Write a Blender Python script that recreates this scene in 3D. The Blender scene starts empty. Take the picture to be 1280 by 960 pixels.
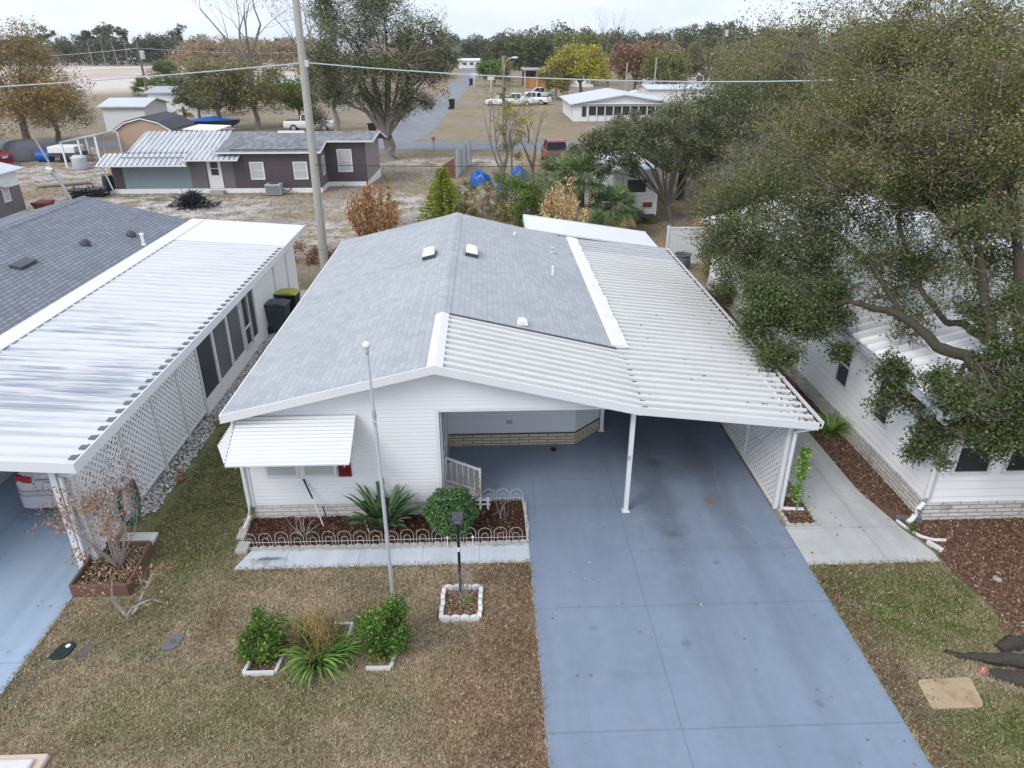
import bpy, math, random
import numpy as np
from mathutils import Vector, Matrix, Euler
R = math.radians
rnd = random.Random(7)
S = bpy.context.scene
C = S.collection

# ------------------------------------------------------------------ camera
FPX, HORIZ, EYE = 888.0, 52.0, 9.0
PITCH = math.atan((480 - HORIZ) / FPX)
YAW = math.atan(0.0365)
cam_d = bpy.data.cameras.new("camera")
cam = bpy.data.objects.new("camera", cam_d)
C.objects.link(cam)
cam.location = (0, 0, EYE)
cam.rotation_euler = (R(90) - PITCH, 0, -YAW)
cam_d.sensor_width = 36.0
cam_d.lens = 36.0 * FPX / 1280.0
cam_d.clip_start, cam_d.clip_end = 0.1, 6000
S.camera = cam
_s, _c, _cy, _sy = math.sin(PITCH), math.cos(PITCH), math.cos(YAW), math.sin(YAW)

def ray(px, py):
    u, v = (px - 640) / FPX, (py - 480) / FPX
    X, Y, Z = u, _c - v * _s, -_s - v * _c
    return Vector((X * _cy + Y * _sy, -X * _sy + Y * _cy, Z))

def at(px, py, Y):
    """survey point seen in direction px,py that stands Y metres down the street"""
    a = ray(px, py); t = Y / a.y
    return Vector((a.x * t, Y, EYE + a.z * t))

def gd(px, py, z=0.0):
    a = ray(px, py); t = (z - EYE) / a.z
    return Vector((a.x * t, a.y * t, z))

# ------------------------------------------------------------------ node helper
class G:
    def __init__(s, nt): s.nt = nt; s.n = nt.nodes; s.l = nt.links
    def new(s, t, **k):
        n = s.n.new(t)
        for a, b in k.items(): setattr(n, a, b)
        return n
    def put(s, sock, v):
        if v is None: return
        if hasattr(v, 'is_output'): s.l.new(v, sock)
        else:
            if sock.type == 'RGBA' and not isinstance(v, (int, float)) and len(v) == 3: v = (*v, 1)
            sock.default_value = v
    def math(s, op, a, b=None, c=None, clamp=False):
        n = s.new('ShaderNodeMath', operation=op, use_clamp=clamp)
        s.put(n.inputs[0], a); s.put(n.inputs[1], b); s.put(n.inputs[2], c)
        return n.outputs[0]
    def mix(s, f, a, b, blend='MIX'):
        n = s.new('ShaderNodeMix', data_type='RGBA', blend_type=blend)
        s.put(n.inputs[0], f); s.put(n.inputs[6], a); s.put(n.inputs[7], b)
        return n.outputs[2]
    def pos(s): return s.new('ShaderNodeNewGeometry').outputs['Position']
    def objc(s): return s.new('ShaderNodeTexCoord').outputs['Object']
    def island(s): return s.new('ShaderNodeNewGeometry').outputs['Random Per Island']
    def xyz(s, v):
        n = s.new('ShaderNodeSeparateXYZ'); s.put(n.inputs[0], v); return n.outputs
    def comb(s, x, y, z):
        n = s.new('ShaderNodeCombineXYZ')
        for i, q in enumerate((x, y, z)): s.put(n.inputs[i], q)
        return n.outputs[0]
    def noise(s, vec, scale, detail=4, rough=.55, dist=0.0, out=0):
        n = s.new('ShaderNodeTexNoise'); s.put(n.inputs['Vector'], vec)
        n.inputs['Scale'].default_value = scale; n.inputs['Detail'].default_value = detail
        n.inputs['Roughness'].default_value = rough; n.inputs['Distortion'].default_value = dist
        return n.outputs[out]
    def scale(s, vec, v):
        n = s.new('ShaderNodeVectorMath', operation='MULTIPLY'); s.put(n.inputs[0], vec); n.inputs[1].default_value = v
        return n.outputs[0]
    def voro(s, vec, scale, feature='F1', out='Distance', rnd_=1.0):
        n = s.new('ShaderNodeTexVoronoi', feature=feature); s.put(n.inputs['Vector'], vec)
        n.inputs['Scale'].default_value = scale; n.inputs['Randomness'].default_value = rnd_
        return n.outputs[out]
    def ramp(s, f, stops, interp='LINEAR'):
        n = s.new('ShaderNodeValToRGB'); r = n.color_ramp; r.interpolation = interp
        while len(r.elements) < len(stops): r.elements.new(.5)
        for e, (p, col) in zip(r.elements, stops):
            e.position = p
            e.color = (*col, 1) if not isinstance(col, (int, float)) else (col, col, col, 1)
        s.put(n.inputs[0], f); return n.outputs[0]
    def step(s, v, a, b):
        n = s.new('ShaderNodeMapRange', interpolation_type='SMOOTHSTEP')
        s.put(n.inputs[0], v); n.inputs[1].default_value = a; n.inputs[2].default_value = b
        return n.outputs[0]
    def bump(s, h, strength=.3, dist=.02, normal=None):
        n = s.new('ShaderNodeBump'); n.inputs['Strength'].default_value = strength
        n.inputs['Distance'].default_value = dist; s.put(n.inputs['Height'], h)
        if normal is not None: s.put(n.inputs['Normal'], normal)
        return n.outputs[0]

def newmat(name):
    m = bpy.data.materials.new(name); m.use_nodes = True
    g = G(m.node_tree); g.n.clear()
    out = g.new('ShaderNodeOutputMaterial'); b = g.new('ShaderNodeBsdfPrincipled')
    g.l.new(b.outputs[0], out.inputs[0])
    g.out, g.b = out, b
    return m, g

def pmat(name, col, rough=.6, var=.12, scale=3.0, bump=.0, metal=0.0, spec=.35, dirt=0.0, dirtcol=(.12, .10, .08), bscale=60):
    """plain painted / solid surface with uneven tone"""
    m, g = newmat(name)
    p = g.pos()
    n1 = g.noise(p, scale, 5, .6)
    f = g.math('MULTIPLY_ADD', n1, 2 * var, 1 - var)
    c = g.mix(1.0, col, g.comb(f, f, f), 'MULTIPLY')
    if dirt > 0:
        d = g.step(g.noise(p, scale * .7, 8, .7), .52, .75)
        c = g.mix(g.math('MULTIPLY', d, dirt), c, dirtcol)
    g.put(g.b.inputs['Base Color'], c)
    g.put(g.b.inputs['Roughness'], g.math('MULTIPLY_ADD', n1, .15, rough - .07))
    g.b.inputs['Metallic'].default_value = metal
    g.b.inputs['Specular IOR Level'].default_value = spec
    if bump: g.put(g.b.inputs['Normal'], g.bump(g.noise(p, bscale, 4), bump, .01))
    return m

# ------------------------------------------------------------------ objects
def tag(o, label=None, cat=None, group=None, kind=None):
    if label: o['label'] = label
    if cat: o['category'] = cat
    if group: o['group'] = group
    if kind: o['kind'] = kind
    return o

def thing(name, label, cat, loc=(0, 0, 0), rz=0.0, group=None):
    o = bpy.data.objects.new(name, None); C.objects.link(o)
    o.location = loc; o.rotation_euler = (0, 0, rz); o.empty_display_size = .2
    return tag(o, label, cat, group)

def world_inv(o):
    m = Matrix.Identity(4)
    chain = []
    while o is not None: chain.append(o); o = o.parent
    for q in reversed(chain):
        m = m @ (Matrix.Translation(q.location) @ q.rotation_euler.to_matrix().to_4x4() @ Matrix.Diagonal((*q.scale, 1)))
    return m.inverted()

class MB:
    """collects shapes in metres; build() links them as ONE mesh object"""
    def __init__(s): s.v = []; s.f = []; s.nv = 0
    def add(s, V, F):
        s.v.extend([tuple(q) for q in V]); s.f.extend([tuple(i + s.nv for i in q) for q in F]); s.nv += len(V); return s
    def box(s, a, b):
        x0, y0, z0 = (min(a[i], b[i]) for i in range(3)); x1, y1, z1 = (max(a[i], b[i]) for i in range(3))
        V = [(x0, y0, z0), (x1, y0, z0), (x1, y1, z0), (x0, y1, z0), (x0, y0, z1), (x1, y0, z1), (x1, y1, z1), (x0, y1, z1)]
        return s.add(V, [(0, 3, 2, 1), (4, 5, 6, 7), (0, 1, 5, 4), (1, 2, 6, 5), (2, 3, 7, 6), (3, 0, 4, 7)])
    def obox(s, c, size, rot=(0, 0, 0)):
        M = Matrix.Translation(c) @ Euler(rot).to_matrix().to_4x4()
        hx, hy, hz = (q / 2 for q in size)
        V = [M @ Vector(q) for q in ((-hx, -hy, -hz), (hx, -hy, -hz), (hx, hy, -hz), (-hx, hy, -hz), (-hx, -hy, hz), (hx, -hy, hz), (hx, hy, hz), (-hx, hy, hz))]
        return s.add(V, [(0, 3, 2, 1), (4, 5, 6, 7), (0, 1, 5, 4), (1, 2, 6, 5), (2, 3, 7, 6), (3, 0, 4, 7)])
    def beam(s, a, b, w, h, up=(0, 0, 1)):
        a, b = Vector(a), Vector(b); d = (b - a).normalized(); u = Vector(up)
        if abs(d.dot(u)) > .98: u = Vector((0, 1, 0))
        x = d.cross(u).normalized(); u = x.cross(d).normalized()
        V = [q + x * sx * w / 2 + u * sz * h / 2 for q in (a, b) for sx, sz in ((-1, -1), (1, -1), (1, 1), (-1, 1))]
        return s.add(V, [(0, 1, 2, 3), (7, 6, 5, 4), (0, 4, 5, 1), (1, 5, 6, 2), (2, 6, 7, 3), (3, 7, 4, 0)])
    def ext(s, poly, vec):
        """polygon (3d points) extruded by vec"""
        n = len(poly); P = [Vector(q) for q in poly]; v = Vector(vec)
        F = [tuple(range(n - 1, -1, -1)), tuple(range(n, 2 * n))]
        for i in range(n): F.append((i, (i + 1) % n, n + (i + 1) % n, n + i))
        return s.add(P + [q + v for q in P], F)
    def sheet(s, poly): return s.add(poly, [tuple(range(len(poly)))])
    def tube(s, pts, rad, n=8, caps=True):
        P = [Vector(q) for q in pts]; k = len(P)
        if isinstance(rad, (int, float)): rad = [rad] * k
        V = []; up = Vector((.3, .2, .93))
        for i, p in enumerate(P):
            d = (P[min(i + 1, k - 1)] - P[max(i - 1, 0)])
            d = d.normalized() if d.length > 1e-9 else Vector((0, 0, 1))
            if abs(d.dot(up)) > .97: up = Vector((1, 0, .1)).normalized()
            x = d.cross(up).normalized(); y = x.cross(d).normalized()
            for j in range(n):
                a = 2 * math.pi * j / n; V.append(p + (x * math.cos(a) + y * math.sin(a)) * rad[i])
        F = []
        for i in range(k - 1):
            for j in range(n):
                F.append((i * n + j, i * n + (j + 1) % n, (i + 1) * n + (j + 1) % n, (i + 1) * n + j))
        if caps: F.append(tuple(range(n - 1, -1, -1))); F.append(tuple((k - 1) * n + j for j in range(n)))
        return s.add(V, F)
    def lathe(s, c, prof, n=16):
        """prof: list of (radius, z)"""
        c = Vector(c); V = []; F = []
        for r, z in prof:
            for j in range(n):
                a = 2 * math.pi * j / n; V.append(c + Vector((r * math.cos(a), r * math.sin(a), z)))
        for i in range(len(prof) - 1):
            for j in range(n): F.append((i * n + j, i * n + (j + 1) % n, (i + 1) * n + (j + 1) % n, (i + 1) * n + j))
        F.append(tuple(range(n - 1, -1, -1))); F.append(tuple((len(prof) - 1) * n + j for j in range(n)))
        return s.add(V, F)
    def loft(s, rings, closed=True, caps=True):
        n = len(rings[0]); V = [q for r in rings for q in r]; F = []
        for i in range(len(rings) - 1):
            for j in range(n if closed else n - 1):
                F.append((i * n + j, i * n + (j + 1) % n, (i + 1) * n + (j + 1) % n, (i + 1) * n + j))
        if caps: F.append(tuple(range(n - 1, -1, -1))); F.append(tuple((len(rings) - 1) * n + j for j in range(n)))
        return s.add(V, F)
    def build(s, name, mat, parent=None, world=True, smooth=False, bevel=0, sub=0, loc=None):
        me = bpy.data.meshes.new(name)
        V = s.v
        o = bpy.data.objects.new(name, me); C.objects.link(o)
        if parent is not None:
            o.parent = parent
            if world:
                m = world_inv(parent); V = [m @ Vector(q) for q in V]
        elif loc is None:
            A = np.array([tuple(q) for q in V]); mn, mx = A.min(0), A.max(0)
            org = Vector(((mn[0] + mx[0]) / 2, (mn[1] + mx[1]) / 2, mn[2])); o.location = org
            V = [Vector(q) - org for q in V]
        else:
            o.location = loc
            if world: V = [Vector(q) - Vector(loc) for q in V]
        me.from_pydata([tuple(q) for q in V], [], s.f); me.materials.append(mat)
        me.validate()
        if smooth is True: me.shade_smooth()
        elif smooth: me.shade_smooth(); me.set_sharp_from_angle(angle=R(smooth))
        if bevel:
            b = o.modifiers.new('bevel', 'BEVEL'); b.width = bevel; b.segments = 2; b.limit_method = 'ANGLE'; b.angle_limit = R(40)
        if sub:
            b = o.modifiers.new('sub', 'SUBSURF'); b.levels = b.render_levels = sub
        return o

def npmesh(name, V, F, mat, parent=None, loc=None, smooth=False):
    """big numpy mesh: V (n,3) world coordinates, F (m,k)"""
    V = np.asarray(V, dtype=np.float64); F = np.asarray(F, dtype=np.int32)
    me = bpy.data.meshes.new(name); o = bpy.data.objects.new(name, me); C.objects.link(o)
    if parent is not None:
        o.parent = parent; m = np.array(world_inv(parent)); V = V @ m[:3, :3].T + m[:3, 3]
    else:
        if loc is None: loc = ((V[:, 0].min() + V[:, 0].max()) / 2, (V[:, 1].min() + V[:, 1].max()) / 2, V[:, 2].min())
        o.location = loc; V = V - np.array(loc)
    k = F.shape[1]
    me.vertices.add(len(V)); me.vertices.foreach_set('co', V.astype(np.float32).ravel())
    me.loops.add(F.size); me.loops.foreach_set('vertex_index', F.ravel())
    me.polygons.add(len(F)); me.polygons.foreach_set('loop_start', np.arange(0, F.size, k, dtype=np.int32))
    me.polygons.foreach_set('loop_total', np.full(len(F), k, dtype=np.int32))
    me.update(calc_edges=True); me.materials.append(mat)
    if smooth: me.shade_smooth()
    return o

def dup(root, loc, rz, label=None, group=None):
    r = root.copy(); C.objects.link(r); r.location = loc; r.rotation_euler = (0, 0, rz)
    if label: r['label'] = label
    if group: r['group'] = group
    for ch in list(root.children):
        c = ch.copy(); C.objects.link(c); c.parent = r
        for gch in list(ch.children):
            d = gch.copy(); C.objects.link(d); d.parent = c
    return r

# ------------------------------------------------------------------ vegetation tools
nr = np.random.default_rng(11)
def unit(n):
    v = nr.normal(size=(n, 3)); return v / np.linalg.norm(v, axis=1, keepdims=True)

def leaf_cards(P, size, width=.5, droop=0.0, dirs=None, jitter=.35):
    """rhombic leaf faces at points P, returns V,F (one island each)"""
    n = len(P)
    if dirs is None:                                       # leaves lie mostly face up, as they do on a real spray
        up = unit(n) * .85 + np.array([0, 0, .8]); d = np.cross(up, unit(n)); d /= np.linalg.norm(d, axis=1, keepdims=True) + 1e-9
        u = np.cross(up, d); u /= np.linalg.norm(u, axis=1, keepdims=True) + 1e-9
    else: d = dirs; u = None
    d = d + np.array([0, 0, -droop]); d /= np.linalg.norm(d, axis=1, keepdims=True)
    if u is None: u = np.cross(d, unit(n)); u /= np.linalg.norm(u, axis=1, keepdims=True) + 1e-9
    L = (size * (1 + jitter * (nr.random(n) * 2 - 1)))[:, None]
    nrm = np.cross(d, u)
    a = P - d * L * .5; b = P + u * L * width * .5 + nrm * L * .08; c = P + d * L * .5; e = P - u * L * width * .5 + nrm * L * .08
    V = np.stack([a, b, c, e], 1).reshape(-1, 3); F = np.arange(4 * n).reshape(-1, 4)
    return V, F

def clump_points(c, r, n, shell=.55, flat=1.0):
    """points in a ball, denser to its outside, broken by gaps"""
    d = unit(n); rad = r * (shell + (1 - shell) * nr.random(n)) * np.where(nr.random(n) < .25, nr.random(n), 1)
    # lumpy outline
    ph = nr.random(3) * 6.28
    lump = 1 + .22 * np.sin(d[:, 0] * 4.1 + ph[0]) * np.sin(d[:, 1] * 3.7 + ph[1]) + .18 * np.sin(d[:, 2] * 5.3 + ph[2] + d[:, 0] * 3)
    p = d * (rad * lump)[:, None]; p[:, 2] *= flat
    return np.array(c) + p

def sprig_points(P, k, spread):
    """each point becomes a little sprig of k leaves"""
    n = len(P); Q = np.repeat(P, k, 0) + nr.normal(size=(n * k, 3)) * spread
    return Q

def branches(mb, p, d, length, r, depth, spread=.55, up=.15, n=5, kids=(2, 3), seg=3, shrink=.68, rr=None, tips=None):
    """recursive tapering limbs"""
    rr = rr or rnd
    pts = [Vector(p)]; dd = Vector(d).normalized(); rad = [r]
    for i in range(seg):
        dd = (dd + Vector((rr.gauss(0, .13), rr.gauss(0, .13), rr.gauss(0, .1) + up * .3))).normalized()
        pts.append(pts[-1] + dd * length / seg); rad.append(r * (1 - .45 * (i + 1) / seg))
    mb.tube(pts, rad, n=max(3, n), caps=False)
    if depth <= 0:
        if tips is not None: tips.append(pts[-1])
        return
    for k in range(rr.randint(*kids)):
        a = rr.random() * 6.283; side = dd.cross(Vector((math.cos(a), math.sin(a), .31))).normalized()
        nd = (dd + side * (spread * (.6 + .8 * rr.random())) + Vector((0, 0, up))).normalized()
        s0 = pts[-1] if k == 0 else pts[rr.randint(max(1, seg - 1), seg)]
        branches(mb, s0, nd, length * shrink * (.8 + .4 * rr.random()), rad[-1] * (.8 if k == 0 else .62), depth - 1, spread, up, n - 1, kids, max(2, seg - 1), shrink, rr, tips)
    if tips is not None and depth <= 1: tips.append(pts[-1])
# ------------------------------------------------------------------ materials
def make_lawn_group():
    ng = bpy.data.node_groups.new('lawn_colour', 'ShaderNodeTree')
    ng.interface.new_socket('Color', in_out='OUTPUT', socket_type='NodeSocketColor')
    g = G(ng); out = g.new('NodeGroupOutput')
    p = g.pos(); x, y, z = g.xyz(p)
    w = g.noise(p, .55, 5, .6); w2 = g.noise(p, 2.3, 5, .65); w3 = g.noise(p, 9.0, 5, .7)
    def ell(cx, cy, rx, ry, soft=.5, wob=.9):
        a = g.math('DIVIDE', g.math('SUBTRACT', x, cx), rx); b = g.math('DIVIDE', g.math('SUBTRACT', y, cy), ry)
        r = g.math('SQRT', g.math('ADD', g.math('MULTIPLY', a, a), g.math('MULTIPLY', b, b)))
        r = g.math('ADD', r, g.math('MULTIPLY', g.math('SUBTRACT', w2, .5), wob))
        return g.math('SUBTRACT', 1.0, g.step(r, 1 - soft, 1 + soft))
    straw = g.mix(w3, (.30, .225, .15), (.48, .375, .26))
    olive = g.mix(w3, (.18, .155, .09), (.285, .24, .15))
    green = g.mix(w3, (.05, .082, .014), (.135, .17, .045))
    base = g.mix(g.step(w, .38, .62), straw, olive)
    base = g.mix(g.math('MULTIPLY', g.step(g.noise(p, .9, 4, .6), .52, .72), .55), base, (.17, .105, .06))
    base = g.mix(g.math('MULTIPLY', ell(.1, 7.4, 1.1, 3.2, .6, 1.2), .55), base, g.mix(w3, (.24, .15, .085), (.38, .26, .16)))
    base = g.mix(g.math('MULTIPLY', g.step(g.noise(p, .75, 5, .7), .5, .66), .6), base, g.mix(w3, (.11, .12, .07), (.22, .22, .15)))
    gm = None
    for e in ((-6.0, 14.6, 1.3, 5.0), (7.6, 9.3, 1.6, 1.15), (7.9, 6.6, 1.6, .9), (6.3, 9.7, .8, 1.0)):
        q = ell(*e); gm = q if gm is None else g.math('MAXIMUM', gm, q)
    for e in ((-4.6, 7.6, 2.2, .8), (-6.3, 10.3, .9, 1.2), (-2.7, 7.9, 1.6, .6)):
        q = g.math('MULTIPLY', ell(*e), .55); gm = g.math('MAXIMUM', gm, q)
    c = g.mix(g.math('MULTIPLY', gm, g.math('MULTIPLY_ADD', g.step(w2, .35, .6), .45, .52)), base, green)
    # the open lots behind: tan winter grass, bare earth, pale sand
    back = g.step(g.math('ADD', y, g.math('MULTIPLY', w, 4)), 26, 31)
    tan = g.mix(w3, (.19, .148, .088), (.325, .258, .16))
    dirt = g.mix(w2, (.19, .16, .13), (.34, .29, .245))
    lot = g.mix(g.step(g.noise(p, .17, 6, .65), .42, .6), tan, dirt)
    lot = g.mix(g.math('MULTIPLY', g.step(g.noise(p, .31, 5, .6), .55, .7), .5), lot, (.11, .105, .05))
    sandm = ell(-21, 43, 9.0, 4.6, .45, 1.2)
    for e in ((-5.5, 44, 4.5, 4.0), (-30, 57, 9, 6), (-9, 37, 4, 3), (-3, 61, 6, 2.5), (3, 48, 5, 4)):
        sandm = g.math('MAXIMUM', sandm, g.math('MULTIPLY', ell(*e, .5, 1.4), .8))
    lot = g.mix(g.math('MULTIPLY', g.step(g.noise(p, .9, 7, .75), .54, .68), .55), lot, (.10, .085, .07))
    sandm = g.math('MULTIPLY', sandm, g.step(g.noise(p, .75, 7, .75), .43, .58))
    lot = g.mix(sandm, lot, (.50, .47, .45))
    c = g.mix(back, c, lot)
    # far bare field on the left
    fx = g.step(g.math('ADD', y, g.math('MULTIPLY', x, -.55)), 175, 215)
    left = g.step(x, -25, -45)
    fld = g.mix(g.step(g.noise(p, .02, 4, .6, 1.0), .42, .58), (.46, .38, .31), (.56, .50, .45))
    c = g.mix(g.math('MULTIPLY', fx, left), c, fld)
    g.l.new(c, out.inputs[0])
    return ng
LAWN = make_lawn_group()

def ground_mat():
    m, g = newmat('ground_soil_grass')
    n = g.new('ShaderNodeGroup'); n.node_tree = LAWN
    p = g.pos()
    v = g.voro(p, 34, out='Color'); vv = g.xyz(v)[0]
    f = g.math('MULTIPLY_ADD', vv, .7, .65)
    c = g.mix(1, n.outputs[0], g.comb(f, f, f), 'MULTIPLY')
    g.put(g.b.inputs['Base Color'], c); g.b.inputs['Roughness'].default_value = .95; g.b.inputs['Specular IOR Level'].default_value = .1
    g.put(g.b.inputs['Normal'], g.bump(g.math('ADD', g.noise(p, 25, 5, .7), g.noise(p, 4, 3)), .6, .05))
    return m

def grass_mat():
    m, g = newmat('grass_blade')
    n = g.new('ShaderNodeGroup'); n.node_tree = LAWN
    r = g.island(); f = g.math('MULTIPLY_ADD', r, 1.15, .62)
    c = g.mix(1, n.outputs[0], g.comb(f, f, f), 'MULTIPLY')
    c = g.mix(g.math('MULTIPLY', g.step(r, .86, .9), .7), c, (.42, .34, .22))
    g.put(g.b.inputs['Base Color'], c); g.b.inputs['Roughness'].default_value = .8; g.b.inputs['Specular IOR Level'].default_value = .2
    return m

def chips_mat(name, stops):
    m, g = newmat(name)
    g.put(g.b.inputs['Base Color'], g.ramp(g.island(), stops)); g.b.inputs['Roughness'].default_value = .85
    g.b.inputs['Specular IOR Level'].default_value = .2
    return m

def leafmat(name, stops, trans=.25, tint=.35, tscale=.6):
    stops = [(q, tuple(min(.6, v * 1.85) for v in col)) for q, col in stops]
    m, g = newmat(name)
    p = g.pos(); c = g.ramp(g.island(), stops)
    n1 = g.noise(p, tscale, 3, .5)
    f = g.math('MULTIPLY_ADD', n1, 2 * tint, 1 - tint)
    c = g.mix(1, c, g.comb(f, f, g.math('MULTIPLY', f, .97)), 'MULTIPLY')
    g.put(g.b.inputs['Base Color'], c); g.b.inputs['Roughness'].default_value = .62; g.b.inputs['Specular IOR Level'].default_value = .25
    t = g.new('ShaderNodeBsdfTranslucent'); g.put(t.inputs[0], g.mix(1, c, (1.2, 1.25, .7), 'MULTIPLY'))
    mx = g.new('ShaderNodeMixShader'); mx.inputs[0].default_value = trans
    g.l.new(g.b.outputs[0], mx.inputs[1]); g.l.new(t.outputs[0], mx.inputs[2]); g.l.new(mx.outputs[0], g.out.inputs[0])
    return m

def bark_mat(name, a, b, scale=6):
    m, g = newmat(name)
    p = g.scale(g.pos(), (1, 1, .25)); n1 = g.noise(p, scale * 2, 8, .7)
    g.put(g.b.inputs['Base Color'], g.mix(n1, a, b)); g.b.inputs['Roughness'].default_value = .9
    g.put(g.b.inputs['Normal'], g.bump(n1, .7, .04)); return m

def siding_mat(name, col, pitch=.11, vertical=False, dirt=.12, dark=.55):
    """lap boards (or vertical grooved panels), grooves every pitch metres"""
    m, g = newmat(name)
    p = g.pos(); x, y, z = g.xyz(p)
    q = g.math('ADD', x, y) if vertical else z
    t = g.math('FRACT', g.math('DIVIDE', q, pitch))
    groove = g.math('SUBTRACT', 1.0, g.step(t, 0.0, .10))
    n1 = g.noise(g.scale(p, (1, 1, .35)), 1.6, 6, .65); f = g.math('MULTIPLY_ADD', n1, .16, .92)
    c = g.mix(1, col, g.comb(f, f, f), 'MULTIPLY')
    c = g.mix(g.math('MULTIPLY', g.step(g.noise(g.scale(p, (2.5, 2.5, .35)), 1.3, 8, .75), .55, .8), dirt), c, (.30, .28, .24))
    g.put(g.b.inputs['Base Color'], c); g.b.inputs['Roughness'].default_value = .5
    h = g.math('MULTIPLY', groove, -1.0) if vertical else g.math('SUBTRACT', g.math('MULTIPLY', t, -1.0), g.math('MULTIPLY', groove, .6))
    g.put(g.b.inputs['Normal'], g.bump(h, dark, .02))
    return m

def brick_mat(name, c1, c2, mortar, bw=.40, bh=.10, ms=.012, dirt=.3, rough=.85, off=.5):
    m, g = newmat(name)
    p = g.pos(); x, y, z = g.xyz(p)
    n = g.new('ShaderNodeTexBrick', offset=off); g.put(n.inputs['Vector'], g.comb(g.math('ADD', x, y), z, 0.0))
    g.put(n.inputs['Color1'], c1); g.put(n.inputs['Color2'], c2); g.put(n.inputs['Mortar'], mortar)
    n.inputs['Scale'].default_value = 1; n.inputs['Brick Width'].default_value = bw; n.inputs['Row Height'].default_value = bh
    n.inputs['Mortar Size'].default_value = ms; n.inputs['Mortar Smooth'].default_value = .2
    d = g.step(g.noise(p, 2.2, 8, .7), .5, .75)
    c = g.mix(g.math('MULTIPLY', d, dirt), n.outputs[0], (.17, .15, .13))
    g.put(g.b.inputs['Base Color'], c); g.b.inputs['Roughness'].default_value = rough
    g.put(g.b.inputs['Normal'], g.bump(g.math('SUBTRACT', g.noise(p, 25, 4), g.math('MULTIPLY', n.outputs[1], 1.5)), .6, .015))
    return m

def shingle_mat(name, c1, c2, mort, w=.30, h=.142, ms=.007, blotch=.22):
    """asphalt tabs: courses step along x, tabs along y"""
    m, g = newmat(name)
    p = g.pos(); x, y, z = g.xyz(p)
    wob = g.math('MULTIPLY', g.noise(p, 3, 2), .012)
    n = g.new('ShaderNodeTexBrick', offset=.5); g.put(n.inputs['Vector'], g.comb(y, g.math('ADD', x, wob), 0.0))
    g.put(n.inputs['Color1'], c1); g.put(n.inputs['Color2'], c2); g.put(n.inputs['Mortar'], mort)
    n.inputs['Scale'].default_value = 1; n.inputs['Brick Width'].default_value = w; n.inputs['Row Height'].default_value = h
    n.inputs['Mortar Size'].default_value = ms; n.inputs['Mortar Smooth'].default_value = .4; n.inputs['Bias'].default_value = -.1
    n1 = g.noise(p, .7, 6, .6); f = g.math('MULTIPLY_ADD', n1, 2 * blotch, 1 - blotch)
    gr = g.math('MULTIPLY_ADD', g.noise(p, 90, 2), .5, .75)
    f = g.math('MULTIPLY', f, gr)
    c = g.mix(1, n.outputs[0], g.comb(f, f, f), 'MULTIPLY')
    st = g.step(g.noise(g.scale(p, (.25, 1.6, 1)), 1.5, 5, .6), .55, .8)
    c = g.mix(g.math('MULTIPLY', st, .25), c, (.20, .20, .21))
    g.put(g.b.inputs['Base Color'], c); g.b.inputs['Roughness'].default_value = .92; g.b.inputs['Specular IOR Level'].default_value = .15
    g.put(g.b.inputs['Normal'], g.bump(g.math('SUBTRACT', g.noise(p, 60, 3), n.outputs[1]), .45, .012))
    return m

def pan_mat(name, col, streak, along='x', amount=.5, lo=.5, hi=.72, box=None, base_amt=.15, fine=None, rib=None):
    """painted metal roof pan with mildew streaks running along the ribs"""
    m, g = newmat(name)
    p = g.pos(); x, y, z = g.xyz(p)
    sc = (.30, 5.5, .30) if along == 'x' else (5.5, .30, .30)
    n1 = g.noise(g.scale(p, sc), 1.3, 8, .62)
    n2 = g.noise(p, .35, 4, .5)
    a = g.step(g.math('ADD', n1, g.math('MULTIPLY', g.math('SUBTRACT', n2, .5), .45)), lo, hi)
    k = g.math('MULTIPLY', a, amount)
    if box:
        x0, x1, y0, y1, soft = box
        mk = g.math('MULTIPLY', g.math('MULTIPLY', g.step(x, x0 - soft, x0 + soft), g.math('SUBTRACT', 1.0, g.step(x, x1 - soft, x1 + soft))),
                    g.math('MULTIPLY', g.step(y, y0 - soft, y0 + soft), g.math('SUBTRACT', 1.0, g.step(y, y1 - soft, y1 + soft))))
        k = g.math('MULTIPLY', a, g.math('MULTIPLY_ADD', mk, amount, base_amt))
    f = g.math('MULTIPLY_ADD', g.noise(p, 1.1, 6, .6), .14, .93)
    c = g.mix(1, col, g.comb(f, f, f), 'MULTIPLY')
    c = g.mix(k, c, streak)
    if fine:
        sp = g.step(g.noise(g.scale(p, (1.2, 9, 1.2) if along == 'x' else (9, 1.2, 1.2)), 2.5, 5, .7), .58, .75)
        c = g.mix(g.math('MULTIPLY', sp, fine), c, (.20, .18, .16))
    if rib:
        pitch, y0, lo_, hi_, amt = rib[:5]; rc = rib[5] if len(rib) > 5 else (.27, .26, .245)                      # dark band beside every rib: some grime, plus the rib's shading painted in
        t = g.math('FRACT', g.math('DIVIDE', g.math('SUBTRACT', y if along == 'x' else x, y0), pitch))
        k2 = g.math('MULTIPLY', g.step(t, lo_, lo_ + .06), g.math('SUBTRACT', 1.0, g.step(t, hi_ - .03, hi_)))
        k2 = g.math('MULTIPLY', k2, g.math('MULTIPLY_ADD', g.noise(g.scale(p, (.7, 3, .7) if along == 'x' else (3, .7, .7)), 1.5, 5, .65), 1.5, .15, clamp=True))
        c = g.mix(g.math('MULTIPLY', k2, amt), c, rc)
    g.put(g.b.inputs['Base Color'], c); g.b.inputs['Roughness'].default_value = .45; g.b.inputs['Specular IOR Level'].default_value = .35
    return m

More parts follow.
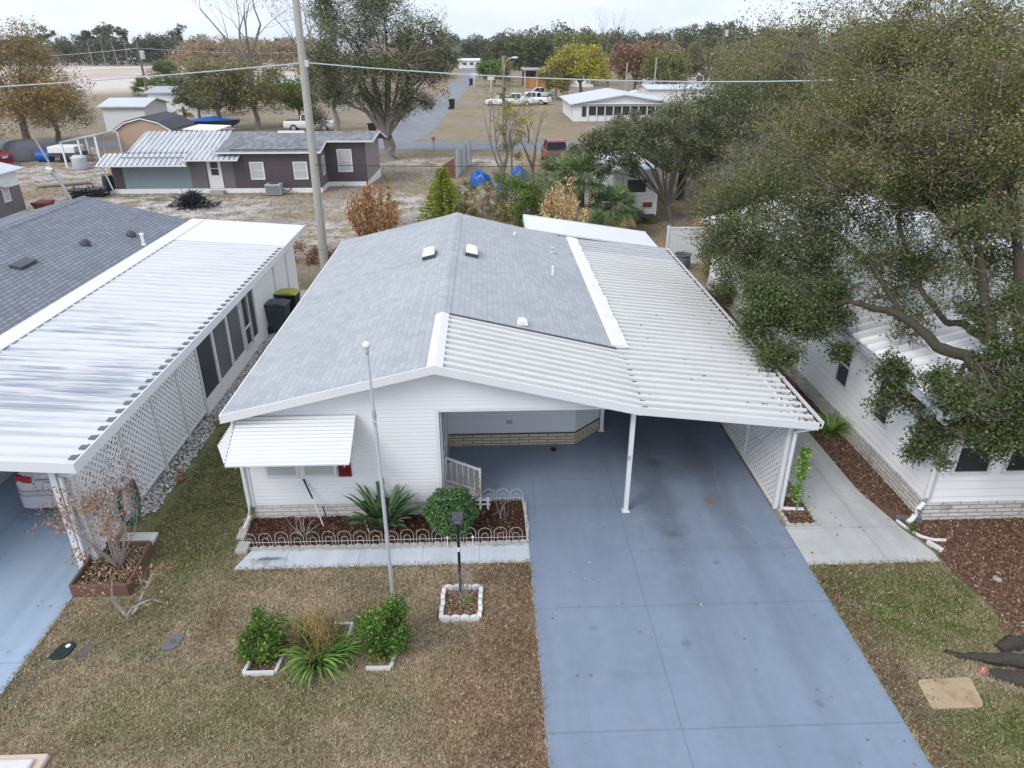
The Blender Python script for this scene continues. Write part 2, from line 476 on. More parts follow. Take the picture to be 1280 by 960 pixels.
def drive_mat(name, col, col2, joints_x=(), joints_y=(), stains=(), crack=True):
    m, g = newmat(name)
    p = g.pos(); x, y, z = g.xyz(p)
    n1 = g.noise(p, .6, 6, .6); n2 = g.noise(p, 5, 6, .7); n3 = g.noise(p, 45, 3, .6)
    c = g.mix(g.step(n1, .3, .7), col, col2)
    f = g.math('MULTIPLY', g.math('MULTIPLY_ADD', n2, .22, .89), g.math('MULTIPLY_ADD', n3, .16, .92))
    c = g.mix(1, c, g.comb(f, f, f), 'MULTIPLY')
    wear = g.step(g.noise(g.scale(p, (1.6, .10, 1)), 1.6, 6, .62), .42, .72)           # long faint wear along the way of travel
    c = g.mix(g.math('MULTIPLY', wear, .16), c, (.10, .11, .125))
    pale = g.step(g.noise(p, 1.1, 8, .72), .55, .75)
    c = g.mix(g.math('MULTIPLY', pale, .13), c, (.48, .50, .54))
    for (cx, cy, rx, ry, amt, sc) in stains:
        a = g.math('DIVIDE', g.math('SUBTRACT', x, cx), rx); b = g.math('DIVIDE', g.math('SUBTRACT', y, cy), ry)
        r = g.math('SQRT', g.math('ADD', g.math('MULTIPLY', a, a), g.math('MULTIPLY', b, b)))
        r = g.math('ADD', r, g.math('MULTIPLY', g.math('SUBTRACT', g.noise(p, 1.4 if min(rx, ry) > .38 else 8.0, 6, .7), .5), 1.1 if min(rx, ry) > .38 else 2.6))
        mk = g.math('MULTIPLY', g.math('SUBTRACT', 1.0, g.step(r, .3, 1.15)), amt)
        c = g.mix(mk, c, sc)
    sp = g.step(g.voro(p, 1.7), .035, .02)
    c = g.mix(g.math('MULTIPLY', sp, .55), c, (.05, .05, .055))
    jw = g.math('MULTIPLY', g.math('SUBTRACT', n2, .5), .03)
    jm = None
    for jx, (y0, y1) in joints_x:
        d = g.math('ABSOLUTE', g.math('SUBTRACT', g.math('ADD', x, jw), jx)); q = g.math('SUBTRACT', 1.0, g.step(d, .006, .016))
        q = g.math('MULTIPLY', q, g.math('MULTIPLY', g.math('GREATER_THAN', y, y0), g.math('LESS_THAN', y, y1)))
        jm = q if jm is None else g.math('MAXIMUM', jm, q)
    for jy, (x0, x1) in joints_y:
        d = g.math('ABSOLUTE', g.math('SUBTRACT', g.math('ADD', y, jw), jy)); q = g.math('SUBTRACT', 1.0, g.step(d, .006, .018))
        q = g.math('MULTIPLY', q, g.math('MULTIPLY', g.math('GREATER_THAN', x, x0), g.math('LESS_THAN', x, x1)))
        jm = q if jm is None else g.math('MAXIMUM', jm, q)
    if jm is not None: c = g.mix(g.math('MULTIPLY', jm, .32), c, (.07, .08, .10))
    if crack:
        cr = g.voro(g.mix(.35, p, g.noise(p, 1.5, 4, .6, out=1)), .22, 'DISTANCE_TO_EDGE')
        cm = g.math('MULTIPLY', g.math('SUBTRACT', 1.0, g.step(cr, .0006, .0022)), .13)
        c = g.mix(cm, c, (.45, .50, .58))
    g.put(g.b.inputs['Base Color'], c); g.b.inputs['Roughness'].default_value = .7; g.b.inputs['Specular IOR Level'].default_value = .3
    g.put(g.b.inputs['Normal'], g.bump(n3, .12, .01))
    return m

def glass_mat(name, col=(.03, .035, .04), rough=.12, spec=.6):
    m, g = newmat(name)
    n1 = g.noise(g.pos(), .8, 3); f = g.math('MULTIPLY_ADD', n1, .8, .6)
    g.put(g.b.inputs['Base Color'], g.mix(1, col, g.comb(f, f, f), 'MULTIPLY'))
    g.b.inputs['Roughness'].default_value = rough; g.b.inputs['Specular IOR Level'].default_value = spec
    return m

M = {}
M['ground'] = ground_mat(); M['grass'] = grass_mat()
M['mulch_red'] = chips_mat('mulch_red', [(0, (.035, .015, .010)), (.5, (.085, .035, .022)), (.85, (.14, .07, .045)), (1, (.30, .20, .13))])
M['mulch_brown'] = chips_mat('mulch_brown', [(0, (.07, .035, .022)), (.45, (.16, .085, .055)), (.85, (.24, .145, .095)), (1, (.42, .32, .23))])
M['soil_red'] = pmat('soil_red', (.05, .024, .017), .95, .4, 9, .5)
M['soil_brown'] = pmat('soil_brown', (.14, .08, .055), .95, .35, 7, .5)
M['litter'] = chips_mat('leaf_litter', [(0, (.13, .075, .04)), (.4, (.23, .145, .085)), (.75, (.33, .235, .145)), (1, (.50, .41, .30))])
M['pebble'] = chips_mat('pebble', [(0, (.36, .35, .33)), (.5, (.58, .56, .54)), (1, (.78, .77, .75))])
M['siding'] = siding_mat('siding_white', (.73, .73, .745), .085, dark=.3)
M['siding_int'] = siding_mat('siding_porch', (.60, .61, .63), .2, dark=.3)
M['siding_lneigh'] = siding_mat('siding_white_vertical', (.82, .82, .83), .3, True)
M['siding_rneigh'] = siding_mat('siding_bright', (.85, .85, .86), .19, dark=.4)
M['white'] = pmat('white_paint', (.74, .74, .74), .42, .05, 2, dirt=.10, dirtcol=(.4, .38, .33))
M['white_worn'] = pmat('white_paint_worn', (.76, .76, .76), .5, .10, 3, dirt=.28, dirtcol=(.33, .30, .26))
M['white_bright'] = pmat('white_lattice', (.82, .82, .825), .45, .04, 1)
M['white_clean'] = pmat('white_vinyl', (.66, .66, .665), .4, .03, 1)
M['brick_grey'] = brick_mat('skirting_brick_pale', (.56, .54, .50), (.66, .64, .60), (.40, .38, .36), .38, .095, .012, .3)
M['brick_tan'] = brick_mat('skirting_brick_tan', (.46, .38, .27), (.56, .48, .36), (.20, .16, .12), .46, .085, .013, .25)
M['brick_stain'] = brick_mat('skirting_brick_stained', (.52, .50, .46), (.64, .62, .58), (.30, .28, .26), .38, .095, .014, .95)
M['shingle'] = shingle_mat('shingle_grey', (.365, .375, .395), (.425, .435, .455), (.31, .32, .335), w=.26, h=.13, blotch=.15)
M['shingle_dark'] = shingle_mat('shingle_charcoal', (.185, .198, .228), (.24, .256, .29), (.115, .123, .145), .25, .14, .02, .14)
M['shingle_brown'] = shingle_mat('shingle_weathered', (.17, .175, .185), (.27, .275, .285), (.12, .12, .13), .4, .2, .01, .45)
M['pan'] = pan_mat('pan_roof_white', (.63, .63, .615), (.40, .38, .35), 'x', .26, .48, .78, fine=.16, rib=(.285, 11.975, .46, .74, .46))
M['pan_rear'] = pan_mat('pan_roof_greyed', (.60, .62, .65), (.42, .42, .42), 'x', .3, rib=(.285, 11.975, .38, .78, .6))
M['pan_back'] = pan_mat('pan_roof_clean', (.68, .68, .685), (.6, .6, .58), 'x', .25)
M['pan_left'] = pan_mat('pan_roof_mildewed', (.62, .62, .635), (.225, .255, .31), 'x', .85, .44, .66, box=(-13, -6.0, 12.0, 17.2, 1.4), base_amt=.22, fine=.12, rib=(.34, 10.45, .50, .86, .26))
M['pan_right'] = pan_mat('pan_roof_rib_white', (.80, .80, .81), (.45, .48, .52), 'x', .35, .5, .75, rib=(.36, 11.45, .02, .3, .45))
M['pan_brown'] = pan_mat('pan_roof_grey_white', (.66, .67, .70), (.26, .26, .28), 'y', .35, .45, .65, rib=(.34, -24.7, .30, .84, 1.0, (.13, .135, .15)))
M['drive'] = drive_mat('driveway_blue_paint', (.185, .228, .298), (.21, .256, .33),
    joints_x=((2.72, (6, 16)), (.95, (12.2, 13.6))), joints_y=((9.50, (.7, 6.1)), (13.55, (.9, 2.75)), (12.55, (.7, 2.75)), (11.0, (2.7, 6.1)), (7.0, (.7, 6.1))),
    stains=((3.65, 13.2, .5, 3.4, .48, (.085, .095, .115)), (5.0, 13.4, .46, 3.6, .42, (.09, .10, .12)), (3.6, 9.3, .42, 2.5, .24, (.12, .14, .18)), (5.05, 8.9, .4, 2.4, .18, (.13, .15, .2)),  # tyre stains; those under the carport deepened to paint in the roof's shade
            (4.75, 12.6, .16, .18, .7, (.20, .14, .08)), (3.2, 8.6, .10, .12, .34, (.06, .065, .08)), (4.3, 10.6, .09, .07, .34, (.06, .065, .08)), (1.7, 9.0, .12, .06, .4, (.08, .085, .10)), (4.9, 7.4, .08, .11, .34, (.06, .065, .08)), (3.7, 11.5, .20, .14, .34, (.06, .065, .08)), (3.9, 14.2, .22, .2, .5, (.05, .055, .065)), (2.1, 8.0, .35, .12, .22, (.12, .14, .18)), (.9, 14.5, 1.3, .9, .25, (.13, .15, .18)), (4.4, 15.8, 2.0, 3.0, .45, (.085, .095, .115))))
M['drive_left'] = drive_mat('driveway_left_paint', (.30, .385, .49), (.335, .42, .53), joints_y=((12.1, (-20, -7)), (8.6, (-20, -7))),
    stains=((-9.2, 13.2, 1.3, .9, .35, (.13, .15, .18)),), crack=False)
M['concrete'] = drive_mat('walk_concrete', (.43, .43, .42), (.52, .52, .51), joints_x=((7.6, (10.4, 30)),), joints_y=((11.58, (6, 9)), (14.0, (6, 9)), (16.5, (6, 9)), (19.0, (6, 9))),
    stains=((8.2, 12.6, .3, 3, .2, (.25, .24, .22)),), crack=False)
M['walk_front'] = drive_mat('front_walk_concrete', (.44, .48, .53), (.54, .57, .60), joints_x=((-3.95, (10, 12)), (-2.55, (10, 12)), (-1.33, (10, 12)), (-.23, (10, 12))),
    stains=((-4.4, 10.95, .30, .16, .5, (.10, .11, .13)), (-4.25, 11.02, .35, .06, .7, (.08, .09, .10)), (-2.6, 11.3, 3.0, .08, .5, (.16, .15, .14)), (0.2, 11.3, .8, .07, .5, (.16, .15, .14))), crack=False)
M['asphalt'] = drive_mat('asphalt_bluegrey', (.17, .175, .19), (.215, .22, .235), crack=False)
M['glass'] = glass_mat('window_glass_dark')
M['glass_blind'] = siding_mat('window_blind', (.42, .44, .42), .05, dark=.25, dirt=0)
M['glass_grey'] = glass_mat('window_glass_greyblue', (.30, .33, .34), .15, .5)
M['screen'] = pmat('insect_screen', (.045, .05, .058), .55, .5, .9)
M['screen_grey'] = pmat('insect_screen_grey', (.12, .13, .14), .55, .4, .9)
M['red'] = pmat('shutter_red', (.16, .012, .018), .5, .15, 8)
M['black'] = pmat('black_paint', (.018, .018, .02), .5, .3, 6)
M['dkgrey'] = pmat('grey_plastic', (.06, .065, .07), .5, .2, 4)
M['bin'] = pmat('bin_plastic_grey', (.045, .055, .068), .5, .15, 4)
M['binblack'] = pmat('bin_plastic_black', (.014, .015, .015), .45, .15, 4)
M['yellowgreen'] = pmat('lid_lime', (.32, .33, .05), .5, .15, 4)
M['metal'] = pmat('grey_metal', (.42, .44, .46), .4, .15, 5, metal=.3)
M['galv'] = pmat('galvanised', (.50, .53, .56), .45, .12, 2, metal=.2)
M['woodpole'] = bark_mat('pole_wood_grey', (.26, .25, .22), (.46, .45, .40), 5)
M['woodpole_tan'] = bark_mat('pole_wood_tan', (.26, .21, .14), (.40, .33, .22), 5)
M['planter'] = pmat('planter_brown', (.15, .085, .065), .7, .25, 6, .3)
M['fabric_blue'] = pmat('tarp_blue', (.015, .095, .38), .5, .2, 3)
M['hose'] = pmat('hose_green', (.005, .13, .12), .4, .15, 5)
M['purple_brown'] = siding_mat('siding_umber', (.075, .058, .066), .2, True, dirt=.15, dark=.6)
M['taupe'] = siding_mat('siding_taupe', (.15, .13, .135), .2, True, dirt=.15, dark=.6)
M['taupe_light'] = siding_mat('siding_taupe_pale', (.26, .225, .225), .2, True, dirt=.1, dark=.6)
M['teal'] = siding_mat('siding_teal', (.195, .265, .275), .3, True, dirt=.75, dark=.6)
M['tanwall'] = siding_mat('siding_tan', (.40, .28, .20), .25, True, dirt=.1, dark=.3)
M['roof_dark'] = pmat('shed_roof_dark', (.055, .06, .07), .85, .25, 2)
M['roof_grey'] = pmat('roof_grey', (.36, .38, .41), .6, .15, 1)
M['roof_palegrey'] = pmat('roof_pale_grey', (.52, .55, .58), .6, .1, .8)
M['car_silver'] = pmat('car_paint_silver', (.60, .58, .60), .28, .03, 1, spec=.6, metal=.15)
M['car_white'] = pmat('car_paint_white', (.78, .78, .80), .3, .03, 1, spec=.5)
M['car_red'] = pmat('car_paint_red', (.22, .012, .02), .35, .1, 1, spec=.5)
M['car_dark'] = pmat('car_paint_dark', (.03, .035, .045), .3, .1, 1, spec=.5)
M['taillight'] = pmat('tail_light_red', (.42, .012, .03), .2, .1, 4, spec=.6)
M['tyre'] = pmat('tyre_rubber', (.02, .02, .02), .8, .2, 8)
M['orange'] = pmat('orange_paint', (.48, .22, .06), .6, .2, 1)
M['rust'] = pmat('rust_red', (.20, .05, .04), .8, .3, 3)
M['pink'] = pmat('pink_ribbon', (.75, .12, .16), .6, .1, 3)
M['fence_rust'] = pmat('fence_rust_brown', (.20, .09, .06), .8, .3, 2)
M['lid_dark'] = pmat('lid_black_green', (.018, .028, .030), .55, .2, 9)
M['lid_grey'] = pmat('lid_grey', (.13, .13, .15), .7, .2, 9, .3)
M['lid_brown'] = pmat('lid_brown', (.12, .10, .09), .8, .3, 9, .3)
M['paver'] = pmat('stained_slab', (.36, .28, .175), .8, .3, 2.2, .3, dirt=1.0, dirtcol=(.27, .14, .055))
M['block'] = pmat('orange_stained_block', (.60, .47, .38), .8, .12, 3, .2, dirt=.85, dirtcol=(.48, .25, .14))
M['logdark'] = bark_mat('log_bark_black', (.010, .009, .008), (.095, .078, .06), 13)
M['edge_white'] = pmat('edging_white', (.62, .61, .58), .8, .15, 6, .3, dirt=.3)
M['edge_stone'] = pmat('edging_stone', (.40, .38, .35), .85, .25, 6, .4, dirt=.3)
M['bark'] = bark_mat('oak_bark', (.022, .018, .012), (.075, .062, .038))
M['bark_grey'] = bark_mat('bark_grey', (.14, .12, .10), (.30, .27, .24))
M['bark_pale'] = bark_mat('bark_pale', (.24, .21, .18), (.44, .40, .36))
M['twig'] = bark_mat('twig_grey', (.10, .085, .07), (.24, .21, .175))
M['twig_brown'] = bark_mat('twig_brown', (.10, .07, .05), (.20, .14, .10))
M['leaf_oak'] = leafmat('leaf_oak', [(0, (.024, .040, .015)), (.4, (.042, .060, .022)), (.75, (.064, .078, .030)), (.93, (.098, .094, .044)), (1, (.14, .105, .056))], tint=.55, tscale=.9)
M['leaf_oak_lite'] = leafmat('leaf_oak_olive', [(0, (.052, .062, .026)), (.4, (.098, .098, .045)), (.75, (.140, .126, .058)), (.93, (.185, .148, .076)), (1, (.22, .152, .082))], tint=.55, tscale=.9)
M['leaf_dark'] = leafmat('leaf_dark_green', [(0, (.022, .034, .016)), (.5, (.048, .062, .026)), (.85, (.085, .095, .042)), (1, (.13, .115, .06))])
M['leaf_grey'] = leafmat('leaf_greygreen', [(0, (.045, .055, .032)), (.5, (.09, .10, .06)), (.85, (.15, .145, .09)), (1, (.22, .19, .13))])
M['leaf_autumn'] = leafmat('leaf_autumn', [(0, (.09, .07, .03)), (.4, (.175, .115, .05)), (.75, (.26, .155, .065)), (1, (.34, .21, .10))])
M['leaf_olive'] = leafmat('leaf_olive', [(0, (.055, .06, .022)), (.5, (.11, .105, .04)), (.85, (.17, .145, .06)), (1, (.23, .17, .08))])
M['leaf_yellow'] = leafmat('leaf_yellow', [(0, (.15, .13, .02)), (.5, (.30, .25, .03)), (1, (.46, .38, .05))])
M['leaf_green'] = leafmat('leaf_mid_green', [(0, (.03, .05, .012)), (.5, (.065, .10, .022)), (1, (.14, .18, .05))])
M['leaf_bright'] = leafmat('leaf_bright_green', [(0, (.022, .052, .010)), (.5, (.046, .092, .017)), (.88, (.085, .145, .028)), (1, (.24, .24, .05))], tint=.45, tscale=3.0)
M['leaf_box'] = leafmat('leaf_boxwood', [(0, (.02, .048, .018)), (.5, (.045, .095, .035)), (1, (.11, .17, .075))])
M['leaf_dry'] = leafmat('leaf_dead_brown', [(0, (.11, .05, .022)), (.5, (.24, .115, .05)), (1, (.40, .22, .11))], .15)
M['leaf_dry2'] = leafmat('leaf_dead_tan', [(0, (.20, .11, .055)), (.5, (.36, .21, .11)), (1, (.50, .33, .19))], .15)
M['leaf_russet'] = leafmat('leaf_russet', [(0, (.09, .05, .035)), (.5, (.16, .09, .062)), (1, (.26, .16, .11))], .15)
M['leaf_palm'] = leafmat('leaf_palm', [(0, (.032, .058, .024)), (.5, (.066, .098, .042)), (1, (.14, .165, .08))])
M['leaf_conifer'] = leafmat('leaf_conifer', [(0, (.065, .095, .012)), (.5, (.15, .185, .024)), (1, (.27, .28, .055))])
M['leaf_far'] = leafmat('leaf_far_wood', [(0, (.026, .034, .022)), (.5, (.05, .06, .036)), (.8, (.085, .085, .05)), (1, (.15, .11, .08))], tscale=.05)
M['leaf_brownwood'] = leafmat('leaf_brown_wood', [(0, (.10, .075, .05)), (.5, (.17, .125, .085)), (1, (.26, .19, .14))], tscale=.08)
M['leaf_bop'] = leafmat('leaf_strap_green', [(0, (.018, .045, .022)), (.5, (.045, .085, .04)), (1, (.10, .14, .07))], .1)
M['leaf_iris'] = leafmat('leaf_strap_bright', [(0, (.035, .08, .015)), (.5, (.08, .15, .03)), (1, (.17, .24, .07))], .15)
M['leaf_plume'] = leafmat('plume_tan', [(0, (.14, .095, .04)), (.5, (.25, .17, .08)), (1, (.32, .27, .13))], .25)
# ------------------------------------------------------------------ the setting: ground, drives, walks, roads
def sheet(name, poly, z, mat, kind='structure', thick=0.0):
    mb = MB()
    if thick: mb.ext([(x, y, z - thick) for x, y in poly], (0, 0, thick))
    else: mb.sheet([(x, y, z) for x, y in poly])
    return tag(mb.build(name, mat), kind=kind)

sheet('ground', [(-1500, -60), (1500, -60), (1500, 2600), (-1500, 2600)], 0.0, M['ground'])
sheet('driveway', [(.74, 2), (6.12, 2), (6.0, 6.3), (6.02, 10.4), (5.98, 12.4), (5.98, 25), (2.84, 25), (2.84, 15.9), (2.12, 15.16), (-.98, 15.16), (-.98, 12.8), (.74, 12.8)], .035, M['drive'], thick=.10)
sheet('driveway.001', [(-13.2, 2), (-7.48, 2), (-7.52, 10.2), (-7.62, 26.8), (-13.2, 26.8)], .03, M['drive_left'], thick=.10)
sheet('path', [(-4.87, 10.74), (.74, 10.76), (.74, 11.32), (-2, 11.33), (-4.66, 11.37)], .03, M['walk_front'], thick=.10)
sheet('path.001', [(6.03, 10.48), (8.60, 10.49), (8.62, 10.75), (8.42, 11.45), (8.15, 12.9), (8.13, 16), (8.13, 27), (6.78, 27), (6.78, 11.66), (6.03, 11.66)], .03, M['concrete'], thick=.10)
sheet('path.002', [(-7.55, 22.2), (-6.95, 22.2), (-6.95, 27.6), (-7.55, 27.6)], .02, M['concrete'], thick=.06)
sheet('road', [(-9.2, 73.6), (-7.4, 73.2), (-6.3, 78), (-5.6, 87), (-5.15, 108), (-3.4, 166), (-1.2, 242), (1.5, 330), (-4.5, 330), (-6.9, 242), (-8.4, 152), (-10.3, 122), (-10.9, 97), (-11.3, 86), (-12.4, 78), (-15, 74.2)], .012, M['asphalt'])
sheet('road.001', [(-75, 73), (-40, 71.5), (-15, 69.2), (-4, 68.6), (7, 67.8), (30, 66.5), (75, 64), (75, 69.5), (30, 72.2), (7, 73.4), (-6, 74.6), (-15, 75), (-40, 77), (-75, 79)], .018, M['asphalt'])

# mulch beds (soil sheets; the chips on them are stuff)
sheet('mulch_bed', [(-4.86, 11.40), (.70, 11.40), (.70, 12.74), (-1.0, 12.74), (-1.0, 12.30), (-4.95, 12.30)], .045, M['soil_red'], thick=.05)
sheet('mulch_bed.001', [(8.45, 11.5), (8.62, 11.15), (8.75, 10.75), (8.66, 10.2), (8.85, 9.3), (8.62, 8.75), (9.0, 8.3), (16, 8.2), (16, 11.8), (8.98, 11.8), (8.98, 27), (8.15, 27), (8.15, 13)], .010, M['soil_brown'])

def in_poly(P, poly):
    x, y = P[:, 0], P[:, 1]; r = np.zeros(len(P), bool); j = len(poly) - 1
    for i in range(len(poly)):
        xi, yi = poly[i]; xj, yj = poly[j]
        c = ((yi > y) != (yj > y)) & (x < (xj - xi) * (y - yi) / (yj - yi + 1e-12) + xi)
        r ^= c; j = i
    return r

def scatter(poly, n, holes=()):
    A = np.array(poly); mn, mx = A.min(0), A.max(0)
    P = mn + nr.random((int(n * 2.2), 2)) * (mx - mn)
    k = in_poly(P, poly)
    for h in holes: k &= ~in_poly(P, h)
    return P[k][:n]

def flat_chips(P, z, size, width=.4, tilt=.35, lift=.02):
    n = len(P); a = nr.random(n) * 6.283
    d = np.stack([np.cos(a), np.sin(a), nr.normal(size=n) * tilt], 1); d /= np.linalg.norm(d, axis=1, keepdims=True)
    Q = np.column_stack([P, z + nr.random(n) * lift]); u = np.cross(d, np.array([0, 0, 1.0])); u /= np.linalg.norm(u, axis=1, keepdims=True)
    u[:, 2] += nr.normal(size=n) * tilt
    L = (size * (.6 + .8 * nr.random(n)))[:, None]
    V = np.stack([Q - d * L / 2, Q + u * L * width / 2, Q + d * L / 2, Q - u * L * width / 2], 1).reshape(-1, 3)
    return V, np.arange(4 * n).reshape(-1, 4)

def blades(P, h, w=.010):
    n = len(P); a = nr.random(n) * 6.283; H = h * (.5 + nr.random(n))
    lean = nr.random(n) * 1.5 + .2
    b = np.column_stack([P, np.zeros(n)])
    dx = np.stack([np.cos(a), np.sin(a), np.zeros(n)], 1)
    top = b + np.stack([-np.sin(a) * H * np.sin(lean), np.cos(a) * H * np.sin(lean), H * np.cos(lean) * .8 + .008], 1)
    ww = (w * (.6 + .8 * nr.random(n)))[:, None]
    V = np.stack([b - dx * ww, b + dx * ww, top], 1).reshape(-1, 3)
    return V, np.arange(3 * n).reshape(-1, 3)

FRONT = [(-7.46, 4.8), (.72, 4.8), (.72, 10.74), (-4.9, 10.72), (-5.05, 12.2), (-5.05, 24), (-6.85, 24), (-6.85, 11.3), (-6.5, 10.05), (-7.46, 10.05)]
RIGHT = [(6.05, 4.8), (9.4, 4.8), (9.6, 8.2), (9.0, 8.4), (8.7, 9.2), (8.62, 10.46), (6.05, 10.46)]
SQBED = [(-.9, 9.25), (-.2, 9.25), (-.2, 10.08), (-.9, 10.08)]
PAVER = [(6.53, 7.2), (7.34, 7.21), (7.47, 7.77), (6.59, 7.74)]
HOLES = [SQBED, PAVER, [(-7.22, 8.64), (-6.90, 8.64), (-6.82, 9.04), (-7.14, 9.04)], [(-6.78, 8.72), (-6.62, 8.72), (-6.55, 8.97), (-6.71, 8.97)], [(-5.46, 8.78), (-5.22, 8.78), (-5.16, 9.16), (-5.38, 9.16)], [(-7.1, 6.1), (-6.15, 6.1), (-6.15, 6.95), (-7.1, 6.95)]]
P = np.vstack([scatter(FRONT, 190000, HOLES), scatter(RIGHT, 66000, HOLES)])
V, F = blades(P, .055, .0085)
tag(npmesh('lawn_grass', V, F, M['grass']), 'short dry winter grass of the lawns, straw with green patches', 'grass', kind='stuff')
P = np.vstack([scatter(FRONT, 34000, HOLES), scatter(RIGHT, 7000, HOLES)])
V, F = flat_chips(P, .025, .030, .5, .6, .025)
tag(npmesh('leaf_litter', V, F, M['litter']), 'fallen brown leaves strewn over the lawns', 'leaves', kind='stuff')
Pd = np.column_stack([.74 - np.abs(nr.normal(size=9000)) * .75, 4.8 + nr.random(9000) * 5.9]); Pd = Pd[in_poly(Pd, FRONT) & ~in_poly(Pd, SQBED)]
Pr = np.column_stack([6.05 + np.abs(nr.normal(size=4000)) * .35, 4.8 + nr.random(4000) * 5.6])
V, F = flat_chips(np.vstack([Pd, Pr]), .03, .034, .5, .6, .03)
tag(npmesh('leaf_litter', V, F, M['mulch_brown']), 'rusty leaf litter drifted along both edges of the blue drive', 'leaves', kind='stuff')
# ragged grass lapping the edges of slabs
E_ = []
for (a, b, n) in (((.74, 4.8), (.74, 10.7), 1500), ((6.03, 4.8), (6.03, 10.4), 1500), ((-7.5, 4.8), (-7.5, 10.0), 1500), ((-4.87, 10.74), (.74, 10.76), 1100), ((6.05, 10.48), (8.6, 10.49), 500)):
    t = nr.random(n)[:, None]; E_.append(np.array(a) + t * (np.array(b) - np.array(a)) + nr.normal(size=(n, 2)) * .022)
V, F = blades(np.vstack(E_), .085, .008); V[:, 2] += .01
tag(npmesh('edge_grass', V, F, M['grass']), 'ragged grass lapping over the edges of the drives and walks', 'grass', kind='stuff')
P = scatter([(-4.86, 11.40), (.70, 11.40), (.70, 12.74), (-1.0, 12.74), (-1.0, 12.30), (-4.95, 12.30)], 11000)
V, F = flat_chips(P, .05, .06, .42, .5, .03)
tag(npmesh('mulch_chips', V, F, M['mulch_red']), 'dark red bark mulch in the front bed behind the wire hoops', 'mulch', kind='stuff')
P = np.vstack([scatter([(8.6, 8.3), (14, 8.3), (14, 11.8), (8.7, 11.8), (8.66, 10.2), (8.85, 9.3)], 26000), scatter([(8.17, 12.6), (8.96, 11.8), (8.96, 22), (8.17, 22)], 12000)])
V, F = flat_chips(P, .012, .06, .42, .5, .03)
tag(npmesh('mulch_chips', V, F, M['mulch_brown']), 'brown bark mulch round the right neighbour house', 'mulch', kind='stuff')
P = np.vstack([scatter([(-7.58, 12.6), (-7.08, 12.6), (-7.02, 22), (-7.5, 22)], 5200)])
V, F = flat_chips(P, .02, .05, .8, .6, .02)
tag(npmesh('gravel', V, F, M['pebble']), 'pale gravel strip along the foot of the lattice wall', 'gravel', kind='stuff')
# leaves blown on the drives and on the pan roof
P = np.vstack([scatter([(.8, 5), (6, 5), (6, 12), (.8, 12)], 60), scatter([(-9.5, 7), (-7.5, 7), (-7.5, 10), (-9.5, 10)], 12), scatter([(6.1, 10.5), (8.5, 10.5), (8.1, 20), (6.8, 20)], 60)])
V, F = flat_chips(P, .045, .05, .5, .4, .01)
tag(npmesh('drive_leaves', V, F, M['litter']), 'single dry leaves blown onto the concrete', 'leaves', kind='stuff')
# tufts and scraps over the lots behind
P = scatter([(-30, 29), (12, 29), (16, 66), (-45, 66)], 26000)
V, F = blades(P, .17, .03)
tag(npmesh('lot_grass', V, F, M['grass']), 'rough winter grass on the open lots behind the house', 'grass', kind='stuff')
# ------------------------------------------------------------------ building helpers
def ribs_roof(x0, x1, zf, y0, y1, pitch=.30, rib_w=.06, rib_h=.06, th=.04):
    """pan roof: ribs run along x (down the fall zf(x)); profile repeats along y"""
    ys = []; y = y0
    while y < y1 - 1e-6:
        for dy, h in ((0, 0), (pitch - rib_w - .03, 0), (pitch - rib_w - .012, rib_h), (pitch - .014, rib_h), (pitch - .002, 0)):
            if y + dy <= y1: ys.append((y + dy, h))
        y += pitch
    ys.append((y1, 0))
    top0 = [(x0, q, zf(x0) + h) for q, h in ys]; top1 = [(x1, q, zf(x1) + h) for q, h in ys]
    mb = MB(); n = len(ys)
    V = top0 + top1 + [(x0, q, zf(x0) - th) for q, h in ys] + [(x1, q, zf(x1) - th) for q, h in ys]
    F = []
    for i in range(n - 1):
        F += [(i, n + i, n + i + 1, i + 1), (2 * n + i, 2 * n + i + 1, 3 * n + i + 1, 3 * n + i), (i, i + 1, 2 * n + i + 1, 2 * n + i), (n + i, 3 * n + i, 3 * n + i + 1, n + i + 1)]
    F += [(0, 2 * n, 3 * n, n), (n - 1, 2 * n - 1, 4 * n - 1, 3 * n - 1)]
    mb.add(V, F); return mb

def lattice(mb, org, ux, w, h, pitch=.105, sw=.040, th=.008, clip=None):
    """diagonal slats in the plane org + a*ux + b*z, inside [0,w]x[0,h]"""
    org = Vector(org); ux = Vector(ux).normalized(); nrm = ux.cross(Vector((0, 0, 1)))
    def P(a, b, k): return org + ux * a + Vector((0, 0, b)) + nrm * k
    for sgn in (1, -1):
        k = -(h if sgn > 0 else 0)
        d = k
        lim = w if sgn > 0 else w + h
        while d < lim:
            # line: a = d + sgn*b  , b in 0..h
            b0, b1 = 0.0, h
            if sgn > 0:
                b0 = max(b0, -d); b1 = min(b1, w - d)
            else:
                b0 = max(b0, d - w); b1 = min(b1, d)
            if b1 - b0 > .03:
                a0, a1 = d + sgn * b0, d + sgn * b1
                off = .005 * sgn
                s2 = sw * .7
                V = [P(a0 - s2, b0, off), P(a0 + s2, b0, off), P(a1 + s2, b1, off), P(a1 - s2, b1, off)]
                V = [q for q in V]
                mb.ext(V, nrm * th)
            d += pitch * 1.414
    return mb

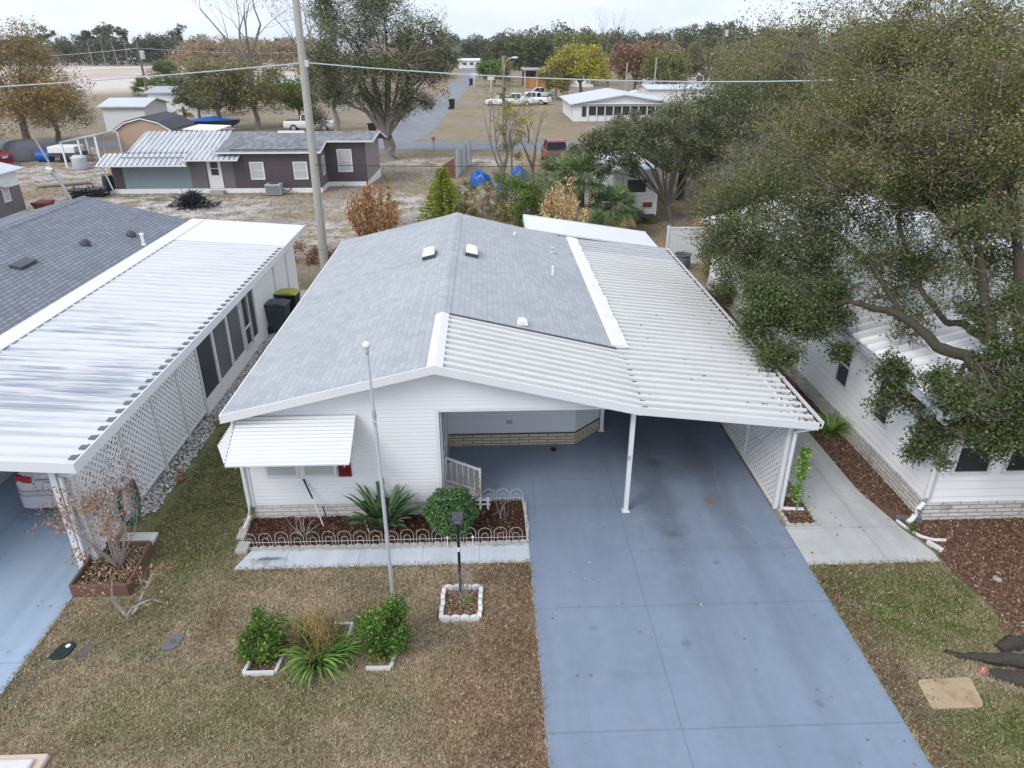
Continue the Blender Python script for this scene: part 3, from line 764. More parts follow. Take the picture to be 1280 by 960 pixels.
def window(root, x, y, z, w, h, face, glass='glass', frame='white_clean', fw=.06, name='window', split='h', depth=.05):
    """face: unit vector the window looks to (axis aligned); x,y,z centre of sill line"""
    f = Vector(face); u = Vector((0, 0, 1)).cross(f); o = Vector((x, y, z))
    def P(a, b, k): return o + u * a + Vector((0, 0, b)) + f * k
    def bar(mb, a0, a1, b0, b1, k0, k1): mb.ext([P(a0, b0, k0), P(a1, b0, k0), P(a1, b1, k0), P(a0, b1, k0)], f * (k1 - k0))
    mb = MB()
    bar(mb, -w / 2, w / 2, 0, fw, .002, depth); bar(mb, -w / 2, w / 2, h - fw, h, .002, depth)
    bar(mb, -w / 2, -w / 2 + fw, fw, h - fw, .002, depth); bar(mb, w / 2 - fw, w / 2, fw, h - fw, .002, depth)
    if split == 'h': bar(mb, -w / 2 + fw, w / 2 - fw, h / 2 - .02, h / 2 + .02, .01, depth - .01)
    if split == 'v': bar(mb, -.02, .02, fw, h - fw, .01, depth - .01)
    fr = mb.build(name, M[frame], root)
    g = MB(); bar(g, -w / 2 + fw * .5, w / 2 - fw * .5, fw * .5, h - fw * .5, .004, .018)
    g.build('pane', M[glass], fr)
    return fr

# ------------------------------------------------------------------ the house in the middle
H = thing('manufactured_home', 'white sided home with light grey shingle roof and white corrugated carport over a blue drive', 'house', (-1, 12.3, 0))
RX, EL, ER, Y0, Y1, ZR = -1.0, -5.05, 2.92, 11.95, 25.0, 3.62
SL = (ZR - 2.66) / (RX - EL)
zl = lambda x: ZR - SL * abs(x - RX)
zc = lambda x: 2.66 - (x - 2.92) * .110                       # carport pan fall
mb = MB()                                                     # left slope and rear part of right slope
mb.ext([(EL, Y0 + .02, zl(EL)), (RX, Y0 + .02, ZR), (RX, Y0 + .02, ZR - .09), (EL, Y0 + .02, zl(EL) - .09)], (0, Y1 - Y0 - .02, 0))
mb.ext([(RX, 14.80, ZR), (ER, 14.80, zl(ER)), (ER, 14.80, zl(ER) - .09), (RX, 14.80, ZR - .09)], (0, Y1 - 14.80, 0))
roof = mb.build('roof', M['shingle'], H)
mb = MB(); mb.ext([(RX - .17, 14.85, zl(RX - .17) + .004), (RX - .17, 14.85, zl(RX - .17) + .014), (RX, 14.85, ZR + .018), (RX + .17, 14.85, zl(RX - .17) + .014), (RX + .17, 14.85, zl(RX - .17) + .004), (RX, 14.85, ZR + .006)], (0, Y1 - 14.85, 0))
mb.build('ridge_cap', M['shingle'], roof)
# skylights: two, low white domes in dark curbs
for sx, sy, sg in ((-1.63, 19.95, -1), (-.42, 20.1, 1)):
    zz = zl(sx); ang = math.atan(SL) * (-sg)
    mb = MB(); mb.obox((sx, sy, zz + .045), (.37, .66, .07), (0, -ang if sg < 0 else -ang, 0)); sk = mb.build('skylight', M['dkgrey'], roof)
    mb = MB()
    rings = []
    for k, (s_, hh) in enumerate(((1, 0), (.97, .05), (.8, .11), (.45, .135), (.1, .14))):
        a = math.atan(SL) * (1 if sg < 0 else -1)
        rings.append([Vector((sx, sy, zz + .095)) + Euler((0, -a, 0)).to_matrix() @ Vector((.178 * s_ * cx, .32 * s_ * cy, hh)) for cx, cy in ((-1, -1), (1, -1), (1, 1), (-1, 1))])
    mb.loft(rings); mb.build('dome', M['white_worn'], sk, bevel=.02)
# small roof vents
for vx, vy, hh, rr in ((1.90, 19.8, .26, .04), (.95, 23.6, .10, .05)):
    MB().tube([(vx, vy, zl(vx)), (vx, vy, zl(vx) + hh)], rr, 10).build('vent_pipe', M['white_worn'], roof, smooth=40)
MB().lathe((2.12, 22.35, zl(2.12)), [(.10, 0), (.10, .03), (.04, .05), (.04, .14), (.07, .15), (.07, .18), (.01, .19)], 10).build('roof_vent', M['galv'], roof, smooth=40)
mb = MB(); vx, vy = .80, 15.15
mb.ext([(vx - .13, vy - .1, zl(vx) + .02), (vx + .13, vy - .1, zl(vx) - .01), (vx + .10, vy - .1, zl(vx) + .09), (vx, vy - .1, zl(vx) + .13), (vx - .09, vy - .1, zl(vx) + .12)], (0, .24, 0))
mb.build('roof_vent', M['white_worn'], roof, bevel=.012)
# pan roof over the porch, pan roof of the carport, and rear pan roof
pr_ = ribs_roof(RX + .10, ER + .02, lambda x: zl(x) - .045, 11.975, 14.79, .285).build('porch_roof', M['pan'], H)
mb = MB(); mb.ext([(RX - .14, Y0 - .012, zl(RX - .14) + .012), (RX + .01, Y0 - .012, ZR + .03), (RX + .16, Y0 - .012, zl(RX + .16) + .012), (RX + .16, Y0 - .012, zl(RX + .16) - .02), (RX - .14, Y0 - .012, zl(RX - .14) + .002)], (0, 2.88, 0))
mb.build('ridge_flashing', M['white_clean'], pr_)
mb = MB(); mb.box((RX + .16, 14.79, 0), (RX + .17, 14.80, .001))
mb = MB(); mb.beam((RX + .16, 14.83, zl(RX + .16) + .012), (ER, 14.83, zl(ER) + .012), .07, .02); mb.build('edge_flashing', M['dkgrey'], pr_)
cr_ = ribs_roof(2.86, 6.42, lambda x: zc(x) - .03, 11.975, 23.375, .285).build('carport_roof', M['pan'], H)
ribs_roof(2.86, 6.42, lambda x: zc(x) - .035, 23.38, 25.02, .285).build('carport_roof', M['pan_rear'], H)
mb = MB()                                                      # lumpy flashing strip over the joint of shingles and pans
rings = []
for i in range(40):
    yy = 15.0 + i * (25.02 - 15.0) / 39; w1 = rnd.gauss(0, .006); w2 = rnd.gauss(0, .012)
    rings.append([(2.84, yy, zl(2.84) + .012), (2.95 + w1, yy, zl(ER) + .035 + w1), (3.24 + w2, yy, zc(3.24) + .035 + w2), (3.25 + w2, yy, zc(3.25) + .018), (2.9, yy, zc(2.9) - .02)])
mb.loft(rings); mb.build('joint_flashing', M['white_worn'], cr_)
rb = MB(); zb = lambda x: 3.02 - (x - 1.45) * .150
rb.ext([(1.45, 25.06, zb(1.45)), (6.2, 25.06, zb(6.2)), (6.2, 25.06, zb(6.2) - .06), (1.45, 25.06, zb(1.45) - .06)], (0, 2.2, 0))
rear = rb.build('rear_roof', M['pan_back'], H)
mb = MB(); mb.box((1.41, 25.05, zb(1.45) - .22), (1.447, 27.3, zb(1.45) + .02)); mb.beam((1.45, 27.28, zb(1.45) - .05), (6.2, 27.28, zb(6.2) - .05), .03, .16); mb.build('fascia', M['white_clean'], rear)
MB().box((1.6, 25.1, .0), (5.9, 27.1, 2.25)).build('rear_room_wall', M['siding'], H)
# front fascia (three straight runs), side fascia, gutter
fa = MB()
def fas(a, b, h=.17, t=.03, y=Y0 - .02):
    fa.ext([(a[0], y, a[1]), (b[0], y, b[1]), (b[0], y, b[1] - h), (a[0], y, a[1] - h)], (0, t, 0))
fas((EL - .02, zl(EL) + .015), (RX, ZR + .02)); fas((RX, ZR + .02), (ER, zl(ER) + .005)); fas((ER, zl(ER) + .005), (6.45, zc(6.45) + .02), .16)
fa.build('front_fascia', M['white_clean'], H)
mb = MB(); mb.ext([(EL, Y0 + .01, zl(EL) + .01), (EL - .03, Y0 + .01, zl(EL) + .01), (EL - .03, Y0 + .01, zl(EL) - .13), (EL, Y0 + .01, zl(EL) - .13)], (0, Y1 - Y0, 0)); mb.build('side_fascia', M['white_clean'], H)
mb = MB(); mb.sheet([(EL, Y0 + .02, zl(EL) - .12), (-4.9, Y0 + .02, zl(EL) - .12), (-4.9, Y1, zl(EL) - .12), (EL, Y1, zl(EL) - .12)]); mb.build('soffit', M['white_clean'], H)
gt = MB(); gz = zc(6.42)
gt.ext([(6.42, Y0, gz - .10), (6.44, Y0, gz - .115), (6.53, Y0, gz - .115), (6.55, Y0, gz + .02), (6.535, Y0, gz + .02), (6.52, Y0, gz - .095), (6.44, Y0, gz - .095), (6.432, Y0, gz - .02), (6.42, Y0, gz - .02)], (0, 25.05 - Y0, 0))
gut = gt.build('gutter', M['white_clean'], H)
mb = MB(); mb.box((6.44, Y0 + .03, gz - .094), (6.52, 25.0, gz - .05)); mb.build('gutter_debris', M['soil_red'], gut)
mb = MB(); y = 14.0
while y < 25: mb.box((6.30, y, gz + .022), (6.56, y + .035, gz + .032)); y += .9
mb.build('gutter_strap', M['white_clean'], gut)
mb = MB(); dsp = [(6.49, 12.05, gz - .10), (6.42, 12.06, gz - .17), (6.22, 12.12, gz - .24), (6.12, 12.16, gz - .32), (6.14, 12.2, .22), (6.16, 12.2, .10), (6.3, 12.19, .085), (6.62, 12.17, .075)]
mb.tube(dsp, .045, 8); mb.build('downspout', M['white_clean'], H, smooth=50)
# leaves and grit caught where the pans meet and along the gutter
P = np.column_stack([2.97 + nr.random(420) * .10, 12.0 + nr.random(420) * 2.8]); t_ = (P[:, 1] - 11.975) / .285 % 1; P = P[(t_ < .42)]
P2 = np.column_stack([6.42 - np.abs(nr.normal(size=520)) * .22, 12.0 + np.abs(nr.normal(size=520)) * 2.6]); t_ = (P2[:, 1] - 11.975) / .285 % 1; P2 = P2[(t_ < .62)]
P3 = np.column_stack([3.2 + nr.random(110) * 3.1, 12.0 + nr.random(110) * 10]); P = np.vstack([P, P2, P3])
V, F = flat_chips(P, 0, .06, .5, .4, .02); V[:, 2] += zc(V[:, 0]) - .018
tag(npmesh('roof_leaves', V, F, chips_mat('roof_leaf', [(0, (.05, .045, .04)), (.6, (.12, .095, .07)), (1, (.24, .17, .11))])), 'dark dry leaves caught on the carport roof', 'leaves', kind='stuff')
# walls
mb = MB()
WL, WY = -4.9, 12.30
mb.ext([(WL, WY, .38), (-1.0, WY, .38), (-1.0, WY, zl(-1.0) - .1), (WL, WY, zl(WL) - .12)], (0, .12, 0))
mb.ext([(-1.0, WY + .002, 2.54), (2.9, WY + .002, 2.54), (2.9, WY + .002, zl(2.9) - .1), (-1.0, WY + .002, zl(-1) - .1)], (0, .116, 0))
mb.ext([(WL, WY + .12, .38), (WL, Y1 - .2, .38), (WL, Y1 - .2, zl(WL) - .1), (WL, WY + .12, zl(WL) - .1)], (.12, 0, 0))
mb.ext([(WL, Y1 - .2, 0), (2.8, Y1 - .2, 0), (2.8, Y1 - .2, zl(2.8) - .1), (RX, Y1 - .2, zl(RX) - .1), (WL, Y1 - .2, zl(WL) - .1)], (0, .12, 0))
mb.build('wall', M['siding'], H)
mb = MB(); mb.box((-1.12, WY + .12, .28), (-1.0, 15.15, 2.9)); mb.box((-1.0, 15.15, .33), (2.1, 15.27, 2.75))
mb.ext([(2.1, 15.15, .33), (2.78, 15.84, .33), (2.78, 15.84, 2.72), (2.1, 15.15, 2.72)], (-.08, .08, 0))
mb.box((2.70, 15.84, .33), (2.80, 24.8, 2.7))
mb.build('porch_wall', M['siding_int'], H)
mb = MB(); mb.box((WL + .02, WY + .02, 0), (-1.01, WY + .12, .385)); mb.box((WL + .02, WY + .12, 0), (WL + .12, Y1 - .2, .385)); mb.build('skirting', M['brick_grey'], H)
mb = MB(); mb.box((-1.0, 15.13, 0), (2.105, 15.25, .34)); mb.ext([(2.105, 15.13, 0), (2.81, 15.83, 0), (2.81, 15.83, .34), (2.105, 15.13, .34)], (-.07, .07, 0)); mb.box((2.72, 15.83, 0), (2.815, 24.8, .34)); mb.box((-1.1, WY + .13, 0), (-.985, 15.13, .30))
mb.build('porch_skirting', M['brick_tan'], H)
mb = MB(); mb.box((-1.0, 15.115, .34), (2.11, 15.16, .365)); mb.ext([(2.11, 15.115, .34), (2.825, 15.82, .34), (2.825, 15.82, .365), (2.11, 15.115, .365)], (-.03, .03, 0)); mb.build('ledge', M['dkgrey'], H)
mb = MB(); mb.box((.42, 15.13, .62), (.56, 15.149, .72)); mb.build('outlet_box', M['metal'], H)
for a_, b_ in (((WL - .02, WY - .018, .36), (WL + .05, WY - .002, zl(WL) - .14)), ((-1.05, WY - .018, .30), (-.985, WY - .002, 2.55)), ((-.984, WY - .012, 2.49), (2.9, WY - .001, 2.545))):
    MB().box(a_, b_).build('corner_trim', M['white_clean'], H)
mb = MB(); mb.box((-.995, 12.55, .34), (-.965, 13.5, 2.36)); dr = mb.build('screen_door', M['screen'], H)
mb = MB()
for yy in (12.50, 12.98, 13.46): mb.box((-.99, yy, .32), (-.95, yy + .06, 2.40))
mb.box((-.985, 12.56, 2.36), (-.955, 13.46, 2.40)); mb.box((-.985, 12.56, 1.2), (-.955, 13.46, 1.26)); mb.build('frame', M['white_clean'], dr)
# steps and railing in the porch
mb = MB(); mb.box((-.98, 12.95, .035), (-.2, 13.9, .19)); mb.box((-.98, 12.97, .19), (-.55, 13.9, .34)); mb.build('step', M['edge_white'], H, bevel=.01)
mb = MB(); a0, a1 = Vector((-.95, 12.93, 1.06)), Vector((-.22, 12.93, .74)); b0, b1 = Vector((-.95, 12.93, .48)), Vector((-.22, 12.93, .20))
mb.beam(a0, a1, .035, .045); mb.beam(b0, b1, .03, .035); mb.beam((-.22, 12.93, .035), a1 + Vector((0, 0, .03)), .045, .045, (0, 1, 0)); mb.beam((-.95, 12.93, .3), a0, .045, .045, (0, 1, 0))
for k in range(1, 6):
    t = k / 6; mb.beam(b0.lerp(b1, t), a0.lerp(a1, t), .018, .018, (0, 1, 0))
mb.build('railing', M['white_clean'], H)
# posts
for px_, py_, zt in ((2.86, 12.32, 2.56), (6.06, 12.30, 2.20), (2.86, 15.78, 2.55), (6.06, 16.4, 2.2), (6.06, 20.5, 2.2), (6.06, 24.8, 2.2)):
    mb = MB(); w = .045 if px_ < 3 else .05; mb.box((px_ - w, py_ - w, .03), (px_ + w, py_ + w, zt))
    if px_ < 3: mb.box((px_ - .08, py_ - .08, .03), (px_ + .08, py_ + .08, .045))
    mb.build('post', M['white_clean'], H, bevel=.006)
mb = MB(); mb.box((2.80, 12.262, 1.32), (2.86, 12.273, 1.42)); mb.build('outlet_box', M['metal'], H)
mb = MB(); mb.beam((6.06, 12.0, 2.24), (6.06, 25, 2.24), .06, .10); mb.build('carport_beam', M['white_clean'], H)
# lattice screen on the right side of the carport
for i, (ya, yb) in enumerate(((12.36, 14.34), (14.42, 16.34), (16.46, 20.44), (20.56, 24.74))):
    mb = lattice(MB(), (6.05, ya, .06), (0, 1, 0), yb - ya, 2.08, sw=.046); ls = mb.build('lattice_panel', M['white_bright'], H)
    mb = MB(); mb.box((6.03, ya, .035), (6.075, yb, .075)); mb.box((6.03, ya, 2.12), (6.075, yb, 2.16)); mb.box((6.025, yb - .045, .075), (6.08, yb, 2.12)); mb.beam((6.06, ya + .1, 2.1), (6.06, yb - .1, .12), .03, .05, (1, 0, 0)); mb.build('frame', M['white_clean'], ls)
# front windows, shutter, awning
for wx, ww in ((-4.19, .66), (-3.44, .68)): window(H, wx, WY, 1.06, ww, 1.05, (0, -1, 0), 'glass_blind', fw=.05, depth=.03)
mb = MB(); mb.box((-3.06, WY - .035, 1.06), (-2.80, WY - .004, 2.10))
for k in range(16): mb.obox((-2.93, WY - .04, 1.12 + k * .06), (.20, .012, .04), (.5, 0, 0))
mb.build('shutter', M['red'], H)
aw = MB(); AX0, AX1 = -4.86, -2.60
n = 14
def corrug(mb, t0, t1, l0, l1, nn, amp, nrm, th):
    """sheet between edges t0-t1 (top) and l0-l1 (bottom) folded into nn little ridges running along the top edge"""
    nrm = Vector(nrm).normalized(); rows = []
    for k in range(2 * nn + 1):
        u = k / (2 * nn); o = nrm * (amp if k % 2 else 0); rows.append((t0.lerp(l0, u) + o, t1.lerp(l1, u) + o))
    V = [q for r_ in rows for q in r_] + [q - nrm * th for r_ in rows for q in r_]; m = len(rows) * 2; F = []
    for k in range(len(rows) - 1): F += [(2 * k, 2 * k + 2, 2 * k + 3, 2 * k + 1), (m + 2 * k, m + 2 * k + 1, m + 2 * k + 3, m + 2 * k + 2)]
    F += [(0, 1, m + 1, m), (m - 2, 2 * m - 2, 2 * m - 1, m - 1)]
    for e in (0, 1):
        for k in range(len(rows) - 1): F.append((2 * k + e, 2 * k + 2 + e, m + 2 * k + 2 + e, m + 2 * k + e))
    mb.add(V, F)
ZT, ZF = 2.475, 1.985
corrug(aw, Vector((AX0, WY - .03, ZT)), Vector((AX1, WY - .03, ZT)), Vector((AX0, WY - 1.03, ZF)), Vector((AX1, WY - 1.03, ZF)), 13, .032, (0, -.45, .9), .006)
awn = aw.build('awning', M['white_clean'], H)
mb = MB(); corrug(mb, Vector((AX0 - .004, WY - .03, ZT)), Vector((AX0 - .012, WY - .02, ZT)), Vector((AX0 - .004, WY - 1.03, ZF)), Vector((-5.36, WY + .0, 1.80)), 13, .032, (-.7, -.2, .7), .006)
mb.build('awning_cheek', M['white_clean'], awn)
mb = MB(); mb.beam((AX0, WY - 1.03, ZF - .01), (AX1, WY - 1.03, ZF - .01), .02, .03); mb.beam((AX1 + .007, WY - .03, 2.47), (AX1 + .007, WY - 1.03, ZF), .012, .06)
for xx in (-4.7, -2.7): mb.beam((xx, WY - .02, 1.75), (xx, WY - 1.0, 1.90), .015, .015)
mb.build('awning_frame', M['white_clean'], awn)
mb = MB(); mb.tube([(-5.0, 12.25, 2.5), (-4.96, 12.26, 2.42), (-4.955, 12.26, .45), (-4.96, 12.2, .2), (-5.0, 11.9, .09)], .042, 8); mb.build('downspout', M['white_clean'], H, smooth=50)
mb = MB(); mb.lathe((1.55, 14.85, .035), [(.07, 0), (.07, .05), (.03, .07)], 8)
tag(mb.build('floor_drain', M['binblack']), 'small black box on the blue floor by the tan brick wall', 'box')

# ------------------------------------------------------------------ left neighbour
L = thing('neighbour_home', 'house at the left with charcoal shingles and a mildew streaked white pan roof', 'house', (-11, 12, 0))
zs = lambda x: 3.80 - .245 * abs(x + 15.0)
mb = MB(); mb.ext([(-19.0, 8.5, zs(-19)), (-15, 8.5, 3.80), (-11.15, 8.5, zs(-11.15)), (-11.15, 8.5, zs(-11.15) - .1), (-15, 8.5, 3.7), (-19, 8.5, zs(-19) - .1)], (0, 19.0, 0)); lr = mb.build('shingle_roof', M['shingle_dark'], L)
mb = MB(); mb.ext([(-15.2, 8.5, zs(-15.2) + .006), (-15.2, 8.5, zs(-15.2) + .016), (-15, 8.5, 3.82), (-14.8, 8.5, zs(-15.2) + .016), (-14.8, 8.5, zs(-15.2) + .006), (-15, 8.5, 3.806)], (0, 19.0, 0)); mb.build('ridge_cap', M['shingle_dark'], lr)
zpl = lambda x: 2.86 - (x + 11.2) * .068
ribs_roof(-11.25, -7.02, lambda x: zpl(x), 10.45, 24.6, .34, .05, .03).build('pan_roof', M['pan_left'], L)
mb = MB(); mb.ext([(-11.2, 24.62, zpl(-11.2) + .02), (-7.0, 24.62, zpl(-7) + .02), (-7, 24.62, zpl(-7) - .08), (-11.2, 24.62, zpl(-11.2) - .08)], (0, 3.1, 0)); mb.ext([(-11.22, 10.44, zpl(-11.2) + .05), (-10.75, 10.44, zpl(-10.75) + .045), (-10.75, 10.44, zpl(-10.75) + .02), (-11.22, 10.44, zpl(-11.2) + .02)], (0, 17.2, 0))
mb.build('rear_pan_roof', M['pan_back'], L)
mb = MB(); mb.ext([(-14, 10.41, zpl(-14) + .06), (-6.98, 10.41, zpl(-6.98) + .05), (-6.98, 10.41, zpl(-6.98) - .15), (-14, 10.41, zpl(-14) - .14)], (0, .03, 0)); mb.box((-7.0, 10.42, zpl(-7) - .16), (-6.97, 27.75, zpl(-7) + .055)); mb.build('fascia', M['white_clean'], L)
mb = MB(); mb.box((-7.24, 10.5, zpl(-7) + .052), (-7.18, 19.4, zpl(-7) + .058))
y = 10.6; first = None
while y < 24.5:
    if first is None: first = MB().box((-7.17, 10.6, zpl(-7.1) + .002), (-7.03, 10.75, zpl(-7.1) + .028)).build('gutter_debris', M['lid_grey'], L)
    else:
        o = first.copy(); C.objects.link(o); o.parent = L; o.location = (0, y - 10.6, 0)
    y += .34
for (dx, dy, sz) in ((-13.05, 20.0, (.34, .8, .09)),): 
    mb = MB(); mb.obox((dx, dy, zs(dx) + .05), sz, (0, .24, 0)); mb.build('roof_vent', M['dkgrey'], lr, bevel=.02)
for p_ in ((108, 311), (164, 294)):
    q = gd(*p_, 3.1); mb = MB(); mb.lathe((q.x, q.y, zs(q.x) - .03), [(.16, 0), (.16, .08), (.13, .17), (.07, .22), (.01, .23)], 12); mb.build('roof_vent', M['dkgrey'], lr, smooth=50)
q = gd(179, 303, 3.0); mb = MB(); mb.lathe((q.x, q.y, zs(q.x) - .03), [(.08, 0), (.08, .06), (.045, .07), (.045, .36), (.07, .36), (.07, .42), (.01, .43)], 10); mb.build('vent_pipe', M['white_worn'], lr, smooth=50)
mb = MB()
mb.box((-7.6, 22.05, 0), (-7.48, 27.4, 2.46)); mb.box((-11.2, 27.3, 0), (-7.6, 27.4, 2.5)); mb.box((-18.8, 8.8, 0), (-11.1, 27.3, 2.7))
mb.ext([(-18.8, 27.31, 2.7), (-11.2, 27.31, 2.7), (-15, 27.31, 3.7)], (0, .09, 0)); mb.build('wall', M['siding_lneigh'], L)
mb = MB(); mb.box((-7.58, 16.95, 0), (-7.47, 22.04, .42)); mb.box((-7.57, 16.95, 2.32), (-7.475, 22.04, 2.47))
for yy in (16.95, 18.15, 19.32, 20.50, 21.25, 21.95): mb.box((-7.57, yy, .42), (-7.46, yy + .09, 2.32))
mb.build('sunroom_frame', M['white_bright'], L)
for k, (ya, yb, mm) in enumerate(((17.05, 18.14, 'screen'), (18.25, 19.31, 'screen_grey'), (19.42, 20.49, 'screen_grey'), (20.60, 21.24, 'screen'), (21.35, 21.94, 'screen'))):
    mb = MB(); mb.box((-7.53, ya, .43), (-7.51, yb, 2.31)); mb.build('screen_panel', M[mm], L)
mb = MB()
for a, b in (((20.56, .36), (20.62, 2.3)), ((21.20, .36), (21.26, 2.3))): mb.box((-7.45, a[0], a[1]), (-7.42, b[0], b[1]))
for z_ in (.36, 1.02, 2.25): mb.box((-7.45, 20.62, z_), (-7.42, 21.20, z_ + .06))
mb.build('screen_door', M['white_clean'], L)
for i, (ya, yb) in enumerate(((11.05, 12.7), (12.8, 14.2), (14.3, 15.6), (15.7, 16.9))):
    mb = lattice(MB(), (-7.48, ya, .22), (0, 1, 0), yb - ya, 2.2, pitch=.11, sw=.058); lp = mb.build('lattice_panel', M['white_bright'], L)
    mb = MB(); mb.box((-7.51, ya, .18), (-7.45, yb, .23)); mb.box((-7.51, ya, 2.40), (-7.45, yb, 2.46)); mb.box((-7.52, yb + .01, .03), (-7.44, yb + .09, 2.44)); mb.build('frame', M['white_clean'], lp)
for px_, py_ in ((-7.68, 10.85), (-7.48, 10.98)):
    mb = MB(); mb.box((px_ - .055, py_ - .055, .03), (px_ + .055, py_ + .055, 2.46)); mb.build('post', M['white_clean'], L, bevel=.006)
mb = MB(); mb.tube([(-7.08, 10.5, 2.5), (-7.08, 10.5, 2.38), (-7.2, 10.6, 2.28), (-7.42, 10.78, 2.2), (-7.56, 10.84, 2.1), (-7.58, 10.84, .3)], .045, 8); mb.build('downspout', M['white_clean'], L, smooth=50)
mb = MB(); mb.box((-11.1, 10.6, 0), (-11.0, 22, 2.7)); mb.build('carport_wall', M['siding_lneigh'], L)
for yy in (24.3, 26.0):
    mb = MB(); mb.box((-7.478, yy, .1), (-7.44, yy + .1, 2.4)); mb.build('wall_batten', M['white_clean'], L)

# ------------------------------------------------------------------ right neighbour
N_ = thing('neighbour_home', 'white house at the right under the oak with ribbed roof and pale brick footing', 'house', (9, 11.8, 0))
zr = lambda x: 2.74 + (x - 8.62) * .255
mb = MB(); mb.box((8.96, 11.8, .46), (18, 11.92, 2.72)); mb.box((8.96, 11.92, .46), (9.08, 27.5, 2.72)); mb.ext([(8.96, 27.4, .46), (18, 27.4, .46), (18, 27.4, 2.74), (13.4, 27.4, 3.85), (8.96, 27.4, 2.74)], (0, .12, 0)); mb.ext([(8.96, 11.801, 2.72), (18, 11.801, 2.72), (13.4, 11.801, 3.9)], (0, .1, 0)); mb.build('wall', M['siding_rneigh'], N_)
mb = MB(); mb.box((8.94, 11.78, 0), (18, 11.92, .462)); mb.box((8.94, 11.92, 0), (9.06, 27.5, .462)); mb.build('skirting', M['brick_stain'], N_)
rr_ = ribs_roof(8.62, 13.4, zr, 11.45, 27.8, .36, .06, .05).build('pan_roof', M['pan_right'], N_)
mb = MB(); mb.ext([(13.4, 11.45, zr(13.4)), (18.3, 11.45, zr(13.4) - 4.9 * .255), (18.3, 11.45, zr(13.4) - 4.9 * .255 - .05), (13.4, 11.45, zr(13.4) - .05)], (0, 16.35, 0)); mb.build('far_roof', M['pan_right'], rr_)
mb = MB(); mb.ext([(8.60, 11.42, zr(8.6) + .03), (13.4, 11.42, zr(13.4) + .05), (13.4, 11.42, zr(13.4) - .14), (8.60, 11.42, zr(8.6) - .14)], (0, .03, 0)); mb.ext([(13.4, 11.42, zr(13.4) + .05), (18.3, 11.42, zr(13.4) - 4.9 * .255 + .03), (18.3, 11.42, zr(13.4) - 4.9 * .255 - .14), (13.4, 11.42, zr(13.4) - .14)], (0, .03, 0)); mb.build('fascia', M['white_clean'], N_)
mb = MB(); gz = zr(8.6); mb.ext([(8.62, 11.45, gz + .0), (8.62, 11.45, gz - .12), (8.50, 11.45, gz - .12), (8.485, 11.45, gz + .01), (8.50, 11.45, gz + .01), (8.515, 11.45, gz - .10), (8.605, 11.45, gz - .10), (8.605, 11.45, gz)], (0, 16.3, 0)); mb.build('gutter', M['galv'], N_)
mb = MB(); mb.sheet([(8.62, 11.46, 2.70), (8.96, 11.46, 2.70), (8.96, 27.8, 2.70), (8.62, 27.8, 2.70)]); mb.sheet([(8.62, 11.45, 2.698), (18, 11.45, 2.698), (18, 11.8, 2.698), (8.62, 11.8, 2.698)]); mb.build('soffit', M['white_clean'], N_)
mb = MB(); mb.tube([(8.56, 11.6, gz - .11), (8.58, 11.62, gz - .2), (8.86, 11.74, gz - .42), (8.90, 11.75, 2.0), (8.90, 11.75, .62), (8.88, 11.74, .5), (8.74, 11.68, .38), (8.70, 11.66, .26), (8.66, 11.64, .17), (8.55, 11.6, .11)], .055, 8); mb.build('downspout', M['white_clean'], N_, smooth=50)
for wx in (9.66, 10.72): window(N_, wx, 11.8, 1.14, .80, 1.30, (0, -1, 0), 'glass', fw=.06)
window(N_, 12.2, 11.8, 1.14, .80, 1.30, (0, -1, 0), 'glass', fw=.06)
for wy, hh in ((15.95, 1.15), (14.0, 1.15), (12.42, 1.0), (19.5, 1.15), (23.5, 1.15)): window(N_, 8.96, wy, 1.12, .68, hh, (-1, 0, 0), 'glass', fw=.06)
mb = MB(); mb.box((8.93, 11.77, .46), (9.03, 11.80, 2.70)); mb.build('corner_trim', M['white_clean'], N_)
# ------------------------------------------------------------------ front garden
# flagpole with white ball
t = thing('flagpole', 'slim white flagpole with a ball finial standing in the lawn before the house', 'flagpole', (-1.76, 9.8, 0))
MB().tube([(-1.76, 9.8, 0), (-1.77, 9.8, 2.6), (-1.785, 9.8, 3.8)], [.032, .030, .028], 12).build('lower_pole', M['galv'], t, smooth=40)
MB().tube([(-1.785, 9.8, 3.8), (-1.80, 9.8, 4.88)], [.023, .019], 12).build('upper_pole', M['galv'], t, smooth=40)
MB().lathe((-1.785, 9.8, 3.72), [(.034, 0), (.036, .03), (.036, .12), (.03, .15)], 12).build('collar', M['metal'], t, smooth=40)
mb = MB(); mb.box((-1.80, 9.755, 3.60), (-1.76, 9.765, 3.70)); mb.tube([(-1.80, 9.75, 3.68), (-1.75, 9.745, 3.68)], .008, 6); mb.build('cleat', M['metal'], t)
MB().lathe((-1.80, 9.8, 4.80), [(.024, 0), (.03, .02), (.03, .07), (.022, .09)], 12).build('truck', M['metal'], t, smooth=40)
MB().lathe((-1.80, 9.8, 4.89), [(.001, 0), (.03, .006), (.055, .03), (.064, .06), (.055, .09), (.03, .115), (.001, .12)], 16).build('ball', M['white_clean'], t, smooth=True)

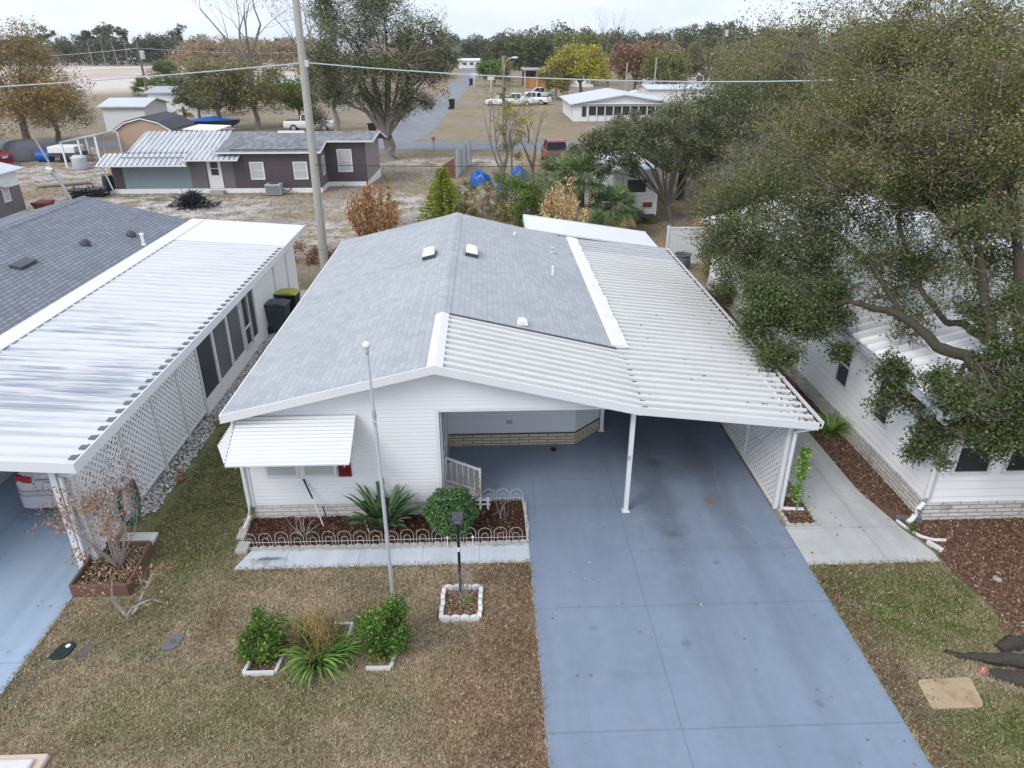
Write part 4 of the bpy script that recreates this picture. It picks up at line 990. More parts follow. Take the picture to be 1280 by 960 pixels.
# black post with a small box head, in the scalloped square bed
t = thing('post_light', 'black post with a small box head and a white band rising from the square bed', 'post', (-.57, 9.95, 0))
MB().tube([(-.57, 9.95, 0), (-.565, 9.95, 1.55)], [.028, .026], 10).build('post', M['black'], t, smooth=40)
MB().lathe((-.566, 9.95, .98), [(.034, 0), (.035, .09)], 12).build('band', M['white_clean'], t, smooth=40)
MB().lathe((-.565, 9.95, 1.40), [(.028, 0), (.040, .02), (.040, .18), (.028, .20)], 10).build('collar', M['black'], t, smooth=40)
mb = MB(); mb.ext([(-.66, 9.86, 1.60), (-.47, 9.86, 1.60), (-.47, 9.86, 1.72), (-.66, 9.86, 1.72)], (0, .20, .02)); mb.build('head', M['dkgrey'], t, bevel=.012)
mb = MB(); mb.box((-.62, 9.853, 1.63), (-.51, 9.859, 1.69)); mb.build('face_plate', M['lid_grey'], t)

def edging(name, label, corners, mat, h=.10, w=.08, gap=(), scal=True, z0=0.0):
    """border of small concrete blocks with rounded tops, corner to corner"""
    t = thing(name, label, 'garden edging', corners[0] + (0,))
    for i in range(len(corners)):
        if i in gap: continue
        a, b = Vector(corners[i] + (z0,)), Vector(corners[(i + 1) % len(corners)] + (z0,)); L_ = (b - a).length; k = max(1, round(L_ / .155)) if scal else max(1, round(L_ / .5))
        d = (b - a).normalized(); s = d.cross(Vector((0, 0, 1))); mb = MB()
        for j in range(k):
            p0 = a + d * (L_ * j / k + .004); p1 = a + d * (L_ * (j + 1) / k - .004); jj = rnd.gauss(0, .004); hh = h + rnd.gauss(0, .006)
            pts = []
            for q in range(7):
                u = q / 6; zz = hh * (.72 + .28 * math.sin(math.pi * u)) if scal else hh
                pts.append(p0.lerp(p1, u) + Vector((0, 0, zz)))
            poly = [p0 - s * (w / 2 + jj)] + [q - s * (w / 2 + jj) for q in pts] + [p1 - s * (w / 2 + jj)]
            mb.ext(poly, s * w)
        mb.build('edging_side', mat, t)
    return t
edging('bed_edging', 'white scalloped square edging round the black post', [(-.88, 9.29), (-.22, 9.29), (-.20, 10.06), (-.87, 10.06)], M['edge_white'], .11, .07)
def disc_chips(name, c, hw, hd, mat, n, label):
    P = np.column_stack([c[0] + (nr.random(n) * 2 - 1) * hw, c[1] + (nr.random(n) * 2 - 1) * hd]); V, F = flat_chips(P, .012, .05, .45, .5, .03)
    tag(npmesh(name, V, F, mat), label, 'mulch', kind='stuff')
sheet('soil', [(-.86, 9.31), (-.24, 9.31), (-.22, 10.04), (-.85, 10.04)], .008, M['soil_brown']); disc_chips('bed_mulch', (-.545, 9.68), .30, .35, M['litter'], 900, 'dry leaf mulch inside the square bed')

# wire hoop border
HZ = .045
def hoop_mesh():
    mb = MB(); r = .0036
    def arch(w, h): return [Vector((-w / 2, 0, -.06)), Vector((-w / 2, 0, h - w / 2))] + [Vector((-w / 2 * math.cos(a), 0, h - w / 2 + w / 2 * math.sin(a))) for a in [math.pi * k / 8 for k in range(1, 8)]] + [Vector((w / 2, 0, h - w / 2)), Vector((w / 2, 0, -.06))]
    mb.tube(arch(.25, .34), r, 5); mb.tube(arch(.12, .21), r, 5)
    return mb
HB = thing('hoop_border', 'white wire hoop border fence round the dark red mulch bed', 'garden fence', (-2, 11.36, HZ))
proto = None
spots = [(-4.72 + .3066 * k, 11.375, 0) for k in range(18)] + [(.71, 11.52 + .30 * k, R(90)) for k in range(4)] + [(.56 - .30 * k, 12.72, 0) for k in range(3)] + [(-4.90 - .02 * k, 11.52 + .29 * k, R(96)) for k in range(3)]
for (x, y, a) in spots:
    if proto is None:
        o = hoop_mesh().build('hoop', M['edge_white'], HB, world=False); proto = o
    else:
        o = proto.copy(); C.objects.link(o); o.parent = HB
    o.location = (x + 2, y - 11.36, 0); o.rotation_euler = (rnd.gauss(0, .05), 0, a + rnd.gauss(0, .05))
mb = MB()
for a, b in (((-4.87, 11.375), (.70, 11.375)), ((.71, 11.40), (.71, 12.72)), ((-.2, 12.72), (.70, 12.72)), ((-4.88, 11.38), (-4.95, 12.2))):
    mb.tube([(a[0], a[1], HZ + .10), (b[0], b[1], HZ + .10)], .0034, 5)
mb.build('rail_wire', M['white_worn'], HB)
edging('bed_edging', 'stained white block edging along the front foot of the mulch bed', [(-4.86, 11.335), (.72, 11.345), (.755, 12.74), (.75, 12.75)], M['edge_stone'], .075, .05, gap=(2, 3))
# small white picket scrap by the railing
t = thing('picket_panel', 'short white picket panel between the round bush and the porch rail', 'garden fence', (-.3, 12.45, 0))
mb = MB(); mb.box((-.48, 12.45, .16), (.0, 12.47, .19)); mb.box((-.48, 12.45, .27), (.0, 12.47, .30)); mb.build('rail', M['white_clean'], t)
for k in range(3): mb = MB(); mb.box((-.40 + k * .16, 12.43, .04), (-.35 + k * .16, 12.449, .36)); mb.build('picket', M['white_clean'], t)
# border solar lights: two tiny white stakes seen beside the black post
for i, (x, lab) in enumerate(((-.86, 'small white stake light at the walk left of the black post'), (-.36, 'small white stake light at the walk right of the black post'))):
    t = thing('stake_light', lab, 'garden light', (x, 11.30, 0), group='stake lights')
    MB().tube([(x, 11.30, 0), (x, 11.30, .2)], .008, 6).build('stake', M['white_worn'], t); MB().lathe((x, 11.30, .2), [(.012, 0), (.026, .01), (.028, .035), (.006, .05)], 8).build('head', M['white_clean'], t)
# leaning stick and white rod against the front wall
t = thing('garden_tool', 'black topped white rod leaning on the front wall under the window', 'garden tool', (-3.55, 11.95, 0))
MB().tube([(-3.42, 11.98, .03), (-3.62, 12.16, .62)], .014, 6).build('shaft', M['white_clean'], t); MB().tube([(-3.62, 12.16, .62), (-3.78, 12.27, 1.02)], .018, 6).build('grip', M['black'], t)
tag(MB().tube([(-3.32, 12.0, .04), (-3.44, 12.17, .42)], .014, 6).build('stake', M['black']), 'black stick leaning on the brick footing under the window', 'stake')
tag(MB().tube([(-2.46, 11.75, .03), (-2.56, 11.80, .42)], .013, 6).build('stake', M['white_clean']), 'white garden stake left of the strap leaved plant', 'stake')
mb = MB(); mb.box((-4.98, 11.2, .0), (-4.75, 11.5, .10)); mb.box((-5.1, 11.65, 0), (-4.94, 12.05, .07)); 
tag(mb.build('splash_block', M['edge_stone'], bevel=.015), 'weathered stone block at the left end of the front bed', 'block')

# plants ------------------------------------------------------
def strap_plant(name, label, cat, base, n, length, width, mat, group=None, spread=1.0, seed=3, arch=.6, paddle=False):
    r = random.Random(seed); t = thing(name, label, cat, base, group=group); V = []; F = []
    for k in range(n):
        a = r.random() * 6.283; L_ = length * (.6 + .5 * r.random()); out = spread * (.25 + .75 * r.random()); w = width * (.7 + .5 * r.random())
        d = Vector((math.cos(a), math.sin(a), 0)); s = Vector((-d.y, d.x, 0)); p = Vector(base) + d * .06 * r.random() + s * .05 * (r.random() - .5)
        elev = math.pi / 2 - out * .9; m = 8; row = []
        for i in range(m + 1):
            u = i / m; e = elev - arch * u * u * 1.6
            if i: p = p + (d * math.cos(e) + Vector((0, 0, 1)) * math.sin(e)) * L_ / m
            if paddle: ww = w * (.12 if u < .38 else max(.03, math.sin(math.pi * min(1, (u - .34) / .66)) ** .7))
            else: ww = w * (1 - u) ** .6 * (.5 + .5 * min(1, u * 5))
            fold = Vector((0, 0, ww * .35)) - d * ww * .1
            row.append((p + s * ww / 2 + fold, p.copy(), p - s * ww / 2 + fold))
        b0 = len(V); V += [q for rr3 in row for q in rr3]
        for i in range(m):
            for j in (0, 1): F.append((b0 + 3 * i + j, b0 + 3 * i + j + 1, b0 + 3 * i + 4 + j, b0 + 3 * i + 3 + j))
    npmesh('foliage', [tuple(q) for q in V], F, mat, t, smooth=True)
    return t
strap_plant('paddle_leaf_plant', 'large paddle leaved dark green plant against the white front wall', 'plant', (-2.20, 11.86, .04), 110, 1.02, .085, M['leaf_bop'], seed=5, arch=.25, spread=1.0, paddle=True)

def shrub(name, label, base, rx, ry, h, n, leaf, mat, zmin=.0, cat='shrub', group=None, stems=7, stemmat='twig_brown', shell=.5, lobes=9, seed=0, trunk=0.0, width=.5, taper=0.0):
    r = random.Random(seed + 100); b = Vector(base); t = thing(name, label, cat, base, group=group); P = []
    for k in range(lobes):
        a = r.random() * 6.283; q = math.sqrt(r.random()) * .62; zz = r.random()
        if k < 3: q, zz = .25 * k, .0 + .04 * k              # the skirt of the bush reaches the ground
        tp = 1 - taper * zz
        c = (b.x + rx * q * math.cos(a) * tp, b.y + ry * q * math.sin(a) * tp, b.z + zmin + (h - zmin) * (.13 + .70 * zz)); P.append(clump_points(c, min(rx, h * .5) * (.45 + .2 * r.random()), n // lobes, shell))
    P = np.vstack(P); P = P[P[:, 2] > b.z + .03]
    V, F = leaf_cards(P, leaf, width); npmesh('foliage', V, F, mat, t)
    mb = MB()
    for k in range(stems):
        a = r.random() * 6.283; e = Vector((b.x + rx * .55 * math.cos(a), b.y + ry * .55 * math.sin(a), b.z + h * (.5 + .35 * r.random())))
        m_ = b.lerp(e, .5) + Vector((0, 0, h * .1)); mb.tube([b - Vector((0, 0, .02)), m_, e], [.012 + trunk, .009 + trunk * .6, .004], 5, False)
    mb.build('stems', M[stemmat], t)
    return t
# round clipped bush: one dense ball
t = thing('round_bush', 'dense round dark green clipped bush in front of the porch rail', 'bush', (-.80, 11.75, .04))
d_ = unit(11000); q_ = d_ * (.50 * (.80 + .20 * nr.random(11000)) * (1 + .09 * np.sin(d_[:, 0] * 7 + 1) * np.sin(d_[:, 2] * 6 + .6) + .06 * np.sin(d_[:, 1] * 9 + d_[:, 0] * 4) + .05 * nr.random(11000)))[:, None]; P = q_ * np.array([1, 1, .95]) + np.array([-.80, 11.75, .50]); P = P[P[:, 2] > .06]
V, F = leaf_cards(P, .05, .6); npmesh('foliage', V, F, M['leaf_box'], t)
mb = MB()
for k in range(6): a = k * 1.05; mb.tube([(-.80, 11.75, .0), (-.80 + .25 * math.cos(a), 11.75 + .25 * math.sin(a), .5)], [.02, .008], 5, False)
mb.build('stems', M['twig_brown'], t)

shrub('shrub', 'bright green leafy shrub in white edging, leftmost of the lawn plants', (-3.72, 8.60, 0), .50, .44, .84, 7200, .055, M['leaf_bright'], .05, group='lawn shrubs', lobes=12, seed=1)
shrub('shrub', 'tall glossy green shrub with yellow flecks, right of the plumed grass on the lawn', (-1.74, 8.62, 0), .44, .42, 1.20, 11000, .055, M['leaf_bright'], .05, group='lawn shrubs', lobes=14, seed=2)
V_ = np.vstack([clump_points((-3.72, 8.70, .84), .13, 260, .3), clump_points((-3.70, 8.66, .72), .15, 260, .3)]); Vv, Ff = leaf_cards(V_, .05); 
tag(npmesh('sprig', Vv, Ff, M['leaf_bright'], bpy.data.objects['shrub']))
edging('bed_edging', 'white plank edging at the foot of the leftmost lawn shrub', [(-3.93, 8.24), (-3.44, 8.24), (-3.40, 8.62), (-3.88, 8.62)], M['edge_white'], .07, .05, scal=False, gap=(2,))
edging('bed_edging', 'white plank edging behind the plumed grass clump', [(-2.98, 8.62), (-2.46, 8.62), (-2.38, 9.25), (-2.95, 9.25)], M['edge_white'], .07, .05, scal=False, gap=(0, 3))
edging('bed_edging', 'white plank edging at the foot of the tall glossy shrub', [(-2.02, 8.28), (-1.62, 8.28), (-1.56, 8.75), (-2.0, 8.75)], M['edge_white'], .07, .05, scal=False, gap=(2, 3))
sheet('soil', [(-2.96, 8.64), (-2.48, 8.64), (-2.41, 9.22), (-2.93, 9.22)], .008, M['soil_brown']); sheet('soil', [(-3.92, 8.26), (-3.46, 8.26), (-3.42, 8.6), (-3.87, 8.6)], .008, M['soil_red'])
# plumed grass with tan haze of stalks and strap leaves below
strap_plant('strap_plant', 'clump of bright green strap leaves at the foot of the plumed grass', 'plant', (-2.78, 8.36, 0), 130, .74, .05, M['leaf_iris'], seed=9, arch=.9)
strap_plant('strap_plant', 'second clump of strap leaves beside the white plank edging', 'plant', (-2.48, 8.55, 0), 60, .58, .045, M['leaf_iris'], seed=12, arch=.9)
t = thing('plumed_grass', 'feathery tan and green ornamental grass between the two lawn shrubs', 'ornamental grass', (-2.88, 8.72, 0)); V = []; F = []
r = random.Random(4)
for k in range(700):
    a = r.random() * 6.283; L_ = .68 * (.5 + .6 * r.random()); out = abs(r.gauss(0, .30)); d = Vector((math.cos(a), math.sin(a), 0)); s = Vector((-d.y, d.x, 0)) * .004
    p = Vector((-2.88, 8.72, 0)) + d * .12 * r.random(); e = math.pi / 2 - out; b0 = len(V)
    for i in range(6):
        if i: p = p + (d * math.cos(e) + Vector((0, 0, math.sin(e)))) * L_ / 5; e -= .16 + out * .22
        w = 1.5 if 2 < i < 5 else .8
        V += [p + s * w, p - s * w]
    for i in range(5): F.append((b0 + 2 * i, b0 + 2 * i + 1, b0 + 2 * i + 3, b0 + 2 * i + 2))
npmesh('stalks', [tuple(q) for q in V], F, M['leaf_olive'], t)
P = np.vstack([clump_points((-2.86, 8.68, .58), .34, 900, .3), clump_points((-2.68, 8.58, .42), .26, 1100, .3)])
V, F = leaf_cards(P, .10, .06, dirs=unit(len(P)) * .6 + np.array([0, 0, .8])); npmesh('plumes', V, F, M['leaf_plume'], t)
V = []; 
mb = MB()
for k in range(5): x = -2.80 + .1 * k; mb.tube([(x, 8.75, .5), (x + r.gauss(0, .03), 8.8, 1.15 + .12 * k % .3), (x + r.gauss(0, .06), 8.85, 1.45 + r.random() * .2)], [.006, .005, .003], 4)
mb.build('flower_stems', M['leaf_olive'], t)

def twig_shrub(name, label, base, n, length, r0, depth, mat, spread=.6, seed=1, leaf=None, nleaf=0, lsize=.05, up=.25, lean=.5, group=None, cat='shrub', kids=(2, 3), trunks=None):
    rr2 = random.Random(seed); t = thing(name, label, cat, base, group=group); mb = MB(); tips = []
    for k in range(n):
        a = 6.283 * k / n + rr2.random(); d = Vector((math.cos(a) * lean, math.sin(a) * lean, 1))
        branches(mb, Vector(base) + Vector((math.cos(a) * .04, math.sin(a) * .04, -.02)), d, length * (.8 + .4 * rr2.random()), r0, depth, spread, up, 5, kids, 3, .7, rr2, tips)
    mb.build('branches', mat, t)
    if leaf and tips:
        T_ = np.array([tuple(q) for q in tips]); k = nleaf // len(T_) + 1; P = np.repeat(T_, k, 0)[:nleaf] + nr.normal(size=(min(nleaf, len(T_) * k), 3)) * lsize * 1.6
        V, F = leaf_cards(P, lsize, .6); npmesh('foliage', V, F, leaf, t)
    return t
twig_shrub('bare_shrub', 'bare pale twiggy shrub in the mulch bed under the front window', (-3.78, 11.72, .05), 9, .30, .010, 2, M['bark_pale'], seed=3, lean=.7)
twig_shrub('bare_shrub', 'pale bare twigs growing round the black post in the square bed', (-.50, 9.80, 0), 12, .42, .008, 2, M['bark_pale'], seed=4, lean=.18, spread=.35)
twig_shrub('bare_shrub', 'thin bare twigs in the lawn behind the plumed grass', (-2.60, 9.0, 0), 6, .45, .006, 2, M['bark_pale'], seed=8, lean=.15, spread=.35)
twig_shrub('bare_shrub', 'little bare stems in the mulch bed corner beside the blue drive', (.25, 12.1, .05), 4, .28, .008, 1, M['bark_pale'], seed=6, lean=.2)
twig_shrub('bare_shrub', 'leafy twig between the porch railing and the picket panel', (-.30, 12.65, .04), 4, .40, .008, 1, M['twig_brown'], seed=7, lean=.2, leaf=M['leaf_olive'], nleaf=160, lsize=.04)
t = strap_plant('strap_plant', 'small tuft of green blades in the square bed', 'plant', (-.5, 9.66, .01), 14, .2, .02, M['leaf_iris'], seed=19)

# small tree by the right carport post and its bed
t = thing('sapling', 'slim young tree with pale green leaves beside the right carport post', 'young tree', (6.38, 12.0, 0))
mb = MB(); mb.tube([(6.38, 12.0, 0), (6.40, 12.02, .55), (6.42, 12.08, 1.0), (6.38, 12.1, 1.55)], [.022, .018, .013, .006], 6)
for z_ in (.5, .6, .8, 1.0, 1.2): a = z_ * 9; mb.tube([(6.40, 12.03, z_), (6.40 + .2 * math.cos(a), 12.03 + .2 * math.sin(a), z_ + .16)], [.008, .003], 4)
mb.build('trunk', M['bark_pale'], t, smooth=True)
P = np.vstack([clump_points((6.36, 12.06, z_), r_, n_, .3) for z_, r_, n_ in ((.55, .20, 130), (.72, .16, 110), (1.0, .17, 200), (1.25, .19, 260), (1.5, .15, 200), (1.62, .12, 90))]); V, F = leaf_cards(P, .065, .6); npmesh('foliage', V, F, M['leaf_iris'], t)
edging('bed_edging', 'weathered stone edging round the sapling bed by the carport post', [(6.10, 11.66), (6.72, 11.66), (6.74, 12.7), (6.12, 12.7)], M['edge_stone'], .10, .07)
sheet('soil', [(6.13, 11.69), (6.70, 11.69), (6.72, 12.68), (6.14, 12.68)], .055, M['soil_brown'], thick=.05)
P = scatter([(6.13, 11.69), (6.70, 11.69), (6.72, 12.68), (6.14, 12.68)], 900); V, F = flat_chips(P, .058, .06, .45, .5, .03); tag(npmesh('bed_mulch', V, F, M['mulch_brown']), 'brown leaf mulch in the sapling bed', 'mulch', kind='stuff')

# right neighbour's planting
strap_plant('grass_clump', 'clump of long green blades in the mulch by the right house wall', 'plant', (8.62, 15.4, 0), 170, .95, .03, M['leaf_iris'], seed=22, arch=.8)
shrub('small_shrub', 'small yellow green shrub where the concrete walk meets the mulch', (8.56, 11.35, 0), .17, .17, .26, 420, .04, M['leaf_bright'], .02, lobes=5, stems=3, seed=5)
mb = MB()
pts = [Vector((8.42, 11.75, .0)), Vector((8.50, 11.45, 0)), Vector((8.62, 11.22, 0)), Vector((8.80, 11.10, 0)), Vector((9.05, 11.08, 0))]
mb.tube([p_ + Vector((0, 0, .05)) for p_ in pts], .035, 6); tag(mb.build('edge_strip', M['edge_white'], smooth=50), 'curved white edging strip at the corner of the mulch and walk', 'garden edging')
mb = MB(); mb.beam((8.66, 11.05, .05), (8.80, 10.76, .05), .07, .09); tag(mb.build('edge_block', M['edge_white'], bevel=.01), 'short white edging block at the front corner of the concrete walk', 'block')
mb = MB(); mb.beam((8.46, 11.88, .05), (8.92, 11.70, .06), .12, .07); tag(mb.build('splash_block', M['lid_grey'], bevel=.01), 'dark splash block under the right house downspout', 'block')
mb = MB(); mb.lathe((9.37, 9.96, 0), [(.06, .0), (.085, .0), (.085, .03), (.06, .035)], 14); tag(mb.build('pipe_ring', M['edge_stone'], smooth=40), 'small grey pipe ring set in the brown mulch', 'pipe cap')

# logs, ribbon, slab at the right edge
def log(label, pts, rad, seed):
    r2 = random.Random(seed); rings = []; P = [Vector(q) for q in pts]
    fine = []
    for i in range(len(P) - 1):
        for k in range(4): fine.append((P[i].lerp(P[i + 1], k / 4), rad[i] + (rad[i + 1] - rad[i]) * k / 4))
    fine.append((P[-1], rad[-1]))
    mb = MB(); mb.tube([q + Vector((0, r2.gauss(0, .014), r2.gauss(0, .012))) for q, _ in fine], [a * (1 + r2.gauss(0, .10)) for _, a in fine], 16)
    mb.v = [(x + r2.gauss(0, .012), y + r2.gauss(0, .012), z + r2.gauss(0, .012)) for x, y, z in mb.v]
    return tag(mb.build('log', M['logdark'], smooth=55), label, 'log', 'dark logs on the lawn edge')
log('long black weathered log tapering to a thin end on the lawn by the mulch', [(7.38, 8.28, .02), (7.70, 8.16, .05), (8.2, 8.02, .10), (8.9, 7.9, .11), (9.6, 7.85, .10)], [.02, .06, .10, .115, .10], 1)
log('broad flat black log lying in front of the longer log', [(7.85, 7.80, -.02), (8.2, 7.72, .0), (8.7, 7.66, .02), (9.5, 7.6, .02)], [.10, .15, .17, .15], 2)
log('black stump end lying behind the longer log', [(8.30, 8.34, -.02), (8.6, 8.40, .02), (8.95, 8.42, .0)], [.10, .15, .11], 3)
t = thing('marker_ribbon', 'pink marker ribbon on the lawn in front of the black logs', 'ribbon', (7.72, 7.86, 0))
mb = MB(); mb.ext([(7.68, 7.86, .03), (7.75, 7.84, .02), (7.77, 7.87, .12), (7.71, 7.88, .10)], (.004, .006, 0)); mb.ext([(7.75, 7.84, .02), (7.79, 7.87, .03), (7.77, 7.87, .08)], (.003, .006, 0)); mb.build('flag', M['pink'], t); MB().tube([(7.72, 7.87, 0), (7.72, 7.87, .1)], .006, 5).build('stub', M['white_worn'], t)
def rounded(cs, r=.06, z0=.0, z1=.03):
    out = []; n = len(cs)
    for i in range(n):
        p, a, b = Vector(cs[i]), Vector(cs[i - 1]), Vector(cs[(i + 1) % n])
        for k in range(5):
            u = k / 4; q0 = p + (a - p).normalized() * r; q1 = p + (b - p).normalized() * r; out.append(q0.lerp(p, u).lerp(p.lerp(q1, u), u))
    return MB().ext([(q.x, q.y, z0) for q in out], (0, 0, z1 - z0))
tag(rounded([(6.53, 7.2), (7.34, 7.21), (7.47, 7.77), (6.59, 7.74)], .09, 0, .045).build('cover_slab', M['paver'], bevel=.008), 'square slab with orange stains and round corners in the right lawn', 'slab')
# utility lids in the left lawn
tt = tag(rounded([(-7.20, 8.66), (-6.92, 8.66), (-6.86, 9.02), (-7.12, 9.02)], .12, 0, .035).build('meter_lid', M['lid_dark'], bevel=.008), 'black green meter lid with a pale spot beside the left drive', 'utility lid')
MB().lathe((-6.99, 8.93, .035), [(.04, 0), (.04, .008), (.03, .012)], 12).build('cap', M['white_worn'], tt)
tag(rounded([(-6.80, 8.70), (-6.60, 8.70), (-6.52, 8.98), (-6.72, 8.98)], .05, 0, .02).build('meter_lid', M['lid_brown'], bevel=.006), 'brown half buried lid right beside the black green meter lid', 'utility lid')
tt = tag(rounded([(-5.48, 8.80), (-5.22, 8.80), (-5.14, 9.15), (-5.38, 9.15)], .09, 0, .03).build('meter_lid', M['lid_grey'], bevel=.008), 'grey oval lid alone in the middle of the left lawn', 'utility lid')
MB().lathe((-5.31, 8.97, .03), [(.05, 0), (.05, .006), (.04, .008)], 12).build('cap', M['lid_brown'], tt)
# block in the near left corner
t = thing('stone_block', 'pale block with orange stained edges at the near left corner of the lawn', 'block', (-6.5, 6.4, 0))
mb = MB(); mb.box((-7.05, 6.15, 0), (-6.18, 6.90, .10)); mb.build('base', M['block'], t, bevel=.03)
mb = MB(); mb.box((-6.95, 6.25, .10), (-6.30, 6.78, .16)); mb.build('top', M['edge_white'], t, bevel=.04)
# planter box at the left drive with crape myrtle
t = thing('planter_box', 'low brown timber planter box beside the left drive', 'planter', (-7.0, 10.7, 0))
PC = [(-7.53, 10.14), (-6.52, 10.14), (-6.62, 11.36), (-7.58, 11.36)]
for i in range(4):
    a, b = Vector(PC[i] + (.13,)), Vector(PC[(i + 1) % 4] + (.13,)); mb = MB(); mb.beam(a, b, .05, .26); mb.build('board', M['planter'], t, bevel=.008)
mb = MB(); mb.ext([(x, y, 0) for x, y in PC], (0, 0, .17)); mb.build('soil', M['soil_red'], t)
P = scatter([(-7.48, 10.2), (-6.58, 10.2), (-6.66, 11.3), (-7.52, 11.3)], 1300); V, F = flat_chips(P, .175, .05, .5, .5, .03); tag(npmesh('leaf_mulch', V, F, M['litter'], t), kind='stuff')
twig_shrub('ornamental_tree', 'many stemmed small tree with rusty dead leaves in the brown planter', (-6.98, 10.78, .15), 14, .74, .018, 3, M['bark_pale'], spread=.40, seed=21, leaf=M['leaf_russet'], nleaf=2300, lsize=.05, up=.22, lean=.36, cat='tree')
twig_shrub('ornamental_tree', 'small pale barked tree in the lawn just in front of the brown planter', (-6.32, 9.62, 0), 3, .48, .04, 2, M['bark_pale'], spread=.55, seed=33, leaf=M['leaf_dry'], nleaf=230, lsize=.05, up=.1, lean=.75, cat='tree')
mb = MB(); mb.box((-7.36, 11.42, 0), (-6.70, 11.86, .10)); tag(mb.build('step_slab', M['edge_white'], bevel=.015), 'white slab lying behind the brown planter', 'slab')
# garden hose hung on the lattice
t = thing('garden_hose', 'coiled teal green garden hose hanging on the left lattice', 'hose', (-7.35, 12.2, 0))
mb = MB()
for k in range(7):
    pts = []
    for i in range(26):
        a = 6.283 * i / 25; pts.append((-7.36 + .025 * (k % 3), 12.15 + .025 * k + (.27 + .012 * k) * math.sin(a), .62 + (.46 + .014 * k) * math.cos(a) - .05))
    mb.tube(pts, .014, 6)
mb.build('coil', M['hose'], t, smooth=True)
mb = MB(); mb.box((-7.44, 12.05, 1.02), (-7.26, 12.45, 1.10)); mb.build('hanger', M['white_clean'], t)
shrub('dry_tuft', 'rust brown dry tuft beside the gravel under the screened room', (-7.02, 16.6, 0), .25, .25, .32, 500, .06, M['leaf_dry2'], .02, cat='plant', lobes=4, stems=4, seed=40)
shrub('dry_tuft', 'rust brown dry tuft at the foot of the left lattice', (-7.0, 13.9, 0), .22, .22, .26, 400, .06, M['leaf_dry'], .02, cat='plant', lobes=4, stems=4, seed=41)

# wheelie bins -------------------------------------------------
def wheelie(name, label, loc, rz, mat, lidmat, group, s=1.0):
    t = thing(name, label, 'bin', loc, rz, group)
    mb = MB(); rings = []
    for z_, w_, d_ in ((.06, .22, .24), (.5, .255, .285), (.92, .285, .33), (.98, .30, .35)): rings.append([Vector((sx * w_ * s, sy * d_ * s, z_ * s)) for sx, sy in ((-1, -1), (1, -1), (1, 1), (-1, 1))])
    mb.loft(rings); mb.build('body', M[mat], t, world=False, bevel=.025)
    mb = MB(); mb.ext([(-.31 * s, -.37 * s, .985 * s), (-.31 * s, .36 * s, 1.0 * s), (-.31 * s, .38 * s, 1.05 * s), (-.31 * s, -.1 * s, 1.09 * s), (-.31 * s, -.37 * s, 1.03 * s)], (.62 * s, 0, 0)); mb.build('lid', M[lidmat], t, world=False, bevel=.02)
    mb = MB(); mb.tube([(-.26 * s, .38 * s, .96 * s), (-.26 * s, .43 * s, .98 * s), (.26 * s, .43 * s, .98 * s), (.26 * s, .38 * s, .96 * s)], .018 * s, 6); mb.build('handle', M[mat], t, world=False)
    for sx in (-1, 1): mb = MB(); mb.tube([(sx * .24 * s, .30 * s, .12 * s), (sx * .31 * s, .30 * s, .12 * s)], .12 * s, 12); mb.build('wheel', M['tyre'], t, world=False)
    return t
wheelie('wheelie_bin', 'grey blue wheelie bin beside the left house wall', (-7.10, 23.1, .02), R(85), 'bin', 'bin', 'bins by the left house')
wheelie('wheelie_bin', 'black wheelie bin with a lime lid behind the grey blue one', (-7.02, 24.25, .02), R(85), 'binblack', 'yellowgreen', 'bins by the left house')
# ------------------------------------------------------------------ poles and wires
t = thing('utility_pole', 'tall weathered grey utility pole rising behind the left house', 'utility pole', (-7.14, 30.74, 0))
MB().tube([(-7.14, 30.74, -.2), (-7.08, 30.74, 5), (-7.03, 30.74, 13.2)], [.20, .165, .125], 14).build('pole', M['woodpole'], t, smooth=40)
MB().lathe((-7.135, 30.73, .9), [(.205, 0), (.205, .06)], 14).build('band', M['metal'], t)
mb = MB(); mb.box((-7.0, 30.62, 8.12), (-6.82, 30.68, 8.36)); mb.build('clamp', M['galv'], t)
mb = MB(); mb.tube([(-7.12, 30.57, .3), (-7.05, 30.6, 6)], .02, 6); mb.build('conduit', M['metal'], t)
def wire(label, pts, r, mat, group=None):
    """catenary-like spans"""
    mb = MB()
    for a, b, sag in pts:
        a, b = Vector(a), Vector(b); mb.tube([a.lerp(b, i / 14) - Vector((0, 0, sag * 4 * (i / 14) * (1 - i / 14))) for i in range(15)], r, 5)
    return tag(mb.build('power_line', mat), label, 'power line', group)
wire('thick pale cable crossing the whole view at the tall pole', [((-34, 30.6, 6.9), (-6.9, 30.68, 8.26), .25), ((-6.9, 30.68, 8.26), (16.4, 30.7, 7.66), .35)], .022, M['galv'])
wire('thin dark wire crossing low behind the house roof from the tall pole', [((-7.0, 30.6, 4.42), (8.6, 36.5, 3.55), .12)], .012, M['black'])
for i, (za, zb_, ya, yb) in enumerate(((13.0, 12.1, 30.7, 60), (12.6, 11.5, 30.7, 62))):
    wire('fine high wire against the pale sky at the left, %s' % ('upper of two' if i == 0 else 'lower of two'), [((-50, 62, za + .2), (-7.0, 30.75, za), .4)], .010, M['galv'])
    wire('fine high wire against the pale sky at the right, %s' % ('upper of two' if i == 0 else 'lower of two'), [((-7.0, 30.75, za), (75, 118, za + 1.2 - i), .8)], .012, M['galv'])
t = thing('street_lamp', 'tan wooden pole with a curved lamp arm by the far side street', 'street lamp', (1.72, 67, 0))
MB().tube([(1.72, 67, -.2), (1.70, 67, 7.9)], [.17, .13], 10).build('pole', M['woodpole_tan'], t, smooth=40)
MB().tube([(1.75, 66.9, 6.6), (1.85, 66.85, 7.3), (2.1, 66.8, 7.68), (2.45, 66.75, 7.78)], .04, 8).build('arm', M['galv'], t, smooth=50)
